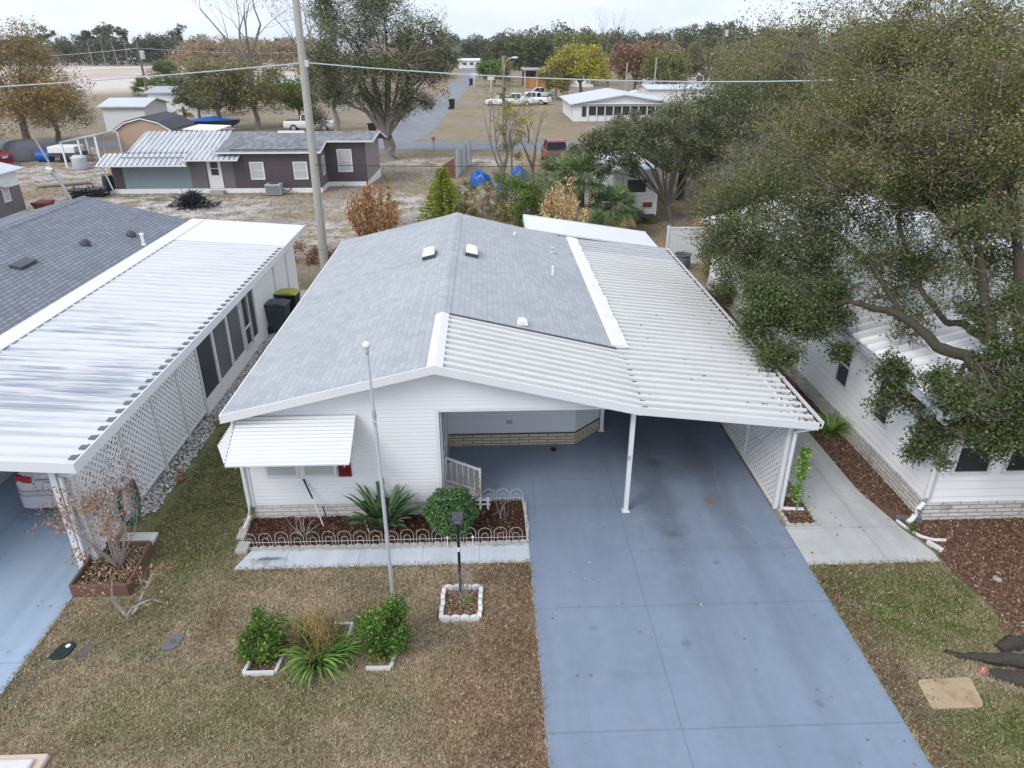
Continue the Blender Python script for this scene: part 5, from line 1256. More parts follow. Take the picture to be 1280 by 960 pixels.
mb = MB(); mb.loft([[Vector((2.40 + .55 * u, 66.75 + w * math.cos(a), 7.76 + hh * math.sin(a))) for a in [k * 6.283 / 8 for k in range(8)]] for u, w, hh in ((0, .03, .03), (.2, .12, .08), (.7, .14, .10), (1, .05, .04))]); mb.build('lamp_head', M['white_clean'], t, smooth=50)
def pole(label, x, y, h, r, mat='woodpole', transf=False, arm=False, name='utility_pole'):
    t = thing(name, label, 'utility pole', (x, y, 0)); MB().tube([(x, y, -.2), (x, y, h)], [r, r * .7], 8).build('pole', M[mat], t, smooth=40)
    if transf: MB().lathe((x + .45, y - .1, h - 2.2), [(.28, 0), (.3, .1), (.3, 1.0), (.2, 1.1)], 10).build('transformer', M['galv'], t, smooth=40)
    if arm: mb = MB(); mb.box((x - 1.2, y - .08, h - .5), (x + 1.2, y + .08, h - .38)); mb.build('crossarm', M[mat], t)
    return t
pole('far utility pole with a pale transformer beside the palms', -47.5, 110, 9.0, .20, 'twig', True)
pole('far utility pole with a pale transformer among the right hand trees', 43.0, 140, 12, .20, 'twig', True, True)
pole('short thin pole behind the far white gabled house, nearer its ridge', 21.5, 116, 6.2, .12, 'woodpole')
pole('short thin pole behind the far white gabled house, farther right', 27.2, 122, 6.8, .12, 'woodpole')
for i, (a, b) in enumerate((((-47.5, 110, 8.2), (-95, 120, 7)), ((-47.5, 110, 8.2), (-20, 150, 8)))): wire('far service wire at the transformer pole by the palms, going %s' % ('left' if i == 0 else 'right'), [(a, b, .8)], .03, M['galv'])
t = thing('leaning_post', 'grey leaning post with a white cap on the sandy lot at the left', 'post', (-26.2, 46.5, 0))
MB().tube([(-26.2, 46.5, 0), (-26.6, 46.5, 1.2), (-26.95, 46.4, 1.75)], [.10, .10, .12], 6).build('post', M['metal'], t); MB().obox((-26.95, 46.3, 1.85), (.35, .3, .22), (.2, .3, 0)).build('cap', M['white_clean'], t)
MB().tube([(-26.8, 46.6, 1.7), (-27.6, 46.7, 3.9)], [.06, .05], 6).build('upper_post', M['woodpole'], t)

# ------------------------------------------------------------------ brown house behind
def ribs_roof_y(y0, y1, zf, x0, x1, **k):
    a = ribs_roof(y0, y1, zf, x0, x1, **k); a.v = [(q[1], q[0], q[2]) for q in a.v]; a.f = [tuple(reversed(f)) for f in a.f]; return a
B = thing('manufactured_home', 'long umber brown home with a teal end, ribbed porch roof and white trimmed windows', 'house', (-16, 48.4, 0))
FW = 48.35
def wbox(a, b, mat, name='wall', par=B):
    mb = MB(); mb.box(a, b); return mb.build(name, M[mat], par)
wbox((-24.2, FW, .3), (-23.5, FW + .12, 2.2), 'purple_brown'); wbox((-23.5, FW + .004, .3), (-19.2, FW + .12, 2.3), 'teal'); wbox((-19.2, FW + .002, .3), (-18.15, FW + .12, 2.4), 'taupe'); wbox((-17.1, FW + .002, .3), (-16.4, FW + .12, 2.6), 'taupe'); wbox((-16.4, FW, .3), (-10.8, FW + .12, 2.75), 'purple_brown')
wbox((-18.15, FW + .06, .3), (-17.1, FW + .12, 2.4), 'taupe')
wbox((-10.92, FW + .12, .3), (-10.8, 50.6, 2.75), 'taupe'); wbox((-10.8, 50.6, .3), (-8.1, 50.72, 3.0), 'purple_brown')
mb = MB(); mb.ext([(-8.1, 50.602, .3), (-7.75, 54.5, .3), (-7.75, 54.5, 2.75), (-7.9, 52.55, 3.35), (-8.1, 50.602, 2.98)], (-.12, .0, 0)); mb.build('end_wall', M['taupe_light'], B)
mb = MB(); mb.box((-24.2, FW + .12, .3), (-24.08, 54.4, 2.3)); mb.box((-24.08, 54.3, .3), (-7.9, 54.4, 2.7)); mb.build('wall', M['purple_brown'], B)
mb = MB(); mb.box((-24.25, FW - .03, 0), (-10.78, FW + .10, .30)); mb.box((-10.92, FW + .1, 0), (-10.76, 50.58, .30)); mb.box((-10.8, 50.57, 0), (-8.08, 50.7, .30)); mb.ext([(-8.1, 50.57, 0), (-7.73, 54.5, 0), (-7.73, 54.5, .6), (-8.1, 50.57, .30)], (-.1, 0, 0)); mb.build('skirting', M['white_worn'], B)
mb = MB()
mb.ext([(-17.3, 52.4, 3.42), (-10.6, 52.4, 3.42), (-10.6, 48.0, 2.62), (-17.3, 48.0, 2.62)], (0, 0, -.08)); mb.ext([(-10.6, 52.4, 3.42), (-7.35, 52.4, 3.42), (-7.55, 50.25, 3.03), (-10.6, 50.25, 3.03)], (0, 0, -.08)); mb.ext([(-23.4, 52.42, 3.40), (-7.35, 52.42, 3.40), (-7.2, 54.9, 2.7), (-23.4, 54.9, 2.7)], (0, 0, -.08)); mb.build('roof', M['shingle_brown'], B)
mb = MB(); mb.beam((-17.3, 47.99, 2.57), (-10.58, 47.99, 2.57), .04, .10); mb.beam((-10.58, 47.99, 2.57), (-10.58, 50.23, 2.98), .04, .10); mb.beam((-10.58, 50.23, 2.98), (-7.5, 50.23, 2.98), .04, .10); mb.beam((-7.5, 50.23, 2.98), (-7.3, 52.4, 3.38), .05, .12); mb.beam((-7.3, 52.4, 3.38), (-7.15, 54.9, 2.66), .05, .12); mb.build('fascia', M['white_clean'], B)
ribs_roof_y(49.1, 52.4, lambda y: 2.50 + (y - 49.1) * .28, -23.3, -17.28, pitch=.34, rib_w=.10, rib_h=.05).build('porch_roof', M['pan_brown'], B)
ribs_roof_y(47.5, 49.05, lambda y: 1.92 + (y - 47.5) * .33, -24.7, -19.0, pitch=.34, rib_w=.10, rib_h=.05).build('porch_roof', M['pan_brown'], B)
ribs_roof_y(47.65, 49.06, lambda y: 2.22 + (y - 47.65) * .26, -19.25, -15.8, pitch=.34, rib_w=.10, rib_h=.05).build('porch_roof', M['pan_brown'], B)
mb = MB(); mb.beam((-24.7, 47.48, 1.87), (-19.0, 47.48, 1.87), .04, .09); mb.beam((-19.25, 47.63, 2.17), (-15.8, 47.63, 2.17), .04, .09); mb.tube([(-24.6, 47.5, 1.85), (-24.45, 47.9, 1.6), (-24.25, 48.2, .1)], .05, 6); mb.build('porch_trim', M['white_clean'], B)
d = MB(); d.box((-18.05, FW - .03, .28), (-17.15, FW + .05, 2.12)); d = d.build('door', M['white_clean'], B)
mb = MB(); mb.box((-17.82, FW - .04, 1.15), (-17.35, FW - .031, 1.55)); mb.box((-17.82, FW - .04, 1.6), (-17.35, FW - .031, 1.98)); mb.build('door_glass', M['glass'], d)
mb = MB(); mb.box((-18.0, FW - .5, 0), (-17.1, FW - .03, .22)); mb.build('step', M['woodpole'], B)
for wx in (-14.85, -12.05): window(B, wx, FW, .85, .92, 1.12, (0, -1, 0), 'glass_blind', fw=.09, depth=.05)
window(B, -9.55, 50.6, .95, 1.0, 1.5, (0, -1, 0), 'glass_blind', fw=.09, depth=.05); window(B, -10.8, 49.5, .95, .7, 1.25, (1, 0, 0), 'glass_grey', fw=.08, depth=.05)
mb = MB(); mb.box((-14.2, 52.0, 3.32), (-12.4, 52.3, 3.46)); mb.build('ridge_vent', M['white_worn'], B)
t = thing('air_conditioner', 'grey air conditioner unit standing at the front of the brown house', 'air conditioner', (-13.6, 47.6, 0))
mb = MB(); mb.box((-14.2, 47.2, .05), (-13.2, 48.0, .72)); ac = mb.build('casing', M['metal'], t, bevel=.03); mb = MB()
for k in range(8): mb.box((-14.15, 47.19, .12 + k * .07), (-13.25, 47.2, .15 + k * .07))
mb.build('grille', M['dkgrey'], t); MB().lathe((-13.7, 47.6, .72), [(.3, 0), (.3, .015), (.05, .03)], 14).build('fan', M['dkgrey'], t)
MB().tube([(-13.2, 47.7, .3), (-12.9, 47.9, .15), (-12.8, 48.3, .3)], .03, 6).build('pipe', M['black'], t)
# debris heap: black branches piled
r = random.Random(3); mb = MB()
for k in range(420):
    a = r.random() * 6.283; q = abs(r.gauss(0, .62)); x, y = -17.6 + q * 1.1 * math.cos(a), 43.9 + q * .6 * math.sin(a); h = max(.05, 1.0 - q * .62) * r.random(); b = r.random() * 6.283; l = .25 + .4 * r.random()
    mb.tube([(x, y, h), (x + l * math.cos(b), y + l * math.sin(b), max(.03, h + r.gauss(0, .18)))], [.035, .015], 4)
tag(mb.build('brush_pile', M['black']), 'black heap of burnt brush on the grass before the brown house', 'brush pile')
# crates by the brown house
for i, (x, y, lab) in enumerate(((-25.0, 47.6, 'black slatted crate at the left end of the brown house'), (-26.0, 47.2, 'black slatted crate lying left of the other crate'))):
    t = thing('crate', lab, 'crate', (x, y, 0), group='black crates')
    for k in range(3): mb = MB(); mb.box((x - .5, y - .5, .05 + k * .2), (x + .5, y + .5, .12 + k * .2)); mb.build('slat', M['black'], t)
    mb = MB()
    for sx in (-.46, .46):
        for sy in (-.46, .46): mb.box((x + sx - .04, y + sy - .04, 0), (x + sx + .04, y + sy + .04, .6))
    mb.build('frame', M['black'], t)
t = thing('water_barrel', 'dark teal barrel at the left corner of the brown house', 'barrel', (-25.2, 49.6, 0)); MB().lathe((-25.2, 49.6, 0), [(.3, 0), (.34, .1), (.36, .5), (.34, .85), (.3, .95)], 12).build('drum', M['lid_dark'], t, smooth=40); MB().lathe((-25.2, 49.6, .95), [(.31, 0), (.31, .04), (.1, .06)], 12).build('lid', M['dkgrey'], t)

# shed with carport frames
t = thing('garden_shed', 'tan gabled shed with a dark roof behind the brown house', 'shed', (-28, 62.5, 0))
mb = MB(); mb.ext([(-30.1, 62.5, 0), (-25.8, 62.5, 0), (-25.8, 62.5, 2.5), (-26.7, 62.5, 2.95), (-27.95, 62.5, 3.25), (-29.2, 62.5, 2.95), (-30.1, 62.5, 2.5)], (0, 5, 0)); mb.build('wall', M['tanwall'], t)
mb = MB(); mb.ext([(-30.3, 62.35, 2.45), (-29.3, 62.35, 3.06), (-27.95, 62.35, 3.40), (-26.6, 62.35, 3.06), (-25.6, 62.35, 2.45), (-25.6, 62.35, 2.54), (-26.6, 62.35, 3.16), (-27.95, 62.35, 3.50), (-29.3, 62.35, 3.16), (-30.3, 62.35, 2.54)], (0, 5.3, 0)); mb.build('roof', M['roof_dark'], t)
mb = MB(); mb.ext([(-30.3, 62.33, 2.36), (-29.3, 62.33, 2.98), (-27.95, 62.33, 3.32), (-26.6, 62.33, 2.98), (-25.6, 62.33, 2.36), (-25.6, 62.33, 2.46), (-26.6, 62.33, 3.07), (-27.95, 62.33, 3.41), (-29.3, 62.33, 3.07), (-30.3, 62.33, 2.46)], (0, .02, 0)); mb.box((-30.14, 62.47, 0), (-30.0, 62.5, 2.4)); mb.box((-25.9, 62.47, 0), (-25.76, 62.5, 2.4)); mb.build('trim', M['white_worn'], t)
mb = MB(); mb.box((-28.6, 62.46, .1), (-27.4, 62.5, 1.9)); mb.build('door', M['tanwall'], t)
def leanto(label, x0, x1, y0, y1, z0, z1, mat):
    t = thing('lean_to', label, 'lean-to', ((x0 + x1) / 2, y0, 0)); mb = MB(); mb.ext([(x0, y0, z0), (x1, y0, z1), (x1, y1, z1), (x0, y1, z0)], (0, 0, .08)); mb.build('roof', M[mat], t)
    for x, z in ((x0 + .1, z0), ((x0 + x1) / 2, (z0 + z1) / 2), (x1 - .1, z1)):
        for y in (y0 + .1, y1 - .1): mb = MB(); mb.box((x - .06, y - .06, 0), (x + .06, y + .06, z)); mb.build('post', M['white_worn'], t)
    return t
leanto('grey roofed lean-to with white posts on the left side of the tan shed', -33.3, -30.4, 59.5, 63.5, 1.85, 2.35, 'roof_grey')
leanto('white framed lean-to on the right side of the tan shed', -25.4, -22.6, 64, 68, 2.3, 2.2, 'white_worn')
t = thing('water_tank', 'pale blue plastic tank under the lean-to', 'tank', (-31.6, 58.6, 0)); MB().lathe((-31.6, 58.6, 0), [(.5, 0), (.55, .1), (.55, .9), (.4, 1.05), (.15, 1.1)], 12).build('body', M['galv'], t, smooth=40); MB().lathe((-31.6, 58.6, 1.1), [(.16, 0), (.16, .08)], 10).build('cap', M['dkgrey'], t)
# clutter on the far left lot
t = thing('covered_heap', 'grey sheet covered heap on the far left lot', 'tarpaulin', (-38.8, 63.6, 0)); P_ = []
mb = MB(); rings = []
for z_, s_ in ((0, 1), (.5, .98), (1.1, .85), (1.5, .55), (1.62, .15)): rings.append([Vector((-38.8 + 1.8 * s_ * math.cos(a) * (1 + .08 * math.sin(3 * a)), 63.9 + 1.5 * s_ * math.sin(a), z_ + .1 * math.sin(4 * a) * s_)) for a in [k * 6.283 / 18 for k in range(18)]])
mb.loft(rings); mb.build('sheet', M['lid_grey'], t, smooth=30)
t = thing('water_barrel', 'bright blue barrel lying beside the covered heap', 'barrel', (-36.5, 62.6, 0)); mb = MB(); mb.tube([(-37.0, 62.6, .45), (-35.9, 62.6, .45)], .45, 14); mb.build('drum', M['fabric_blue'], t, smooth=40); mb = MB(); mb.tube([(-36.6, 62.6, .45), (-36.5, 62.6, .45)], .47, 14); mb.build('hoop', M['fabric_blue'], t, smooth=40)
t = thing('flatbed_trailer', 'white topped utility trailer on the far left lot', 'trailer', (-34.7, 62.8, 0)); mb = MB(); mb.box((-35.8, 62.0, .75), (-33.6, 63.6, 1.25)); mb.build('box', M['white_worn'], t, bevel=.05); mb = MB(); mb.box((-35.8, 62.0, .5), (-33.4, 63.6, .75)); mb.tube([(-33.4, 62.8, .55), (-32.4, 62.8, .5)], .05, 6); mb.build('chassis', M['dkgrey'], t)
for y in (61.95, 63.5): mb = MB(); mb.tube([(-34.6, y, .32), (-34.6, y + .18, .32)], .32, 12); mb.build('wheel', M['tyre'], t)
t = thing('trellis_chair', 'white garden chair on the far left lot beside the trailer', 'chair', (-32.9, 63.5, 0)); mb = MB(); mb.box((-33.2, 63.2, .42), (-32.6, 63.8, .48)); mb.build('seat', M['white_clean'], t); mb = MB(); mb.box((-33.2, 63.75, .48), (-32.6, 63.8, 1.0)); mb.build('backrest', M['white_clean'], t)
for sx in (-33.17, -32.63):
    for sy in (63.23, 63.77): mb = MB(); mb.box((sx - .03, sy - .03, 0), (sx + .03, sy + .03, .42)); mb.build('leg', M['white_clean'], t)
t = thing('wheelbarrow', 'rusty red wheelbarrow tipped by the corner of the left edge house', 'wheelbarrow', (-25.4, 42.2, 0)); mb = MB(); mb.loft([[Vector((-25.4 + sx * .28, 42.2 + sy * .32, .25)) for sx, sy in ((-1, -1), (1, -1), (1, 1), (-1, 1))], [Vector((-25.4 + sx * .42, 42.2 + sy * .55, .75)) for sx, sy in ((-1, -1), (1, -1), (1, 1), (-1, 1))]]); mb.build('tray', M['rust'], t); mb = MB(); mb.tube([(-25.65, 42.9, .45), (-25.4, 41.6, .2)], .025, 6); mb.tube([(-25.15, 42.9, .45), (-25.4, 41.6, .2)], .025, 6); mb.build('handles', M['rust'], t); mb = MB(); mb.tube([(-25.44, 41.6, .2), (-25.36, 41.6, .2)], .2, 12); mb.build('wheel', M['tyre'], t)
tag(MB().tube([(-30.5, 50.5, .15), (-27.6, 52.0, .18)], .16, 8).build('log', M['bark_pale'], smooth=40), 'pale log lying on the sandy lot at the far left', 'log')
# left edge house
t = thing('manufactured_home', 'white over taupe house cut by the left edge of the view', 'house', (-29.5, 30, 0))
mb = MB(); mb.box((-33, 30, .35), (-26.3, 42.0, 1.75)); mb.build('lower_wall', M['taupe'], t); mb = MB(); mb.box((-33, 30.002, 1.752), (-26.302, 41.998, 2.6)); mb.build('upper_wall', M['white'], t)
mb = MB(); mb.ext([(-33.5, 29.7, 2.62), (-29.6, 29.7, 3.5), (-25.95, 29.7, 2.62), (-25.95, 29.7, 2.54), (-29.6, 29.7, 3.42), (-33.5, 29.7, 2.54)], (0, 12.6, 0)); mb.build('roof', M['roof_palegrey'], t); mb = MB(); mb.box((-33, 30, 0), (-26.28, 42.02, .35)); mb.build('skirting', M['edge_white'], t)
window(t, -26.3, 40.6, 1.05, .6, .9, (1, 0, 0), 'glass_blind', fw=.08); window(t, -26.3, 37.2, 1.05, .6, .9, (1, 0, 0), 'glass_blind', fw=.08)
mb = MB(); mb.ext([(-26.3, 40.1, 2.0), (-26.3, 41.1, 2.0), (-25.95, 41.1, 1.9), (-25.95, 40.1, 1.9)], (0, 0, .03)); mb.build('window_hood', M['white_clean'], t)

# ------------------------------------------------------------------ far buildings
def house(name, label, x0, x1, y0, y1, h, rise, wall, roof, ridge='y', wins=(), over=.35, cat='house', skirt=None):
    t = thing(name, label, cat, ((x0 + x1) / 2, y0, 0)); mb = MB()
    xm, ym = (x0 + x1) / 2, (y0 + y1) / 2
    if ridge == 'y': mb.ext([(x0, y0, 0), (x1, y0, 0), (x1, y0, h), (xm, y0, h + rise), (x0, y0, h)], (0, y1 - y0, 0))
    else: mb.ext([(x0, y0, 0), (x0, y1, 0), (x0, y1, h), (x0, ym, h + rise), (x0, y0, h)], (x1 - x0, 0, 0))
    mb.build('wall', M[wall], t); mb = MB(); o = over; k = rise / ((x1 - x0) / 2 if ridge == 'y' else (y1 - y0) / 2) * o
    if ridge == 'y': mb.ext([(x0 - o, y0 - o, h - k + .03), (xm, y0 - o, h + rise + .03), (x1 + o, y0 - o, h - k + .03), (x1 + o, y0 - o, h - k + .15), (xm, y0 - o, h + rise + .15), (x0 - o, y0 - o, h - k + .15)], (0, y1 - y0 + 2 * o, 0))
    else: mb.ext([(x0 - o, y0 - o, h - k + .03), (x0 - o, ym, h + rise + .03), (x0 - o, y1 + o, h - k + .03), (x0 - o, y1 + o, h - k + .15), (x0 - o, ym, h + rise + .15), (x0 - o, y0 - o, h - k + .15)], (x1 - x0 + 2 * o, 0, 0))
    mb.build('roof', M[roof], t)
    for (wx, wz, ww, wh) in wins: window(t, wx, y0, wz, ww, wh, (0, -1, 0), 'glass', fw=.10, depth=.06)
    return t
W = house('house', 'white gabled house with a screened porch front on the tan lot behind', 11.1, 23.6, 94, 107, 2.0, 1.0, 'white', 'roof_palegrey', 'y', (), .5)
mb = MB()
for k in range(9): mb.box((13.0 + k * 1.05, 93.9, .75), (13.9 + k * 1.05, 93.98, 1.75))
mb.build('porch_screen', M['glass'], W)
mb = MB()
for k in range(10): mb.box((12.85 + k * 1.05, 93.86, .1), (12.98 + k * 1.05, 93.99, 1.9))
mb.box((11.2, 93.84, 1.78), (23.5, 93.99, 1.92)); mb.build('porch_post', M['white_clean'], W)
mb = MB(); mb.box((12.15, 93.9, .6), (12.65, 93.98, 1.85)); mb.build('shutter', M['car_dark'], W)
for k in range(4): window(W, 11.1, 96 + k * 2.9, .7, .9, 1.1, (-1, 0, 0), 'glass', fw=.1)
mb = MB(); mb.ext([(11.3, 93.6, 2.02), (23.4, 93.6, 2.02), (23.4, 94, 2.2), (11.3, 94, 2.2)], (0, 0, .05)); mb.build('porch_eave', M['white_clean'], W)
house('house', 'small white house at the far end of the road', -9.4, 1.2, 292, 300, 2.6, .6, 'white', 'pan_back', 'x', ((-7, 1, 1.6, 1.1), (-4.5, 1, 1.6, 1.1), (-2, 1, 1.6, 1.1)))
house('house', 'white building with a flat grey roof behind the tan shed', -42.6, -36.4, 98.5, 106, 3.1, .5, 'white', 'roof_grey', 'x', ((-41, 1, 1, 1),))
house('house', 'low white roofed shed left of the white building', -46.2, -41.4, 97, 101, 1.3, .35, 'white', 'roof_palegrey', 'x', ())
house('house', 'brown roofed hut between the palms and the white building', -47.5, -44.5, 104, 108, 1.7, .4, 'taupe', 'taupe', 'x', ())
house('house', 'pale house among the trees at the far right', 36, 49, 165, 174, 3.6, .9, 'white', 'roof_palegrey', 'x', ((39, 1, 1.6, 1.4), (43, 1, 1.6, 1.4), (46.5, 1, 1.6, 1.4)))
house('house', 'white sided shed behind the yellow tree', 16, 24, 168, 174, 4.3, .6, 'white', 'roof_palegrey', 'y', ())
house('house', 'grey roofed house under the oaks right of the camper', 15.5, 24, 52, 60, 2.8, .9, 'white', 'roof_grey', 'y', ((17.5, 1, 1, 1.2), (21, 1, 1, 1.2)))
house('house', 'white house with a red trimmed roof behind the bare trees', -41, -30, 132, 140, 2.4, .8, 'rust', 'roof_palegrey', 'x', ())
house('house', 'long flat white house beside the far right poles', 25.5, 38, 118, 126, 2.3, .4, 'white', 'roof_palegrey', 'x', ())
house('house', 'pale cottage glimpsed under the left autumn tree', -41.5, -37, 84, 90, 2.6, .6, 'white', 'roof_palegrey', 'x', ())
t = thing('open_barn', 'open fronted orange and red shed beyond the tan lot', 'shed', (12, 165, 0))
mb = MB(); mb.box((8.5, 165, 0), (16.4, 165.3, 1.9)); mb.build('orange_wall', M['orange'], t); mb = MB(); mb.box((13.5, 164.7, 0), (16.6, 165, 1.2)); mb.build('red_panel', M['rust'], t); mb = MB(); mb.box((8.3, 164, 3.5), (17.2, 172, 3.8)); mb.build('roof', M['roof_grey'], t); mb = MB(); mb.box((8.5, 171, 0), (17, 171.3, 3.5)); mb.build('back_wall', M['dkgrey'], t)
for x in (8.6, 11.2, 13.8, 16.8): mb = MB(); mb.box((x, 164.2, 0), (x + .25, 164.45, 3.5)); mb.build('post', M['metal'], t)

# ------------------------------------------------------------------ fences behind
t = thing('metal_fence', 'grey corrugated metal fence running away behind the house', 'fence', (-1.8, 57, 0))
mb = MB(); a, b = Vector((-2.15, 53.5, 0)), Vector((-1.25, 60.5, 0)); n = 60; V = []; 
for i in range(n + 1):
    p_ = a.lerp(b, i / n); s_ = .03 * (1 if i % 2 else -1); V.append((p_.x + s_, p_.y, 0)); V.append((p_.x + s_, p_.y, 1.9))
mb.add(V, [(2 * i, 2 * i + 2, 2 * i + 3, 2 * i + 1) for i in range(n)]); mb.build('sheet_panel', M['galv'], t)
for k in range(4): p_ = a.lerp(b, k / 3); mb = MB(); mb.box((p_.x + .05, p_.y - .05, 0), (p_.x + .15, p_.y + .05, 1.95)); mb.build('post', M['metal'], t)
t = thing('metal_fence', 'short rusty brown fence panel at the near end of the grey metal fence', 'fence', (-2.6, 53.4, 0)); mb = MB(); mb.ext([(-3.1, 53.3, 0), (-2.2, 53.45, 0), (-2.2, 53.45, 1.45), (-3.1, 53.3, .9)], (0, .05, 0)); mb.build('panel', M['fence_rust'], t); mb = MB(); mb.box((-3.15, 53.25, 0), (-3.05, 53.35, 1.0)); mb.build('post', M['woodpole_tan'], t)
t = thing('vinyl_fence', 'white vinyl privacy fence panel at the back of the right walk', 'fence', (8.8, 30.8, 0))
for k in range(9): mb = MB(); mb.box((8.06 + k * .2, 30.78, .05), (8.255 + k * .2, 30.83, 1.6)); mb.build('board', M['white_clean'], t)
mb = MB(); mb.box((7.96, 30.74, 0), (8.06, 30.86, 1.72)); mb.box((9.87, 30.74, 0), (9.97, 30.86, 1.72)); mb.build('post', M['white_clean'], t, bevel=.01); mb = MB(); mb.box((8.06, 30.76, 1.6), (9.87, 30.85, 1.66)); mb.box((8.06, 30.76, .02), (9.87, 30.85, .10)); mb.build('rail', M['white_clean'], t)
t = thing('plant_pot', 'large grey round pot in front of the white vinyl fence', 'pot', (8.5, 29.9, 0)); MB().lathe((8.5, 29.9, 0), [(.25, 0), (.34, .15), (.36, .5), (.33, .62), (.37, .66), (.37, .72), (.30, .72), (.28, .6)], 16).build('pot', M['lid_grey'], t, smooth=40); MB().lathe((8.5, 29.9, .58), [(.28, 0), (.28, .03)], 14).build('soil', M['soil_red'], t)
def tarp(label, c, rx, ry, h, seed):
    r = random.Random(seed); t = thing('tarpaulin', label, 'tarpaulin', (c[0], c[1], 0), group='blue tarpaulins'); rings = []
    for z_, s_ in ((0, 1), (.35, .93), (.75, .80), (.86, .5), (.98, .12)): rings.append([Vector((c[0] + rx * s_ * math.cos(a) * (1 + .3 * math.sin(2 * a + seed) + .12 * math.sin(5 * a)), c[1] + ry * s_ * math.sin(a), h * z_ + .16 * math.sin(3 * a + z_ * 4 + seed) * z_ + r.gauss(0, .03))) for a in [k * 6.283 / 20 for k in range(20)]])
    MB().loft(rings).build('sheet', M['fabric_blue'], t, smooth=50); MB().tube([(c[0] - rx, c[1] - ry * .3, .1), (c[0], c[1] - ry, h * .8), (c[0] + rx, c[1] - ry * .3, .1)], .02, 5).build('rope', M['white_clean'], t)
tarp('blue tarpaulin over a heap nearest the metal fence', (-.35, 50.6), .60, .5, .95, 1); tarp('low blue tarpaulin behind the bare stems in the middle', (1.45, 49.0), .55, .4, .55, 2); tarp('blue tarpaulin with a white corner, rightmost of the heaps', (2.45, 52.0), .55, .5, .95, 3)
for i, (x, y, s_, lab) in enumerate(((.6, 44.5, .35, 'white bucket in the weeds left of the green shrub'), (1.2, 43.2, .3, 'white tub in the weeds behind the roof ridge'), (2.4, 46.5, .4, 'white wire rack among the weeds below the tarpaulins'), (-.9, 42.4, .28, 'white bucket beside the green conifer'))):
    t = thing('bucket', lab, 'bucket', (x, y, 0)); MB().lathe((x, y, 0), [(s_ * .7, 0), (s_, s_ * 1.7), (s_ * 1.05, s_ * 1.8), (s_ * .9, s_ * 1.8), (s_ * .65, .1)], 10).build('body', M['white_worn'], t, smooth=40); MB().tube([(x - s_, y, s_ * 1.7), (x, y - s_ * .6, s_ * 2.2), (x + s_, y, s_ * 1.7)], .015, 5).build('handle', M['metal'], t)

# ------------------------------------------------------------------ vehicles
def ring(w, y, zb, zt, tw=.8): return [Vector((w * .90, y, zb)), Vector((w, y, zb + .22)), Vector((w, y, zt - .16)), Vector((w * tw, y, zt)), Vector((-w * tw, y, zt)), Vector((-w, y, zt - .16)), Vector((-w, y, zb + .22)), Vector((-w * .90, y, zb))]
def gring(w0, w1, y, z0, z1): return [Vector((w0, y, z0)), Vector((w1, y, z1)), Vector((-w1, y, z1)), Vector((-w0, y, z0))]
def wheels(t, xs, ys, rad, wd=.2):
    for x in xs:
        for y in ys:
            s_ = 1 if x > 0 else -1; mb = MB(); mb.tube([(x - s_ * wd, y, rad), (x + s_ * .01, y, rad)], rad, 18); w = mb.build('wheel', M['tyre'], t, world=False, smooth=40)
            mb = MB(); mb.tube([(x - s_ * .02, y, rad), (x + s_ * .02, y, rad)], rad * .62, 14); mb.build('rim', M['metal'], w, world=False)
def sedan(name, label, loc, rz, paint, group=None):
    t = thing(name, label, 'car', loc, rz, group)
    st = [(-2.42, .74, .40, .76), (-2.36, .84, .28, .94), (-2.22, .89, .22, 1.05), (-1.75, .91, .2, 1.07), (-1.0, .92, .2, 1.02), (.8, .92, .2, 1.0), (1.3, .91, .2, .98), (1.9, .88, .2, .88), (2.25, .82, .24, .74), (2.4, .70, .34, .60)]
    b = MB().loft([ring(w, y, zb, zt) for y, w, zb, zt in st]).build('body', M[paint], t, world=False, smooth=50, bevel=.02)
    MB().loft([gring(.74, .72, -1.80, 1.03, 1.05), gring(.80, .60, -1.08, 1.0, 1.40), gring(.82, .60, -.2, 1.0, 1.46), gring(.82, .60, .42, 1.0, 1.42), gring(.78, .70, 1.2, .97, 1.0)]).build('windows', M['glass'], t, world=False, smooth=30)
    MB().loft([gring(.60, .58, -1.06, 1.402, 1.425), gring(.61, .59, -.2, 1.462, 1.485), gring(.61, .58, .45, 1.42, 1.44)]).build('roof', M[paint], t, world=False, smooth=50)
    mb = MB()
    for s_ in (-1, 1): mb.beam((s_ * .76, -1.84, 1.05), (s_ * .60, -1.05, 1.42), .07, .03); mb.beam((s_ * .60, .42, 1.43), (s_ * .76, 1.22, .99), .06, .03)
    mb.build('pillar', M[paint], t, world=False)
    for s_ in (-1, 1):
        mb = MB(); mb.ext([(s_ * .50, -2.395, .80), (s_ * .86, -2.30, .78), (s_ * .885, -2.20, .92), (s_ * .80, -2.33, .965), (s_ * .50, -2.39, .93)], (0, -.045, .0)); mb.build('tail_light', M['taillight'], t, world=False, bevel=.01)
    mb = MB(); mb.box((-.27, -2.445, .66), (.27, -2.425, .80)); mb.build('number_plate', M['edge_white'], t, world=False)
    mb = MB(); mb.box((-.42, -2.43, .835), (.42, -2.405, .875)); mb.build('chrome_strip', M['metal'], t, world=False)
    MB().loft([[Vector((sx * w, y, z)) for sx, z in ((1, .24), (1, .52), (-1, .52), (-1, .24))] for y, w in ((-2.50, .62), (-2.46, .78), (-2.30, .90), (-2.1, .915))]).build('bumper', M[paint], t, world=False, smooth=50)
    for s_ in (-1, 1): MB().obox((s_ * .98, .72, 1.02), (.16, .1, .13)).build('mirror', M[paint], t, world=False, bevel=.02)
    wheels(t, (-.9, .9), (-1.42, 1.4), .32); return t
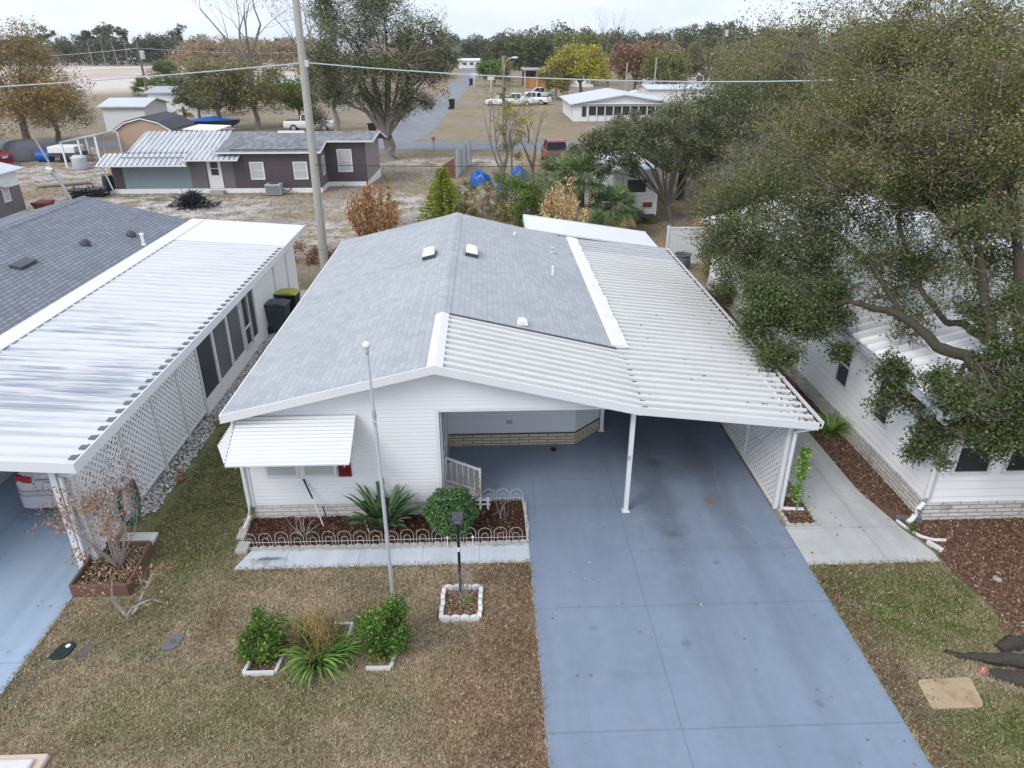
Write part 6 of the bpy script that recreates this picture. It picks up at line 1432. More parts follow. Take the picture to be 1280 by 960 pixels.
def pickup(name, label, loc, rz, paint, cat='truck', cab2=True):
    t = thing(name, label, cat, loc, rz)
    st = [(-2.7, .86, .45, 1.0), (-2.6, .92, .40, 1.1), (-.6, .94, .36, 1.12), (.3, .94, .36, 1.12), (1.5, .93, .36, 1.10), (2.4, .90, .38, 1.04), (2.65, .82, .45, .9)]
    MB().loft([ring(w, y, zb, zt, .9) for y, w, zb, zt in st]).build('body', M[paint], t, world=False, smooth=40, bevel=.02)
    MB().loft([gring(.84, .70, -.75, 1.1, 1.68), gring(.86, .72, -.3, 1.1, 1.78), gring(.86, .72, .7, 1.1, 1.76), gring(.82, .74, 1.45, 1.08, 1.14)]).build('windows', M['glass'], t, world=False, smooth=30)
    MB().loft([gring(.72, .70, -.72, 1.69, 1.72), gring(.73, .71, -.3, 1.785, 1.81), gring(.73, .70, .74, 1.765, 1.79)]).build('roof', M[paint], t, world=False)
    mb = MB()
    for s_ in (-1, 1): mb.beam((s_ * .86, .1, 1.1), (s_ * .74, .1, 1.76), .12, .04); mb.beam((s_ * .72, .7, 1.76), (s_ * .82, 1.45, 1.12), .08, .04); mb.beam((s_ * .85, -.72, 1.1), (s_ * .72, -.72, 1.70), .1, .04)
    mb.build('pillar', M[paint], t, world=False)
    mb = MB(); mb.box((-.76, -2.5, 1.06), (.76, -.85, 1.125)); mb.build('cargo_bed', M['dkgrey'], t, world=False)
    for s_ in (-1, 1): mb = MB(); mb.box((s_ * .72, -2.73, .8), (s_ * .90, -2.68, 1.05)); mb.build('tail_light', M['taillight'], t, world=False)
    for s_ in (-1, 1): mb = MB(); mb.box((s_ * .62, 2.62, .72), (s_ * .84, 2.67, .88)); mb.build('headlight', M['galv'], t, world=False)
    wheels(t, (-.93, .93), (-1.6, 1.7), .38, .24); return t
sedan('parked_car', 'silver sedan with red tail lights parked under the left carport', (-9.04, 15.05, .03), R(3), 'car_silver')
pickup('parked_truck', 'white pickup truck seen side on at the lamp pole on the tan lot', (5.0, 118.5, 0), R(88), 'car_white')
pickup('parked_truck', 'white pickup truck parked right beside the first white pickup', (8.0, 121.5, 0), R(60), 'car_white')
pickup('parked_truck', 'white van bodied truck behind the two white pickups', (9.8, 134, 0), R(95), 'car_white')
pickup('parked_truck', 'white pickup truck behind the brown house roof', (-19.6, 85, 0), R(-86), 'car_white')
pickup('parked_truck', 'dark green truck parked by the blue covered boat', (-33.0, 80.5, 0), R(80), 'car_dark')
sedan('parked_car', 'small white car on the grass left of the lamp pole', (2.6, 119.5, 0), R(75), 'car_white')
sedan('parked_car', 'dark blue car parked under the yellow tree', (16.6, 124, 0), R(70), 'car_dark')
sedan('parked_car', 'dark car parked behind the ridge of the white gabled house', (21.5, 128, 0), R(85), 'car_dark')
sedan('parked_car', 'white car half hidden by trees on the far right', (29, 140, 0), R(85), 'car_white')
pickup('parked_truck', 'red pickup truck behind the palm with its dark windows towards us', (5.75, 60.6, 0), R(2), 'car_red')
sedan('parked_car', 'dark red car at the far left edge beyond the left edge house', (-40.5, 60.5, 0), R(80), 'car_red')
# boat with blue cover
t = thing('covered_boat', 'boat under a bright blue cover on a trailer behind the brown house', 'boat', (-29.5, 83, 0)); rings = []
for y, w, z0, z1 in ((-2.6, .9, .7, 1.25), (-1, 1.05, .6, 1.35), (1, 1.0, .6, 1.35), (2.2, .6, .75, 1.35), (2.9, .08, 1.1, 1.4)): rings.append([Vector((-29.5 + y, 83 + s_ * w * k, z)) for s_, k, z in ((-1, .4, z0), (-1, 1, z1), (1, 1, z1), (1, .4, z0))])
MB().loft(rings).build('hull', M['car_dark'], t); rings = []
for y, w, z1 in ((-2.7, .95, 1.35), (-1, 1.1, 1.6), (0, 1.1, 1.72), (1.2, 1.05, 1.5), (2.9, .15, 1.38)): rings.append([Vector((-29.5 + y, 83 - w, 1.3)), Vector((-29.5 + y, 83 - w * .5, z1 - .1)), Vector((-29.5 + y, 83, z1)), Vector((-29.5 + y, 83 + w * .5, z1 - .1)), Vector((-29.5 + y, 83 + w, 1.3))])
MB().loft(rings).build('cover', M['fabric_blue'], t)
mb = MB(); mb.box((-32.2, 82.2, .45), (-27, 82.35, .6)); mb.box((-32.2, 83.65, .45), (-27, 83.8, .6)); mb.build('trailer', M['metal'], t)
for y in (82.0, 84.0): mb = MB(); mb.tube([(-30, y - .1, .33), (-30, y + .1, .33)], .33, 12); mb.build('wheel', M['tyre'], t)
# camper
t = thing('camper_trailer', 'white camper trailer with a dark rear window under the trees', 'camper', (8.0, 38.4, 0))
mb = MB(); mb.box((6.75, 38.4, .45), (9.25, 45.5, 2.95)); mb.build('body', M['white'], t, bevel=.12)
mb = MB(); mb.box((7.55, 38.37, 1.75), (8.55, 38.405, 2.4)); f = mb.build('window', M['black'], t, bevel=.06); mb = MB(); mb.box((7.62, 38.355, 1.82), (8.02, 38.372, 2.33)); mb.box((8.08, 38.355, 1.82), (8.48, 38.372, 2.33)); mb.build('pane', M['glass'], f)
mb = MB(); mb.box((8.45, 38.37, .95), (8.95, 38.40, 1.2)); mb.build('tail_light', M['rust'], t); mb = MB(); mb.box((6.9, 38.2, .42), (9.1, 38.4, .60)); mb.build('bumper', M['dkgrey'], t)
mb = MB()
for k in range(6): mb.box((7.0, 38.385, .7 + k * .17), (9.1, 38.398, .715 + k * .17))
mb.build('panel_seam', M['metal'], t)
mb = MB(); mb.box((7.2, 39.5, 2.95), (8.2, 40.5, 3.2)); mb.build('roof_unit', M['white_clean'], t, bevel=.06)
for x in (6.8, 9.0): mb = MB(); mb.tube([(x, 41.5, .36), (x + .2, 41.5, .36)], .36, 14); mb.build('wheel', M['tyre'], t)
mb = MB(); mb.tube([(7.0, 38.36, 1.2), (7.0, 38.36, 2.6)], .02, 6); mb.tube([(7.3, 38.36, 1.2), (7.3, 38.36, 2.6)], .02, 6)
for k in range(5): mb.tube([(7.0, 38.36, 1.35 + k * .28), (7.3, 38.36, 1.35 + k * .28)], .015, 5)
mb.build('ladder', M['metal'], t)
# bins along the road, mailbox
wheelie('wheelie_bin', 'dark bin at the right edge of the road, nearer one', (-4.75, 112.5, 0), R(90), 'binblack', 'dkgrey', 'bins along the road', 1.35)
wheelie('wheelie_bin', 'dark bin at the right edge of the road, farther one', (-2.9, 176, 0), R(90), 'binblack', 'dkgrey', 'bins along the road', 1.35)
wheelie('wheelie_bin', 'dark bin behind the trunks of the big middle oak', (-11.8, 79.5, 0), R(90), 'binblack', 'binblack', 'bins along the road', 1.25)
t = thing('mailbox', 'tan mailbox on a post at the side street corner', 'mailbox', (-4.6, 67.2, 0)); mb = MB(); mb.box((-4.66, 67.15, 0), (-4.54, 67.27, 1.05)); mb.build('post', M['woodpole'], t); mb = MB(); mb.box((-4.78, 66.9, 1.05), (-4.42, 67.5, 1.38)); mb.build('box', M['tanwall'], t, bevel=.1)
for i, (x, y, lab) in enumerate(((1.4, 152, 'white sign board on a post where the far drive meets the road'), (-2.2, 170, 'small white sign on a post at the far right roadside'))):
    t = thing('road_sign', lab, 'sign', (x, y, 0)); mb = MB(); mb.box((x - .08, y - .05, 0), (x + .08, y + .05, 2.6)); mb.build('post', M['white_clean'], t); mb = MB(); mb.box((x - .7, y - .08, 2.2), (x + .7, y - .05, 2.8)); mb.build('panel', M['white_clean'], t)
# ------------------------------------------------------------------ trees
def sub_clumps(c, r_, n, shell, flat, k=8):
    """a lobe made of smaller leaf masses spread round its outside, uneven in size"""
    d = unit(k); d[:, 2] = d[:, 2] * .8 + .12; PP = []
    w = .35 + .65 * nr.random(k); w2 = w ** 2 / (w ** 2).sum()
    for j in range(k):
        cc = np.array(c) + d[j] * r_ * (.50 + .28 * nr.random()); PP.append(clump_points(cc, r_ * .66 * w[j] ** .5, int(n * .86 * w2[j]) + 1, shell, flat))
    PP.append(clump_points(c, r_ * .7, max(1, int(n * .14)), .3, flat))
    return np.vstack(PP)
def lobe_tree(name, label, base, lobes, n, leaf, mat, bark, r0, cat='tree', group=None, fork=.35, twigs=6, twigmat=None, width=.5, shell=.55, flat=.85, limb_pts=None, sprig=1, seed=0, second=None):
    """lobes: list of (centre, radius); every lobe gets a limb from the trunk and leaf faces in its volume"""
    rr2 = random.Random(seed + 5); b = Vector(base); t = thing(name, label, cat, base, group=group)
    top = max(c[2] for c, r_ in lobes); cx = sum(c[0] for c, _ in lobes) / len(lobes); cy = sum(c[1] for c, _ in lobes) / len(lobes)
    fk = b.lerp(Vector((cx, cy, top)), fork); fk.z = b.z + (top - b.z) * fork
    mb = MB()
    mid = b.lerp(fk, .5) + Vector((rr2.gauss(0, r0 * .5), rr2.gauss(0, r0 * .5), 0))
    mb.tube([b - Vector((0, 0, .1)), b + Vector((0, 0, .15)), mid, fk], [r0 * 1.5, r0 * 1.1, r0 * .9, r0 * .75], 9, False)
    mid_nodes = []
    for k, (c, r_) in enumerate(lobes):
        c = Vector(c); d = c - fk
        if d.z < .35 * math.hypot(d.x, d.y): continue
        m1 = fk + d * .45 + Vector((rr2.gauss(0, .06), rr2.gauss(0, .06), .05)) * d.length + Vector((0, 0, .06 * d.length))
        if limb_pts and k in limb_pts: m1 = Vector(limb_pts[k])
        kk = min(1.0, .45 + .55 * r_ / max(q_[1] for q_ in lobes)); mb.tube([fk - Vector((0, 0, .05)), m1, c], [r0 * .5 * kk, r0 * .28 * kk, r0 * .08], 6, False)
    mb.build('trunk', M[bark], t, smooth=True)
    tm = MB()
    for c, r_ in lobes:
        c = Vector(c)
        for k in range(twigs):
            d = Vector((rr2.gauss(0, 1), rr2.gauss(0, 1), rr2.gauss(.2, .8))).normalized(); e = c + d * r_ * (.8 + .4 * rr2.random()); m1 = c + d * r_ * .5 + Vector((rr2.gauss(0, .12), rr2.gauss(0, .12), rr2.gauss(0, .12))) * r_
            w = max(leaf * .06, r0 * .05); tm.tube([c, m1, e], [w * 1.6, w, w * .4], 3, False)
            for q in range(2): d2 = (d + Vector((rr2.gauss(0, .6), rr2.gauss(0, .6), rr2.gauss(0, .6)))).normalized(); tm.tube([m1, m1 + d2 * r_ * .6], [w * .8, w * .3], 3, False)
    if twigs: tm.build('twigs', M[twigmat or bark], t)
    vol = sum(r_ ** 2 for c, r_ in lobes); PP = []
    for c, r_ in lobes:
        m = int(n * r_ * r_ / vol / sprig); p = sub_clumps(c, r_, m, shell, flat)
        # knock holes: drop points by a smooth field so that gaps show between sprays
        f = np.sin(p[:, 0] * 5.1 / r_ + c[0]) + np.sin(p[:, 1] * 4.7 / r_ + c[1] * 2) + np.sin(p[:, 2] * 6.3 / r_ + c[2] * 3)
        p = p[(f > -1.1) | (nr.random(len(p)) < .25)]
        if sprig > 1: p = sprig_points(p, sprig, leaf * .9)
        PP.append(p)
    P = np.vstack(PP); P = P[P[:, 2] > b.z + .1]
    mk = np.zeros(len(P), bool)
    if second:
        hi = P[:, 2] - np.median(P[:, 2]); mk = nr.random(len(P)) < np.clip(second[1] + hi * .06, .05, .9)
        V, F = leaf_cards(P[mk], leaf, width); npmesh('second_foliage', V, F, M[second[0]], t)  # leaves in the second colour, commoner towards the top
    V, F = leaf_cards(P[~mk], leaf, width); npmesh('foliage', V, F, M[mat], t)
    return t

def std_tree(name, label, base, h, rx, ry, z0, n, leaf, mat, bark='bark_grey', r0=.22, lobes=9, seed=1, group=None, **k):
    rr2 = random.Random(seed); L_ = []; zc0, rz = (h + z0) / 2, (h - z0) / 2
    for i in range(lobes):
        u = -0.85 + 1.75 * (i + .5) / lobes; a = 2.39996 * i + rr2.gauss(0, .35); q = math.sqrt(max(.05, 1 - u * u * .85)) * (.45 + .3 * rr2.random())
        lr = (.36 + .2 * rr2.random()) * min(rx, rz * 1.25)
        L_.append(((base[0] + rx * q * math.cos(a), base[1] + ry * q * math.sin(a), zc0 + u * (rz - lr * .8)), lr))
    return lobe_tree(name, label, base, L_, n, leaf, mat, bark, r0, seed=seed, group=group, **k)

# ---- the big oak at the right, in front of the white house
def A(px, py, Y, r_): return (tuple(at(px, py, Y)), r_)
OAK = [A(*q) for q in ((915, 275, 20, 1.15), (950, 238, 20.5, 1.2), (985, 285, 19.5, 1.25), (930, 325, 19, .95), (903, 305, 19.5, .7), (972, 335, 18.5, .95), (1002, 232, 20.5, 1.3),
    (1042, 205, 19, 1.45), (1100, 178, 18, 1.6), (1160, 205, 17, 1.55), (1222, 165, 17, 1.7), (1272, 222, 16, 1.6), (1062, 270, 18, 1.15), (1122, 258, 17, 1.15), (1185, 258, 16.2, 1.1), (1230, 250, 16, 1.1),
    (1000, 165, 22, 1.5), (1060, 118, 21, 1.6), (1122, 92, 20, 1.7), (1190, 82, 19, 1.7), (1260, 78, 18, 1.8), (1290, 130, 17, 1.6), (1150, 140, 19, 1.5), (1090, 60, 21, 1.3), (1170, 45, 20, 1.3), (1245, 32, 19, 1.3), (1030, 320, 17.5, .75),
    (1085, 325, 16, .85), (1128, 345, 15.5, .8), (1165, 330, 15, .75), (1100, 372, 15, .62), (1225, 300, 15, .85), (1275, 330, 14.5, .9), (1150, 395, 14.2, .5), (1135, 418, 14, .42),
    (1180, 150, 15.8, 1.2), (1252, 110, 15.6, 1.2), (1232, 205, 14.9, 1.0), (1150, 225, 15.6, .95), (1100, 215, 16.6, 1.05), (1285, 175, 14.8, 1.1), (1120, 135, 17.6, 1.2), (1200, 285, 14.4, .75), (1262, 285, 14.0, .8), (1060, 235, 17.2, 1.0), (1215, 335, 13.8, .6), (1190, 375, 13.6, .45), (1265, 375, 13, .55), (1015, 262, 18.4, .9), (892, 300, 19, .8), (915, 318, 18.5, .85), (950, 300, 18.5, .95), (990, 308, 18, .95), (1025, 300, 17.5, .95), (908, 262, 19.5, .8), (1048, 335, 16.8, .65), (958, 348, 17.5, .75), (925, 352, 17.5, .6), (1000, 340, 17.2, .7))]
OAKLOW = [A(*q) for q in ((950, 402, 15.6, .68), (985, 385, 15.6, .68), (1012, 412, 15, .55), (972, 438, 14.8, .52), (1022, 372, 16, .62), (1042, 398, 15.2, .40), (945, 370, 16, .45), (1050, 440, 14.6, .25),
    (1108, 462, 13.2, .38), (1132, 500, 12.7, .48), (1168, 540, 11.9, .42), (1208, 520, 11.6, .52), (1250, 498, 11.3, .6), (1102, 508, 12.7, .34), (1243, 560, 11.0, .28), (1143, 562, 11.9, .30), (1272, 540, 10.9, .45), (1195, 478, 12, .42), (1255, 447, 11.8, .50), (1230, 395, 13, .42), (1278, 405, 12.5, .5), (1180, 575, 11.5, .2), (1200, 497, 11.1, .42), (1255, 522, 10.9, .45), (1282, 498, 10.7, .5), (1178, 486, 11.5, .36), (1225, 545, 11.0, .3))]
TB = Vector((11.6, 10.5, 0))
t = thing('oak_tree', 'great spreading live oak overhanging the right house and the carport edge', 'tree', TB)
mb = MB(); r2 = random.Random(9)
def limb(pts, rad, n=8):
    fine = []; rr_f = []                                   # smooth the run and roughen the girth
    for i in range(len(pts) - 1):
        for k in range(4):
            u = k / 4; fine.append(Vector(pts[i]).lerp(Vector(pts[i + 1]), u) + Vector([r2.gauss(0, .018) for _ in range(3)])); rr_f.append((rad[i] * (1 - u) + rad[i + 1] * u) * .74 * (1 + r2.gauss(0, .07)))
    fine.append(Vector(pts[-1])); rr_f.append(rad[-1] * .74); mb.tube(fine, rr_f, n, False)
fork = Vector((11.1, 11.1, 2.3))
limb([TB - Vector((0, 0, .2)), TB + Vector((-.05, .1, .3)), Vector((11.4, 10.8, 1.3)), fork], [.55, .42, .36, .33], 12)
j1 = at(1243, 480, 11.6); j2 = at(1210, 447, 12.2); j3 = at(1170, 433, 12.9); j4 = at(1127, 393, 14); j5 = at(1060, 377, 15.2); j6 = at(1000, 395, 15.6)
limb([fork, fork.lerp(j1, .6) + Vector((0, 0, .08)), j1, j2, j3, j4, j5, j6], [.30, .24, .20, .17, .15, .11, .07, .03])
k1 = at(1243, 433, 12.2); k2 = at(1230, 367, 13.2); k3 = at(1222, 300, 14.5); k4 = at(1200, 210, 16.5)
limb([j1 + Vector((.2, 0, .05)), k1, k2, k3, k4], [.17, .15, .12, .10, .05])
limb([fork, at(1280, 430, 12.2), at(1273, 400, 12.6), at(1276, 340, 13.6), at(1265, 240, 15.5), at(1230, 120, 18)], [.26, .20, .17, .14, .10, .05])
limb([k1, at(1207, 407, 13.3), at(1182, 402, 13.8), at(1150, 360, 14.6), at(1120, 270, 16.5), at(1080, 200, 18.5)], [.13, .11, .09, .08, .06, .03])
limb([k2, at(1200, 300, 15.0), at(1165, 260, 16.2), at(1100, 190, 18), at(1050, 130, 20.5)], [.10, .08, .07, .05, .03])
limb([j4, at(1090, 330, 15.6), at(1040, 290, 17.5), at(985, 285, 19.3), at(930, 300, 19.5)], [.09, .08, .07, .05, .02])
limb([j5, at(1030, 350, 16.6), at(985, 320, 18.6)], [.06, .05, .02]); limb([j5, at(1015, 385, 15.6), at(965, 405, 15.5)], [.05, .04, .015])
limb([fork, at(1300, 470, 11.3), at(1260, 500, 11.2), at(1210, 525, 11.5), at(1150, 545, 11.9)], [.12, .09, .07, .05, .015]); limb([j2, at(1190, 480, 12.1), at(1135, 500, 12.6)], [.06, .045, .015])
mb.build('trunk', M['bark'], t, smooth=True)
tm = MB()
for c, r_ in OAK + OAKLOW:
    c = Vector(c); nt_ = 14 if r_ > .9 else 8
    for k in range(nt_):
        d = Vector((r2.gauss(0, 1), r2.gauss(0, 1), r2.gauss(.25, .8))).normalized(); e = c + d * r_ * (.85 + .35 * r2.random()); m1 = c + d * r_ * .5 + Vector([r2.gauss(0, .12) for _ in range(3)]) * r_
        tm.tube([c, m1, e], [.020, .012, .004], 3, False)
        for q in range(3): d2 = (d + Vector([r2.gauss(0, .6) for _ in range(3)])).normalized(); tm.tube([m1.lerp(e, .3 * q), m1.lerp(e, .3 * q) + d2 * r_ * .5], [.008, .003], 3, False)
tm.build('twigs', M['twig'], t)
def oak_points(lobes, n, holes=-1.0):
    vol = sum(r_ ** 2 for c, r_ in lobes); PP = []
    for c, r_ in lobes:
        m = int(n * r_ * r_ / vol / 6); p = sub_clumps(c, r_ * 1.12, m, .4, .85)
        f = np.sin(p[:, 0] * 4.3 + c[0]) + np.sin(p[:, 1] * 3.9 + c[1]) + np.sin(p[:, 2] * 4.9 + c[2])
        p = p[(f > holes) | (nr.random(len(p)) < .2)]; PP.append(sprig_points(p, 6, .075))
    return np.vstack(PP)
gapz = lambda q: q[0][2] <= 5.3 and q[0][0] > 8.6 and q[0][1] < 16.4                       # the open lower middle of the crown
Pq = np.vstack([oak_points([q for q in OAK if not gapz(q)], 240000, -1.0), oak_points([q for q in OAK if gapz(q)], 30000, -.1)]); Pl = np.vstack([oak_points(OAKLOW[:8], 38000, -1.1), oak_points(OAKLOW[8:], 42000, -.4)])
zc_ = Pq[:, 2]; light = nr.random(len(Pq)) < np.clip((zc_ - 3.9) * .20, .12, .78)  # paler leaves favour the top: the lit crown is painted into leaf colour
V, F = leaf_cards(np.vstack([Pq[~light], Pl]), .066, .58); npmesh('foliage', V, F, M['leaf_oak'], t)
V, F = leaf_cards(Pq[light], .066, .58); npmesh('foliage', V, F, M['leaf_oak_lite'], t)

# ---- big middle oak behind the brown house
base = (-8.05, 62.6, 0)
lob = [A(*q) for q in ((430, 45, 63, 2.3), (480, 22, 63, 2.5), (530, 52, 63, 2.2), (402, 82, 62, 1.8), (450, 88, 61.5, 2.2), (500, 80, 61, 2.4), (538, 90, 62.5, 1.5), (418, 122, 62, 1.5), (515, 122, 61.5, 1.3), (398, 148, 62.5, 1.0), (468, 125, 62, 1.5), (530, 128, 62.5, .8), (455, 0, 64, 2.0), (405, 30, 64, 1.5), (560, 70, 63, 1.1), (500, 140, 61.5, .9), (410, 0, 64, 1.3))]
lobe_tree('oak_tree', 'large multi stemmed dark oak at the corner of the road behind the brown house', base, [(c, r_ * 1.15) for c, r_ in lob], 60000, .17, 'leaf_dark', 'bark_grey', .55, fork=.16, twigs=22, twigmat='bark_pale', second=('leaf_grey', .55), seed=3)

# ---- left and mid distance broadleaf trees
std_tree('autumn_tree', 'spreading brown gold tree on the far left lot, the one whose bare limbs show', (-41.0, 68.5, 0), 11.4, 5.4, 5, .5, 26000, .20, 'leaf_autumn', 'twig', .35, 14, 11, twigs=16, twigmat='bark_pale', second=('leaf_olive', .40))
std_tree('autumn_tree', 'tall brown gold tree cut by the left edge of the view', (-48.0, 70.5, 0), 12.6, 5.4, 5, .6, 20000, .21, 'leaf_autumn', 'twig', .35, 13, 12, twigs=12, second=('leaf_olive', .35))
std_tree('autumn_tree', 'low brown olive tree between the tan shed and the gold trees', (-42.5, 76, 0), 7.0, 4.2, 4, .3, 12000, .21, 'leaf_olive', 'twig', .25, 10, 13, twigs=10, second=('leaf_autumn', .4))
std_tree('autumn_tree', 'small gold tree low at the left edge in front of the tall one', (-41.8, 62, 0), 5.6, 2.6, 2.4, .6, 5000, .19, 'leaf_autumn', 'twig', .2, 7, 14, twigs=8)
std_tree('broadleaf_tree', 'round grey olive tree behind the brown house, left of a pair', (-30.2, 87, 0), 7.6, 4.4, 4, .8, 11000, .25, 'leaf_grey', 'bark_grey', .3, 11, 15, twigs=10, second=('leaf_olive', .35))
std_tree('broadleaf_tree', 'round olive brown tree behind the brown house, right of a pair', (-25.6, 86, 0), 8.2, 4.3, 4, .8, 12000, .25, 'leaf_olive', 'bark_grey', .3, 11, 16, twigs=10, second=('leaf_grey', .25))
std_tree('broadleaf_tree', 'dark green bush tree just left of the tall utility pole', (-22.2, 92, 0), 5.6, 2.9, 2.6, .6, 7000, .25, 'leaf_green', 'bark_grey', .2, 8, 17, twigs=6)
std_tree('broadleaf_tree', 'olive tree seen right behind the tall utility pole', (-16.4, 84, 0), 8.6, 3.8, 3.4, 2.0, 11000, .24, 'leaf_grey', 'bark_grey', .28, 10, 18, twigs=12, second=('leaf_olive', .3))
std_tree('broadleaf_tree', 'low dark tree at the foot of the grey olive pair', (-35.2, 95, 0), 5.6, 3.0, 3, .5, 6000, .27, 'leaf_dark', 'bark_grey', .2, 8, 19, twigs=5)
# bare trees
def bare_tree(label, base, h, r0, depth, seed, mat='twig', spread=.5, lean=(0, 0), kids=(2, 3), leafmat_=None, nleaf=0, lsize=.2, group=None):
    t = thing('bare_tree', label, 'tree', base, group=group); mb = MB(); tips = []; rr2 = random.Random(seed); b = Vector(base)
    f = b + Vector((lean[0], lean[1], h * .32)); mb.tube([b - Vector((0, 0, .1)), b.lerp(f, .5) + Vector((.1, 0, 0)), f], [r0 * 1.2, r0, r0 * .85], 8, False)
    for k in range(4):
        a = k * 1.57 + rr2.random(); branches(mb, f - Vector((0, 0, h * .03 * k)), (math.cos(a) * .5, math.sin(a) * .5, 1), h * .27, r0 * .62, depth, spread, .16, 5, kids, 3, .72, rr2, tips)
    mb.build('branches', M[mat], t)
    if leafmat_: 
        T_ = np.array([tuple(q) for q in tips]); P = T_[nr.integers(0, len(T_), nleaf)] + nr.normal(size=(nleaf, 3)) * h * .03; V, F = leaf_cards(P, lsize, .6); npmesh('foliage', V, F, M[leafmat_], t)
    return t
bare_tree('tall leafless grey tree against the sky left of the tall pole', (-33.5, 112, 0), 20, .42, 5, 31, 'twig', .58, leafmat_='leaf_brownwood', nleaf=900, lsize=.25)
bare_tree('slimmer leafless tree leaning right, just left of the tall pole', (-28.5, 118, 0), 17, .30, 5, 32, 'twig', .55, (1.5, 0), leafmat_='leaf_brownwood', nleaf=600, lsize=.25)
bare_tree('leafless tree standing above the woods beyond the yellow tree', (26.5, 165, 0), 15.5, .3, 4, 33, 'twig', .5)
bare_tree('thin bare tree left in the row of grey stems above the woods', (16, 190, 0), 15, .2, 3, 34, 'twig', .35, group='thin bare trees above the woods'); bare_tree('thin bare tree in the middle of the row of grey stems above the woods', (22, 195, 0), 14.5, .2, 3, 35, 'twig', .35, group='thin bare trees above the woods'); bare_tree('thin bare tree right in the row of grey stems above the woods', (27.5, 200, 0), 15, .2, 3, 36, 'twig', .35, group='thin bare trees above the woods')
bare_tree('bare grey stemmed tree standing before the tan lamp pole', (1.05, 43.6, 0), 7.4, .13, 3, 37, 'twig', .28, leafmat_='leaf_olive', nleaf=500, lsize=.10)
bare_tree('thin bare tree with a few yellow leaves right of the tan lamp pole', (3.0, 46.5, 0), 6.4, .09, 3, 38, 'twig_brown', .35, leafmat_='leaf_yellow', nleaf=350, lsize=.10)
bare_tree('bare purple brown tree rising above the dark tree by the camper', (12.6, 46, 0), 9.6, .14, 4, 39, 'twig_brown', .4)
bare_tree('pale bare tree in the right hand oaks', (16.5, 30, 0), 9.4, .16, 4, 40, 'bark_pale', .45)
bare_tree('low reddish bare thicket on the tan lot', (4.2, 72.5, 0), 4.2, .07, 3, 41, 'twig_brown', .4, leafmat_='leaf_olive', nleaf=260, lsize=.12)
std_tree('vine_tree', 'yellow green vine covered sapling at the foot of the tan lamp pole', (2.0, 55, 0), 5.6, 1.3, 1.2, .4, 2600, .13, 'leaf_olive', 'twig', .08, 8, 42, twigs=8, second=('leaf_yellow', .2))
std_tree('vine_tree', 'thin yellow green climber growing up the tan lamp pole', (1.9, 66.4, 0), 8.0, .8, .7, 3.2, 900, .15, 'leaf_olive', 'twig', .06, 6, 43, twigs=6)
# trees right of the road
std_tree('broadleaf_tree', 'dense dark green round tree right of the far road end', (2.2, 172, 0), 6.4, 4.0, 3.6, .3, 5000, .5, 'leaf_green', 'bark_grey', .25, 9, 51, twigs=3)
std_tree('broadleaf_tree', 'yellow gold round tree beyond the trucks', (16.6, 132, 0), 9.6, 6.2, 5, 1.0, 12000, .38, 'leaf_yellow', 'bark_grey', .3, 13, 52, twigs=6, second=('leaf_olive', .35))
std_tree('broadleaf_tree', 'olive gold tree joined to the left of the yellow tree', (12.2, 130, 0), 7.4, 3.6, 3.4, .6, 7000, .36, 'leaf_olive', 'bark_grey', .25, 9, 53, twigs=5, second=('leaf_yellow', .3))
std_tree('broadleaf_tree', 'broad green tree behind the yellow tree, topmost of the right woods', (22, 175, 0), 11.6, 8.0, 7, 2, 13000, .52, 'leaf_green', 'bark_grey', .4, 14, 54, twigs=4, second=('leaf_olive', .35))
std_tree('broadleaf_tree', 'dark green tree left of the broad green one', (12, 190, 0), 11.2, 7, 6, 1.5, 10000, .55, 'leaf_dark', 'bark_grey', .4, 12, 55, twigs=4)
std_tree('broadleaf_tree', 'grey green tree above the far road at the right', (4.5, 205, 0), 9.6, 6, 5, 1.0, 8000, .58, 'leaf_far', 'bark_grey', .4, 11, 56, twigs=4)
std_tree('broadleaf_tree', 'russet brown tree right of the yellow tree', (29.5, 150, 0), 10, 5.4, 5, .6, 9000, .44, 'leaf_russet', 'twig_brown', .3, 11, 57, twigs=6)
std_tree('broadleaf_tree', 'olive green round tree above the white gabled house', (33.0, 140, 0), 8.6, 4.8, 4.4, .6, 9000, .4, 'leaf_green', 'bark_grey', .3, 11, 58, twigs=5, second=('leaf_olive', .5))
std_tree('broadleaf_tree', 'olive dry tree behind the far right transformer pole', (44, 152, 0), 9.6, 6, 5, .6, 9000, .44, 'leaf_grey', 'twig', .3, 11, 59, twigs=6, second=('leaf_olive', .4))
std_tree('broadleaf_tree', 'grey bare looking tree left of the far right pole', (37.5, 158, 0), 10, 4, 4, .6, 4500, .42, 'leaf_brownwood', 'twig', .25, 9, 60, twigs=10)
std_tree('broadleaf_tree', 'dark tree mass edging the far right woods', (58, 190, 0), 11.5, 9, 8, .6, 11000, .55, 'leaf_dark', 'bark_grey', .4, 13, 61, twigs=4)
std_tree('broadleaf_tree', 'dark tree above the olive round tree at the skyline', (43, 200, 0), 12, 8, 7, .6, 10000, .58, 'leaf_far', 'bark_grey', .4, 12, 62, twigs=4)
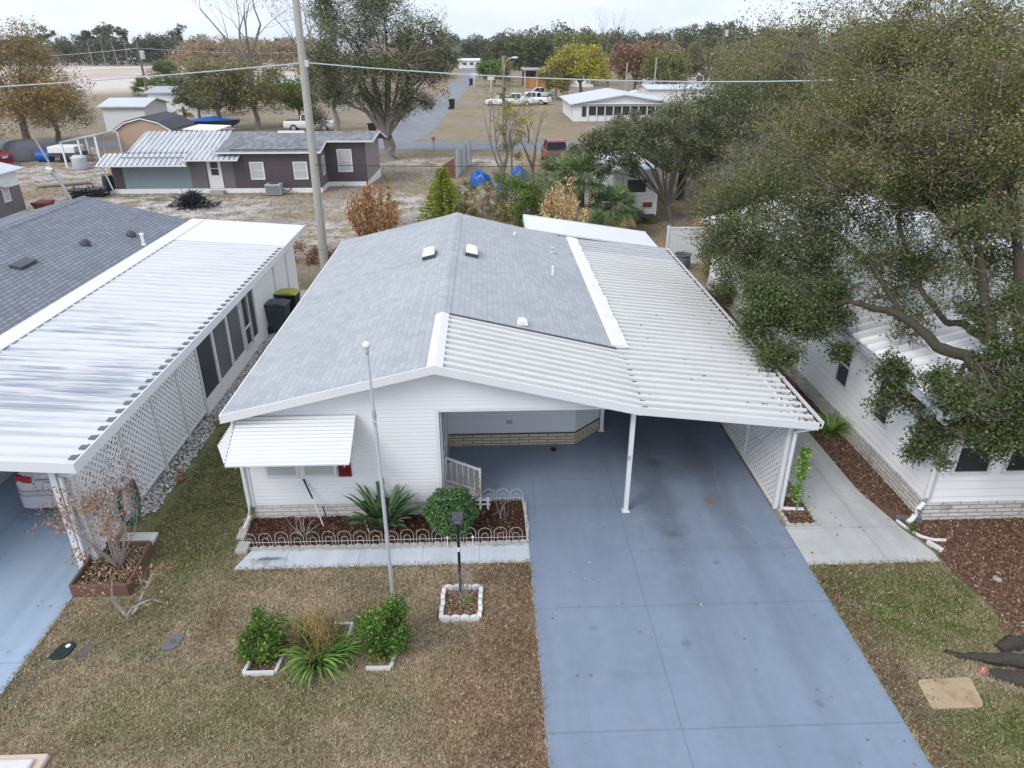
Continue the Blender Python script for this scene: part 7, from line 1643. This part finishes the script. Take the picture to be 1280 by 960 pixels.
# right hand wood behind the oak
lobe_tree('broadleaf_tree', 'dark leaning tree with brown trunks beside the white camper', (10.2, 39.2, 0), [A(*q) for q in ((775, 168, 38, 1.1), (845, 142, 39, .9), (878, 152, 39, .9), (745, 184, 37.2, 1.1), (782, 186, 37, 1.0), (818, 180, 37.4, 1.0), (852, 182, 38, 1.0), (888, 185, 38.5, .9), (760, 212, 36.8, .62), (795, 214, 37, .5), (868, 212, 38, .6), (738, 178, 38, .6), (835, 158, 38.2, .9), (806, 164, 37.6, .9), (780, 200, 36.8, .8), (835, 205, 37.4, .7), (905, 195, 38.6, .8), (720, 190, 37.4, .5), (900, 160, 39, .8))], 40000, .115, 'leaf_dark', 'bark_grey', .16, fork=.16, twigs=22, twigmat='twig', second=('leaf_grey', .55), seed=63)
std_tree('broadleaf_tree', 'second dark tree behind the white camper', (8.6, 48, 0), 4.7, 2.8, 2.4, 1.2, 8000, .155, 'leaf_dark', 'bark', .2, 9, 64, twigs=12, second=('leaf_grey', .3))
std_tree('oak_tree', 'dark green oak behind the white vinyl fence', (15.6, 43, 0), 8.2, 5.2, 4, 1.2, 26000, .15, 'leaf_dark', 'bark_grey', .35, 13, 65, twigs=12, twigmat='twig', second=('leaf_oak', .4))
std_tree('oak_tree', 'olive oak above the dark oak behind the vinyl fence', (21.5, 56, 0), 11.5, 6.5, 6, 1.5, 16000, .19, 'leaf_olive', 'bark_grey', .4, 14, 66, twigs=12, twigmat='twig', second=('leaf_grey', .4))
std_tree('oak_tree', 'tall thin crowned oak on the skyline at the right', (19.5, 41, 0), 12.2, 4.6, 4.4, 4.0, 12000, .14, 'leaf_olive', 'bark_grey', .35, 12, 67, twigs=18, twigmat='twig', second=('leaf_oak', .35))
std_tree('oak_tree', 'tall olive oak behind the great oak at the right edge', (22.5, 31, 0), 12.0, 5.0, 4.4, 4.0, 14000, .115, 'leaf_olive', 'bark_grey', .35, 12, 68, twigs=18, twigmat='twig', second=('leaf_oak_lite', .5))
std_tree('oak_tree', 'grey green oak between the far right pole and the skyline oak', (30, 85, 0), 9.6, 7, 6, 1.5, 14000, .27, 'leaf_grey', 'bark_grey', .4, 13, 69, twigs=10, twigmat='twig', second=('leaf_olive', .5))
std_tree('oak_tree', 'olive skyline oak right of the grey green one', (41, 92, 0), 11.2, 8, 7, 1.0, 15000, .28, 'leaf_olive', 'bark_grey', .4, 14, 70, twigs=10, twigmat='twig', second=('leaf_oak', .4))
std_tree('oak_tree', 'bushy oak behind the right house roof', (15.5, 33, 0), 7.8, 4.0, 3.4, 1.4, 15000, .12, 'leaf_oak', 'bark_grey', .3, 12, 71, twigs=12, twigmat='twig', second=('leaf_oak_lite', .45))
std_tree('broadleaf_tree', 'grey leafed low tree beside the white gabled house', (16.4, 78, 0), 3.0, 4.0, 3, .2, 5000, .22, 'leaf_grey', 'twig', .2, 9, 72, twigs=12, second=('leaf_olive', .3))
std_tree('broadleaf_tree', 'low olive tree right of the grey leafed low tree', (24, 74, 0), 3.8, 4.2, 3, .2, 6000, .22, 'leaf_olive', 'twig', .2, 9, 73, twigs=12, second=('leaf_grey', .3))
std_tree('broadleaf_tree', 'dark tree filling in between the camper tree and the dark oak', (12.2, 45, 0), 6.0, 3.0, 2.6, .8, 16000, .15, 'leaf_dark', 'bark', .2, 10, 75, twigs=14, twigmat='twig', second=('leaf_grey', .5))
std_tree('broadleaf_tree', 'grey twiggy tree behind the camper, before the white gabled house', (10.2, 50, 0), 4.6, 3.2, 2.6, .6, 11000, .16, 'leaf_grey', 'twig', .18, 10, 76, twigs=18, second=('leaf_dark', .4))
std_tree('broadleaf_tree', 'olive grey tree behind the filling dark tree', (15.0, 51, 0), 6.2, 3.4, 3, .8, 14000, .17, 'leaf_olive', 'bark_grey', .2, 10, 77, twigs=14, twigmat='twig', second=('leaf_grey', .5))
bare_tree('grey twiggy tree right of the camper, beside its bush', (12.0, 38.5, 0), 6.4, .09, 4, 91, 'twig', .42, leafmat_='leaf_grey', nleaf=1500, lsize=.09)
bare_tree('brown twiggy tree rising out of the dark tree mass', (13.8, 43, 0), 7.6, .10, 4, 92, 'twig_brown', .42, leafmat_='leaf_grey', nleaf=900, lsize=.10)
bare_tree('pale twiggy tree between the dark mass and the great oak', (16.2, 47, 0), 8.4, .11, 4, 93, 'twig', .42, leafmat_='leaf_olive', nleaf=1500, lsize=.11)
std_tree('oak_tree', 'small tan olive oak spilling out left of the great oak', (12.0, 31.5, 0), 5.2, 2.5, 2.2, 1.0, 15000, .085, 'leaf_oak_lite', 'twig', .14, 10, 94, twigs=16, twigmat='bark_pale', second=('leaf_oak', .35))
# undergrowth by the right walk
shrub('shrub', 'dark leggy shrub along the carport gutter under the oak', (8.6, 24.5, 0), .7, 1.2, 1.9, 2600, .08, M['leaf_oak'], .2, lobes=9, seed=51)
shrub('shrub', 'dry olive shrub beside the grey pot', (9.3, 28.4, 0), .8, .8, 1.7, 2200, .09, M['leaf_oak_lite'], .2, lobes=8, seed=52)
shrub('shrub', 'low olive shrub along the right house under the oak', (8.6, 20.8, 0), .45, 1.0, 1.2, 1500, .075, M['leaf_oak'], .1, lobes=7, seed=53)

for i, (x, y, h, rx, mt, lab) in enumerate(((2.9, 36.2, 2.9, 1.0, 'leaf_dark', 'dark bush behind the dead tan tree'), (5.6, 33.6, 1.9, .9, 'leaf_green', 'green bush between the small palm and the lower palm'), (1.4, 37.8, 3.0, .8, 'leaf_green', 'upright green bush left of the fan palms'), (.6, 42, 2.6, 1.0, 'leaf_green', 'loose green bush in front of the nearest blue tarpaulin'), (-.9, 36.6, 1.9, .7, 'leaf_olive', 'olive bush hugging the right side of the conifer'), (7.4, 37.0, 1.6, .8, 'leaf_dark', 'low dark bush under the camper window'), (11.6, 36.5, 2.6, 1.5, 'leaf_oak_lite', 'tan olive bush right of the camper under the oak edge'), (13.2, 40, 3.2, 1.8, 'leaf_olive', 'broad olive bush behind the vinyl fence, nearest the oak'), (10.6, 33.4, 1.7, .9, 'leaf_dry2', 'dry tan bush just behind the white vinyl fence'), (6.2, 37.6, 2.2, 1.0, 'leaf_dark', 'dark bush between the two palms and the camper'), (3.6, 36.2, 2.0, 1.1, 'leaf_dark', 'dark bush at the foot of the tall fan palm'), (1.2, 36.0, 1.9, .9, 'leaf_dry2', 'pale dry weeds left of the dark green shrub'), (-.4, 34.0, 1.6, .8, 'leaf_olive', 'olive weeds just behind the ridge end of the roof'), (4.4, 45.5, 2.2, 1.5, 'leaf_grey', 'grey green thicket in front of the red truck'), (7.2, 55, 2.6, 1.8, 'leaf_olive', 'olive thicket right of the red truck'), (10.8, 58, 3.0, 2.2, 'leaf_grey', 'grey thicket behind the camper roof'))):
    std_tree('shrub', lab, (x, y, 0), h, rx, rx * .8, .05, 2400, .10, mt, 'twig', .04, 8, 110 + i, twigs=10, cat='shrub')
# conifer
t = thing('conifer', 'young bright green conifer with tiered boughs behind the house roof', 'tree', (-2.25, 38.2, 0)); mb = MB(); mb.tube([(-2.25, 38.2, 0), (-2.25, 38.2, 3.15)], [.09, .015], 7); PP = []; DD = []
r = random.Random(8)
for k in range(17):
    z_ = .25 + k * .172; L_ = 1.35 * (1 - k / 18.5) + .08; nb = 9
    for j in range(nb):
        a = 6.283 * j / nb + k * .7 + r.gauss(0, .08); d = Vector((math.cos(a), math.sin(a), .16)); p0 = Vector((-2.25, 38.2, z_)); e = p0 + d * L_ * (.85 + .25 * r.random()); mb.tube([p0, e], [.015, .004], 3, False)
        m = int(60 * L_) + 14; u = nr.random(m)[:, None]; pts = np.array(p0) + (np.array(e) - np.array(p0)) * (.15 + .88 * u) + nr.normal(size=(m, 3)) * .035; PP.append(pts); DD.append(np.tile(np.array(d), (m, 1)) + nr.normal(size=(m, 3)) * .55)
mb.build('trunk', M['twig_brown'], t); P = np.vstack(PP); D_ = np.vstack(DD); D_ /= np.linalg.norm(D_, axis=1, keepdims=True); V, F = leaf_cards(P, .15, .28, dirs=D_); npmesh('foliage', V, F, M['leaf_conifer'], t)
# dead brown trees with hanging leaves
def dead_tree(label, base, h, rx, n, mat, seed, lsize=.13):
    r = random.Random(seed); t = thing('dead_leaf_tree', label, 'tree', base); mb = MB(); PP = []; b = Vector(base)
    for k in range(26):
        a = r.random() * 6.283; q = rx * math.sqrt(r.random()); top = h * (1 - .45 * (q / rx) ** 1.4) * (.75 + .3 * r.random()); e = b + Vector((q * math.cos(a), q * math.sin(a), top)); m_ = b.lerp(e, .5) + Vector((q * .25 * math.cos(a), q * .25 * math.sin(a), 0)); mb.tube([b + Vector((0, 0, .1)), m_, e], [.04, .025, .006], 4, False)
        m = n // 26; u = nr.random(m)[:, None] ** .7; pts = np.where(u < .5, np.array(b) + (np.array(m_) - np.array(b)) * u * 2, np.array(m_) + (np.array(e) - np.array(m_)) * (u * 2 - 1)); PP.append((pts + nr.normal(size=(m, 3)) * np.array([.11, .11, .08]))[u[:, 0] > .2])
    mb.build('branches', M['twig_brown'], t); P = np.vstack(PP); D_ = unit(len(P)) * .7 + np.array([0, 0, -.75]); V, F = leaf_cards(P, lsize, .34, dirs=D_ / np.linalg.norm(D_, axis=1, keepdims=True)); npmesh('foliage', V, F, mat, t)
dead_tree('dead rust brown leaved tree behind the left slope of the house roof', (-5.15, 33.0, 0), 3.8, 1.4, 6000, M['leaf_dry'], 61, .16)
dead_tree('dead tan leaved tree behind the white rear roof beside the palm', (3.35, 31.8, 0), 4.1, 1.15, 6200, M['leaf_dry2'], 62, .15)
std_tree('shrub', 'dense dark green shrub left of the dead tan tree', (2.0, 33.6, 0), 3.7, 1.05, .9, .2, 13000, .085, 'leaf_green', 'twig_brown', .06, 10, 74, twigs=4, cat='shrub')
for i, (x, y, h, rx, mt, lab) in enumerate(((.5, 37.5, 2.6, .8, 'leaf_grey', 'grey green bush around the bare stems behind the ridge'), (1.3, 40, 2.8, .9, 'leaf_green', 'leafy green bush left of the dark shrub'), (-.2, 40.5, 2.0, 1.0, 'leaf_dry2', 'dry tan bush among the weeds behind the ridge'), (.9, 34.5, 2.3, .6, 'leaf_olive', 'thin olive bush behind the right roof slope'), (2.8, 44, 2.6, 1.2, 'leaf_olive', 'loose olive bush in front of the blue tarpaulins'), (-1.2, 43, 1.8, .8, 'leaf_green', 'small green bush under the metal fence'), (5.0, 52, 2.4, 1.6, 'leaf_olive', 'broad olive thicket left of the red truck'))):
    std_tree('shrub', lab, (x, y, 0), h, rx, rx * .8, .1, 1500, .10, mt, 'twig', .04, 7, 80 + i, twigs=10, cat='shrub')
for i, (x, y, lab) in enumerate(((-7.9, 31.6, 'brown hedge shrub left of the foot of the tall pole'), (-6.7, 31.2, 'brown hedge shrub right of the foot of the tall pole'), (-8.9, 31.9, 'brown hedge shrub farthest left along the back line'))): shrub('shrub', lab, (x, y, 0), .8, .6, .95, 1300, .09, M['leaf_russet'], .05, lobes=8, seed=60 + i, group='brown hedge shrubs')
# palms
def palm(label, base, h, r0, n, L_, seed, skirt=True, group=None):
    r = random.Random(seed); b = Vector(base); t = thing('palm_tree', label, 'palm', base, group=group); MB().tube([b, b + Vector((.05, 0, h * .5)), b + Vector((0, 0, h))], [r0 * 1.2, r0, r0], 10).build('trunk', M['twig_brown'], t, smooth=40)
    V = []; F = []; V2 = []; F2 = []
    for k in range(n):
        a = r.random() * 6.283; el = r.uniform(-.75, 1.25); d = Vector((math.cos(a) * math.cos(el), math.sin(a) * math.cos(el), math.sin(el))); p0 = b + Vector((0, 0, h)); pet = L_ * .5; p1 = p0 + d * pet - Vector((0, 0, .08 * L_))
        s = d.cross(Vector((0, 0, 1))).normalized(); u = s.cross(d).normalized(); q0 = len(V); V += [p0 + s * .015, p0 - s * .015, p1 - s * .012, p1 + s * .012]; F.append((q0, q0 + 1, q0 + 2, q0 + 3))
        dead = el < -.45 and skirt
        for j in range(15):
            f = (j - 7) / 7 * 1.35; ld = (d * math.cos(f) + s * math.sin(f)).normalized(); l = L_ * .62 * (1 - .25 * abs(f)); mid = p1 + ld * l * .6 + u * .03; e = p1 + ld * l - Vector((0, 0, l * (.22 + .25 * abs(f) * .5))); w = d.cross(ld); w = (s * math.cos(f) - d * math.sin(f)).normalized() * L_ * .024
            (VV, FF) = (V2, F2) if dead else (V, F); q0 = len(VV); VV += [p1, mid + w, e, mid - w]; FF.append((q0, q0 + 1, q0 + 2, q0 + 3))
    npmesh('fronds', [tuple(q) for q in V], F, M['leaf_palm'], t)
    if V2: npmesh('dead_fronds', [tuple(q) for q in V2], F2, M['leaf_dry2'], t)
palm('tall fan palm between the dead tan tree and the white camper', (4.75, 36.0, 0), 2.9, .17, 60, 1.55, 71, group='fan palms behind the rear roof'); palm('lower fan palm right of the tall one, before the camper', (6.35, 35.2, 0), 1.75, .17, 46, 1.35, 72, group='fan palms behind the rear roof'); palm('small fan palm at the edge of the white rear roof', (4.9, 32.3, 0), 1.35, .14, 30, 1.0, 73, group='fan palms behind the rear roof'); palm('fan palm half hidden behind the tall one', (3.9, 38.5, 0), 2.6, .17, 44, 1.45, 74, group='fan palms behind the rear roof')
palm('far fan palm with a thick crown before the pale field', (-56.5, 140, 0), 3.6, .3, 80, 3.3, 75, group='far palms'); palm('far shorter fan palm left of the thick crowned one', (-53.5, 124, 0), 1.9, .3, 60, 2.9, 76, group='far palms'); palm('low far fan palm before the white building', (-37.5, 96, 0), 1.6, .2, 30, 1.7, 77, group='far palms')

# far pines on the skyline, each one a tree
def pine(label, x, y, h, r_, seed, dens=700):
    r = random.Random(seed); lob = []
    for k in range(7): a = r.random() * 6.283; q = r_ * r.random(); lob.append(((x + q * math.cos(a), y + q * math.sin(a), h * (.70 + .28 * r.random())), r_ * (.38 + .25 * r.random())))
    lobe_tree('pine_tree', label, (x, y, 0), lob, dens, .9, 'leaf_far', 'bark_grey', .25, group='far pines', fork=.6, twigs=2, seed=seed, flat=.6)
for i, (px, Y_, h, r_, lab) in enumerate(((112, 320, 13, 3.4, 'left end pine of the left skyline'), (128, 322, 14, 3.6, 'second pine from the left on the left skyline'), (143, 318, 15, 3.4, 'tallest pine at the middle of the left skyline'), (156, 324, 13.5, 3.2, 'pine right of the tallest on the left skyline'), (226, 316, 14.5, 4, 'lone round topped pine at the right end of the left skyline'), (62, 322, 13.5, 4, 'pine above the gold trees on the left skyline'), (900, 300, 16, 6, 'pine above the far right transformer pole'), (878, 305, 15.5, 5, 'pine just left of the far right transformer pole top'), (555, 260, 11.5, 4, 'pine behind the right flank of the big middle oak'))):
    q = at(px, 60, Y_); pine(lab, q.x, Y_, h, r_, 90 + i)

# the far woods: one mass
def wood(name, label, spans, mat, leaf, n):
    PP = []
    for (pxa, pxb, Ya, Yb, h0, h1, rows) in spans:
        for rw in range(rows):
            Y_ = Ya + (Yb - Ya) * rw / max(1, rows - 1); xa, xb = at(pxa, 60, Y_).x, at(pxb, 60, Y_).x; x = xa
            while x < xb:
                h = rnd.uniform(h0, h1); r_ = h * rnd.uniform(.26, .42); m = int(n * r_ / .9)
                for (zz, rk, mk) in ((.74, .95, .55), (.45, 1.15, .28), (.2, 1.1, .17)): PP.append(clump_points((x + rnd.gauss(0, r_ * .3), Y_ + rnd.gauss(0, 3), h * zz), r_ * rk, int(m * mk), .72))
                x += r_ * 1.25
    P = np.vstack(PP); P = P[P[:, 2] > .1]; V, F = leaf_cards(P, leaf, .7); return tag(npmesh(name, V, F, M[mat]), label, 'woods', kind='stuff')
wood('far_woods', 'dark far woods along the skyline', [(-60, 250, 335, 365, 8.5, 11.5, 2), (560, 650, 330, 380, 9, 11.5, 2), (490, 570, 300, 340, 8.5, 11, 1), (640, 1000, 270, 330, 10, 13.5, 2), (300, 420, 400, 420, 9, 11, 1), (900, 1400, 200, 240, 11, 14, 1)], 'leaf_far', .75, 300)
wood('brown_woods', 'brown leafless far thicket behind the bare trees', [(225, 400, 270, 310, 7.5, 10, 2), (180, 330, 380, 400, 8.5, 10.5, 1), (470, 560, 215, 250, 6, 9.5, 1)], 'leaf_brownwood', .65, 260)
wood('scrub', 'low reddish brown scrub along the edge of the pale field', [(180, 345, 150, 190, 2.0, 3.6, 2), (470, 560, 120, 190, 1.5, 3, 2)], 'leaf_russet', .35, 90)
# ------------------------------------------------------------------ light, sky, air
SUN_EL, SUN_AZ = 42.0, 226.0            # degrees; azimuth measured clockwise from +Y: behind and left of the camera
w = bpy.data.worlds.new('World'); S.world = w; w.use_nodes = True
g = G(w.node_tree); g.n.clear(); out = g.new('ShaderNodeOutputWorld'); bg = g.new('ShaderNodeBackground')
sky = g.new('ShaderNodeTexSky', sky_type='NISHITA'); sky.sun_disc = False; sky.sun_elevation = R(SUN_EL); sky.sun_rotation = R(SUN_AZ); sky.air_density = 1.0; sky.dust_density = 2.0; sky.ozone_density = 1.0
dirv = g.new('ShaderNodeTexCoord').outputs['Generated']
x, y, z = g.xyz(dirv); zz = g.math('MAXIMUM', z, .02)
cl = g.noise(g.comb(g.math('DIVIDE', x, g.math('ADD', zz, .25)), g.math('DIVIDE', y, g.math('ADD', zz, .25)), 0), .9, 6, .55)
cloud = g.mix(g.step(cl, .3, .7), (7.2, 8.2, 9.9), (9.2, 9.8, 10.9))        # thin overcast over the blue
glow = g.math('MULTIPLY_ADD', g.math('SUBTRACT', 1.0, g.step(z, .0, .75)), .28, .92)     # overcast brighter towards the horizon
cloud = g.mix(1, cloud, g.comb(glow, glow, glow), 'MULTIPLY')
streak = g.noise(g.scale(dirv, (1.6, 1.6, 15)), 1.7, 6, .6)
band = g.math('ADD', g.step(z, .05, .24), g.math('MULTIPLY', g.math('SUBTRACT', 1.0, g.step(z, .05, .24)), g.math('MULTIPLY_ADD', streak, .24, .56)))     # the lowest sky is a duller band of streaky cloud
cloud = g.mix(1, cloud, g.comb(band, band, band), 'MULTIPLY')
col = g.mix(.9, sky.outputs[0], cloud)
g.put(bg.inputs[0], col); bg.inputs[1].default_value = .105; g.l.new(bg.outputs[0], out.inputs[0])
sd = bpy.data.lights.new('sun', 'SUN'); so = bpy.data.objects.new('sun', sd); C.objects.link(so)
sd.energy = 1.25; sd.angle = R(24); sd.color = (1, .96, .90)
a = R(SUN_AZ); e = R(SUN_EL); to_sun = Vector((math.sin(a) * math.cos(e), math.cos(a) * math.cos(e), math.sin(e)))
so.rotation_euler = to_sun.to_track_quat('Z', 'Y').to_euler(); so.location = (0, -20, 40)
# the air
hm = bpy.data.materials.new('haze'); hm.use_nodes = True; g = G(hm.node_tree); g.n.clear(); o_ = g.new('ShaderNodeOutputMaterial'); pv = g.new('ShaderNodeVolumePrincipled')
pv.inputs['Color'].default_value = (.86, .90, .96, 1); pv.inputs['Density'].default_value = .00016; g.l.new(pv.outputs[0], o_.inputs['Volume'])
mb = MB(); mb.box((-1520, -70, -1), (1520, 2620, 23)); hz = mb.build('haze', hm); tag(hz, kind='stuff'); hz['label'] = 'thin pale air over the whole place'
S.cycles.volume_bounces = 0; S.cycles.max_bounces = 7; S.cycles.diffuse_bounces = 3; S.cycles.glossy_bounces = 2; S.cycles.transmission_bounces = 3; S.cycles.transparent_max_bounces = 4
S.cycles.use_denoising = True; S.cycles.sample_clamp_indirect = 6
try: S.cycles.denoiser = 'OPENIMAGEDENOISE'
except Exception: pass
vs = S.view_settings; vs.view_transform = 'Standard'; vs.look = 'None'; vs.gamma = 1; vs.exposure = .50; vs.use_curve_mapping = False
S.render.film_transparent = False
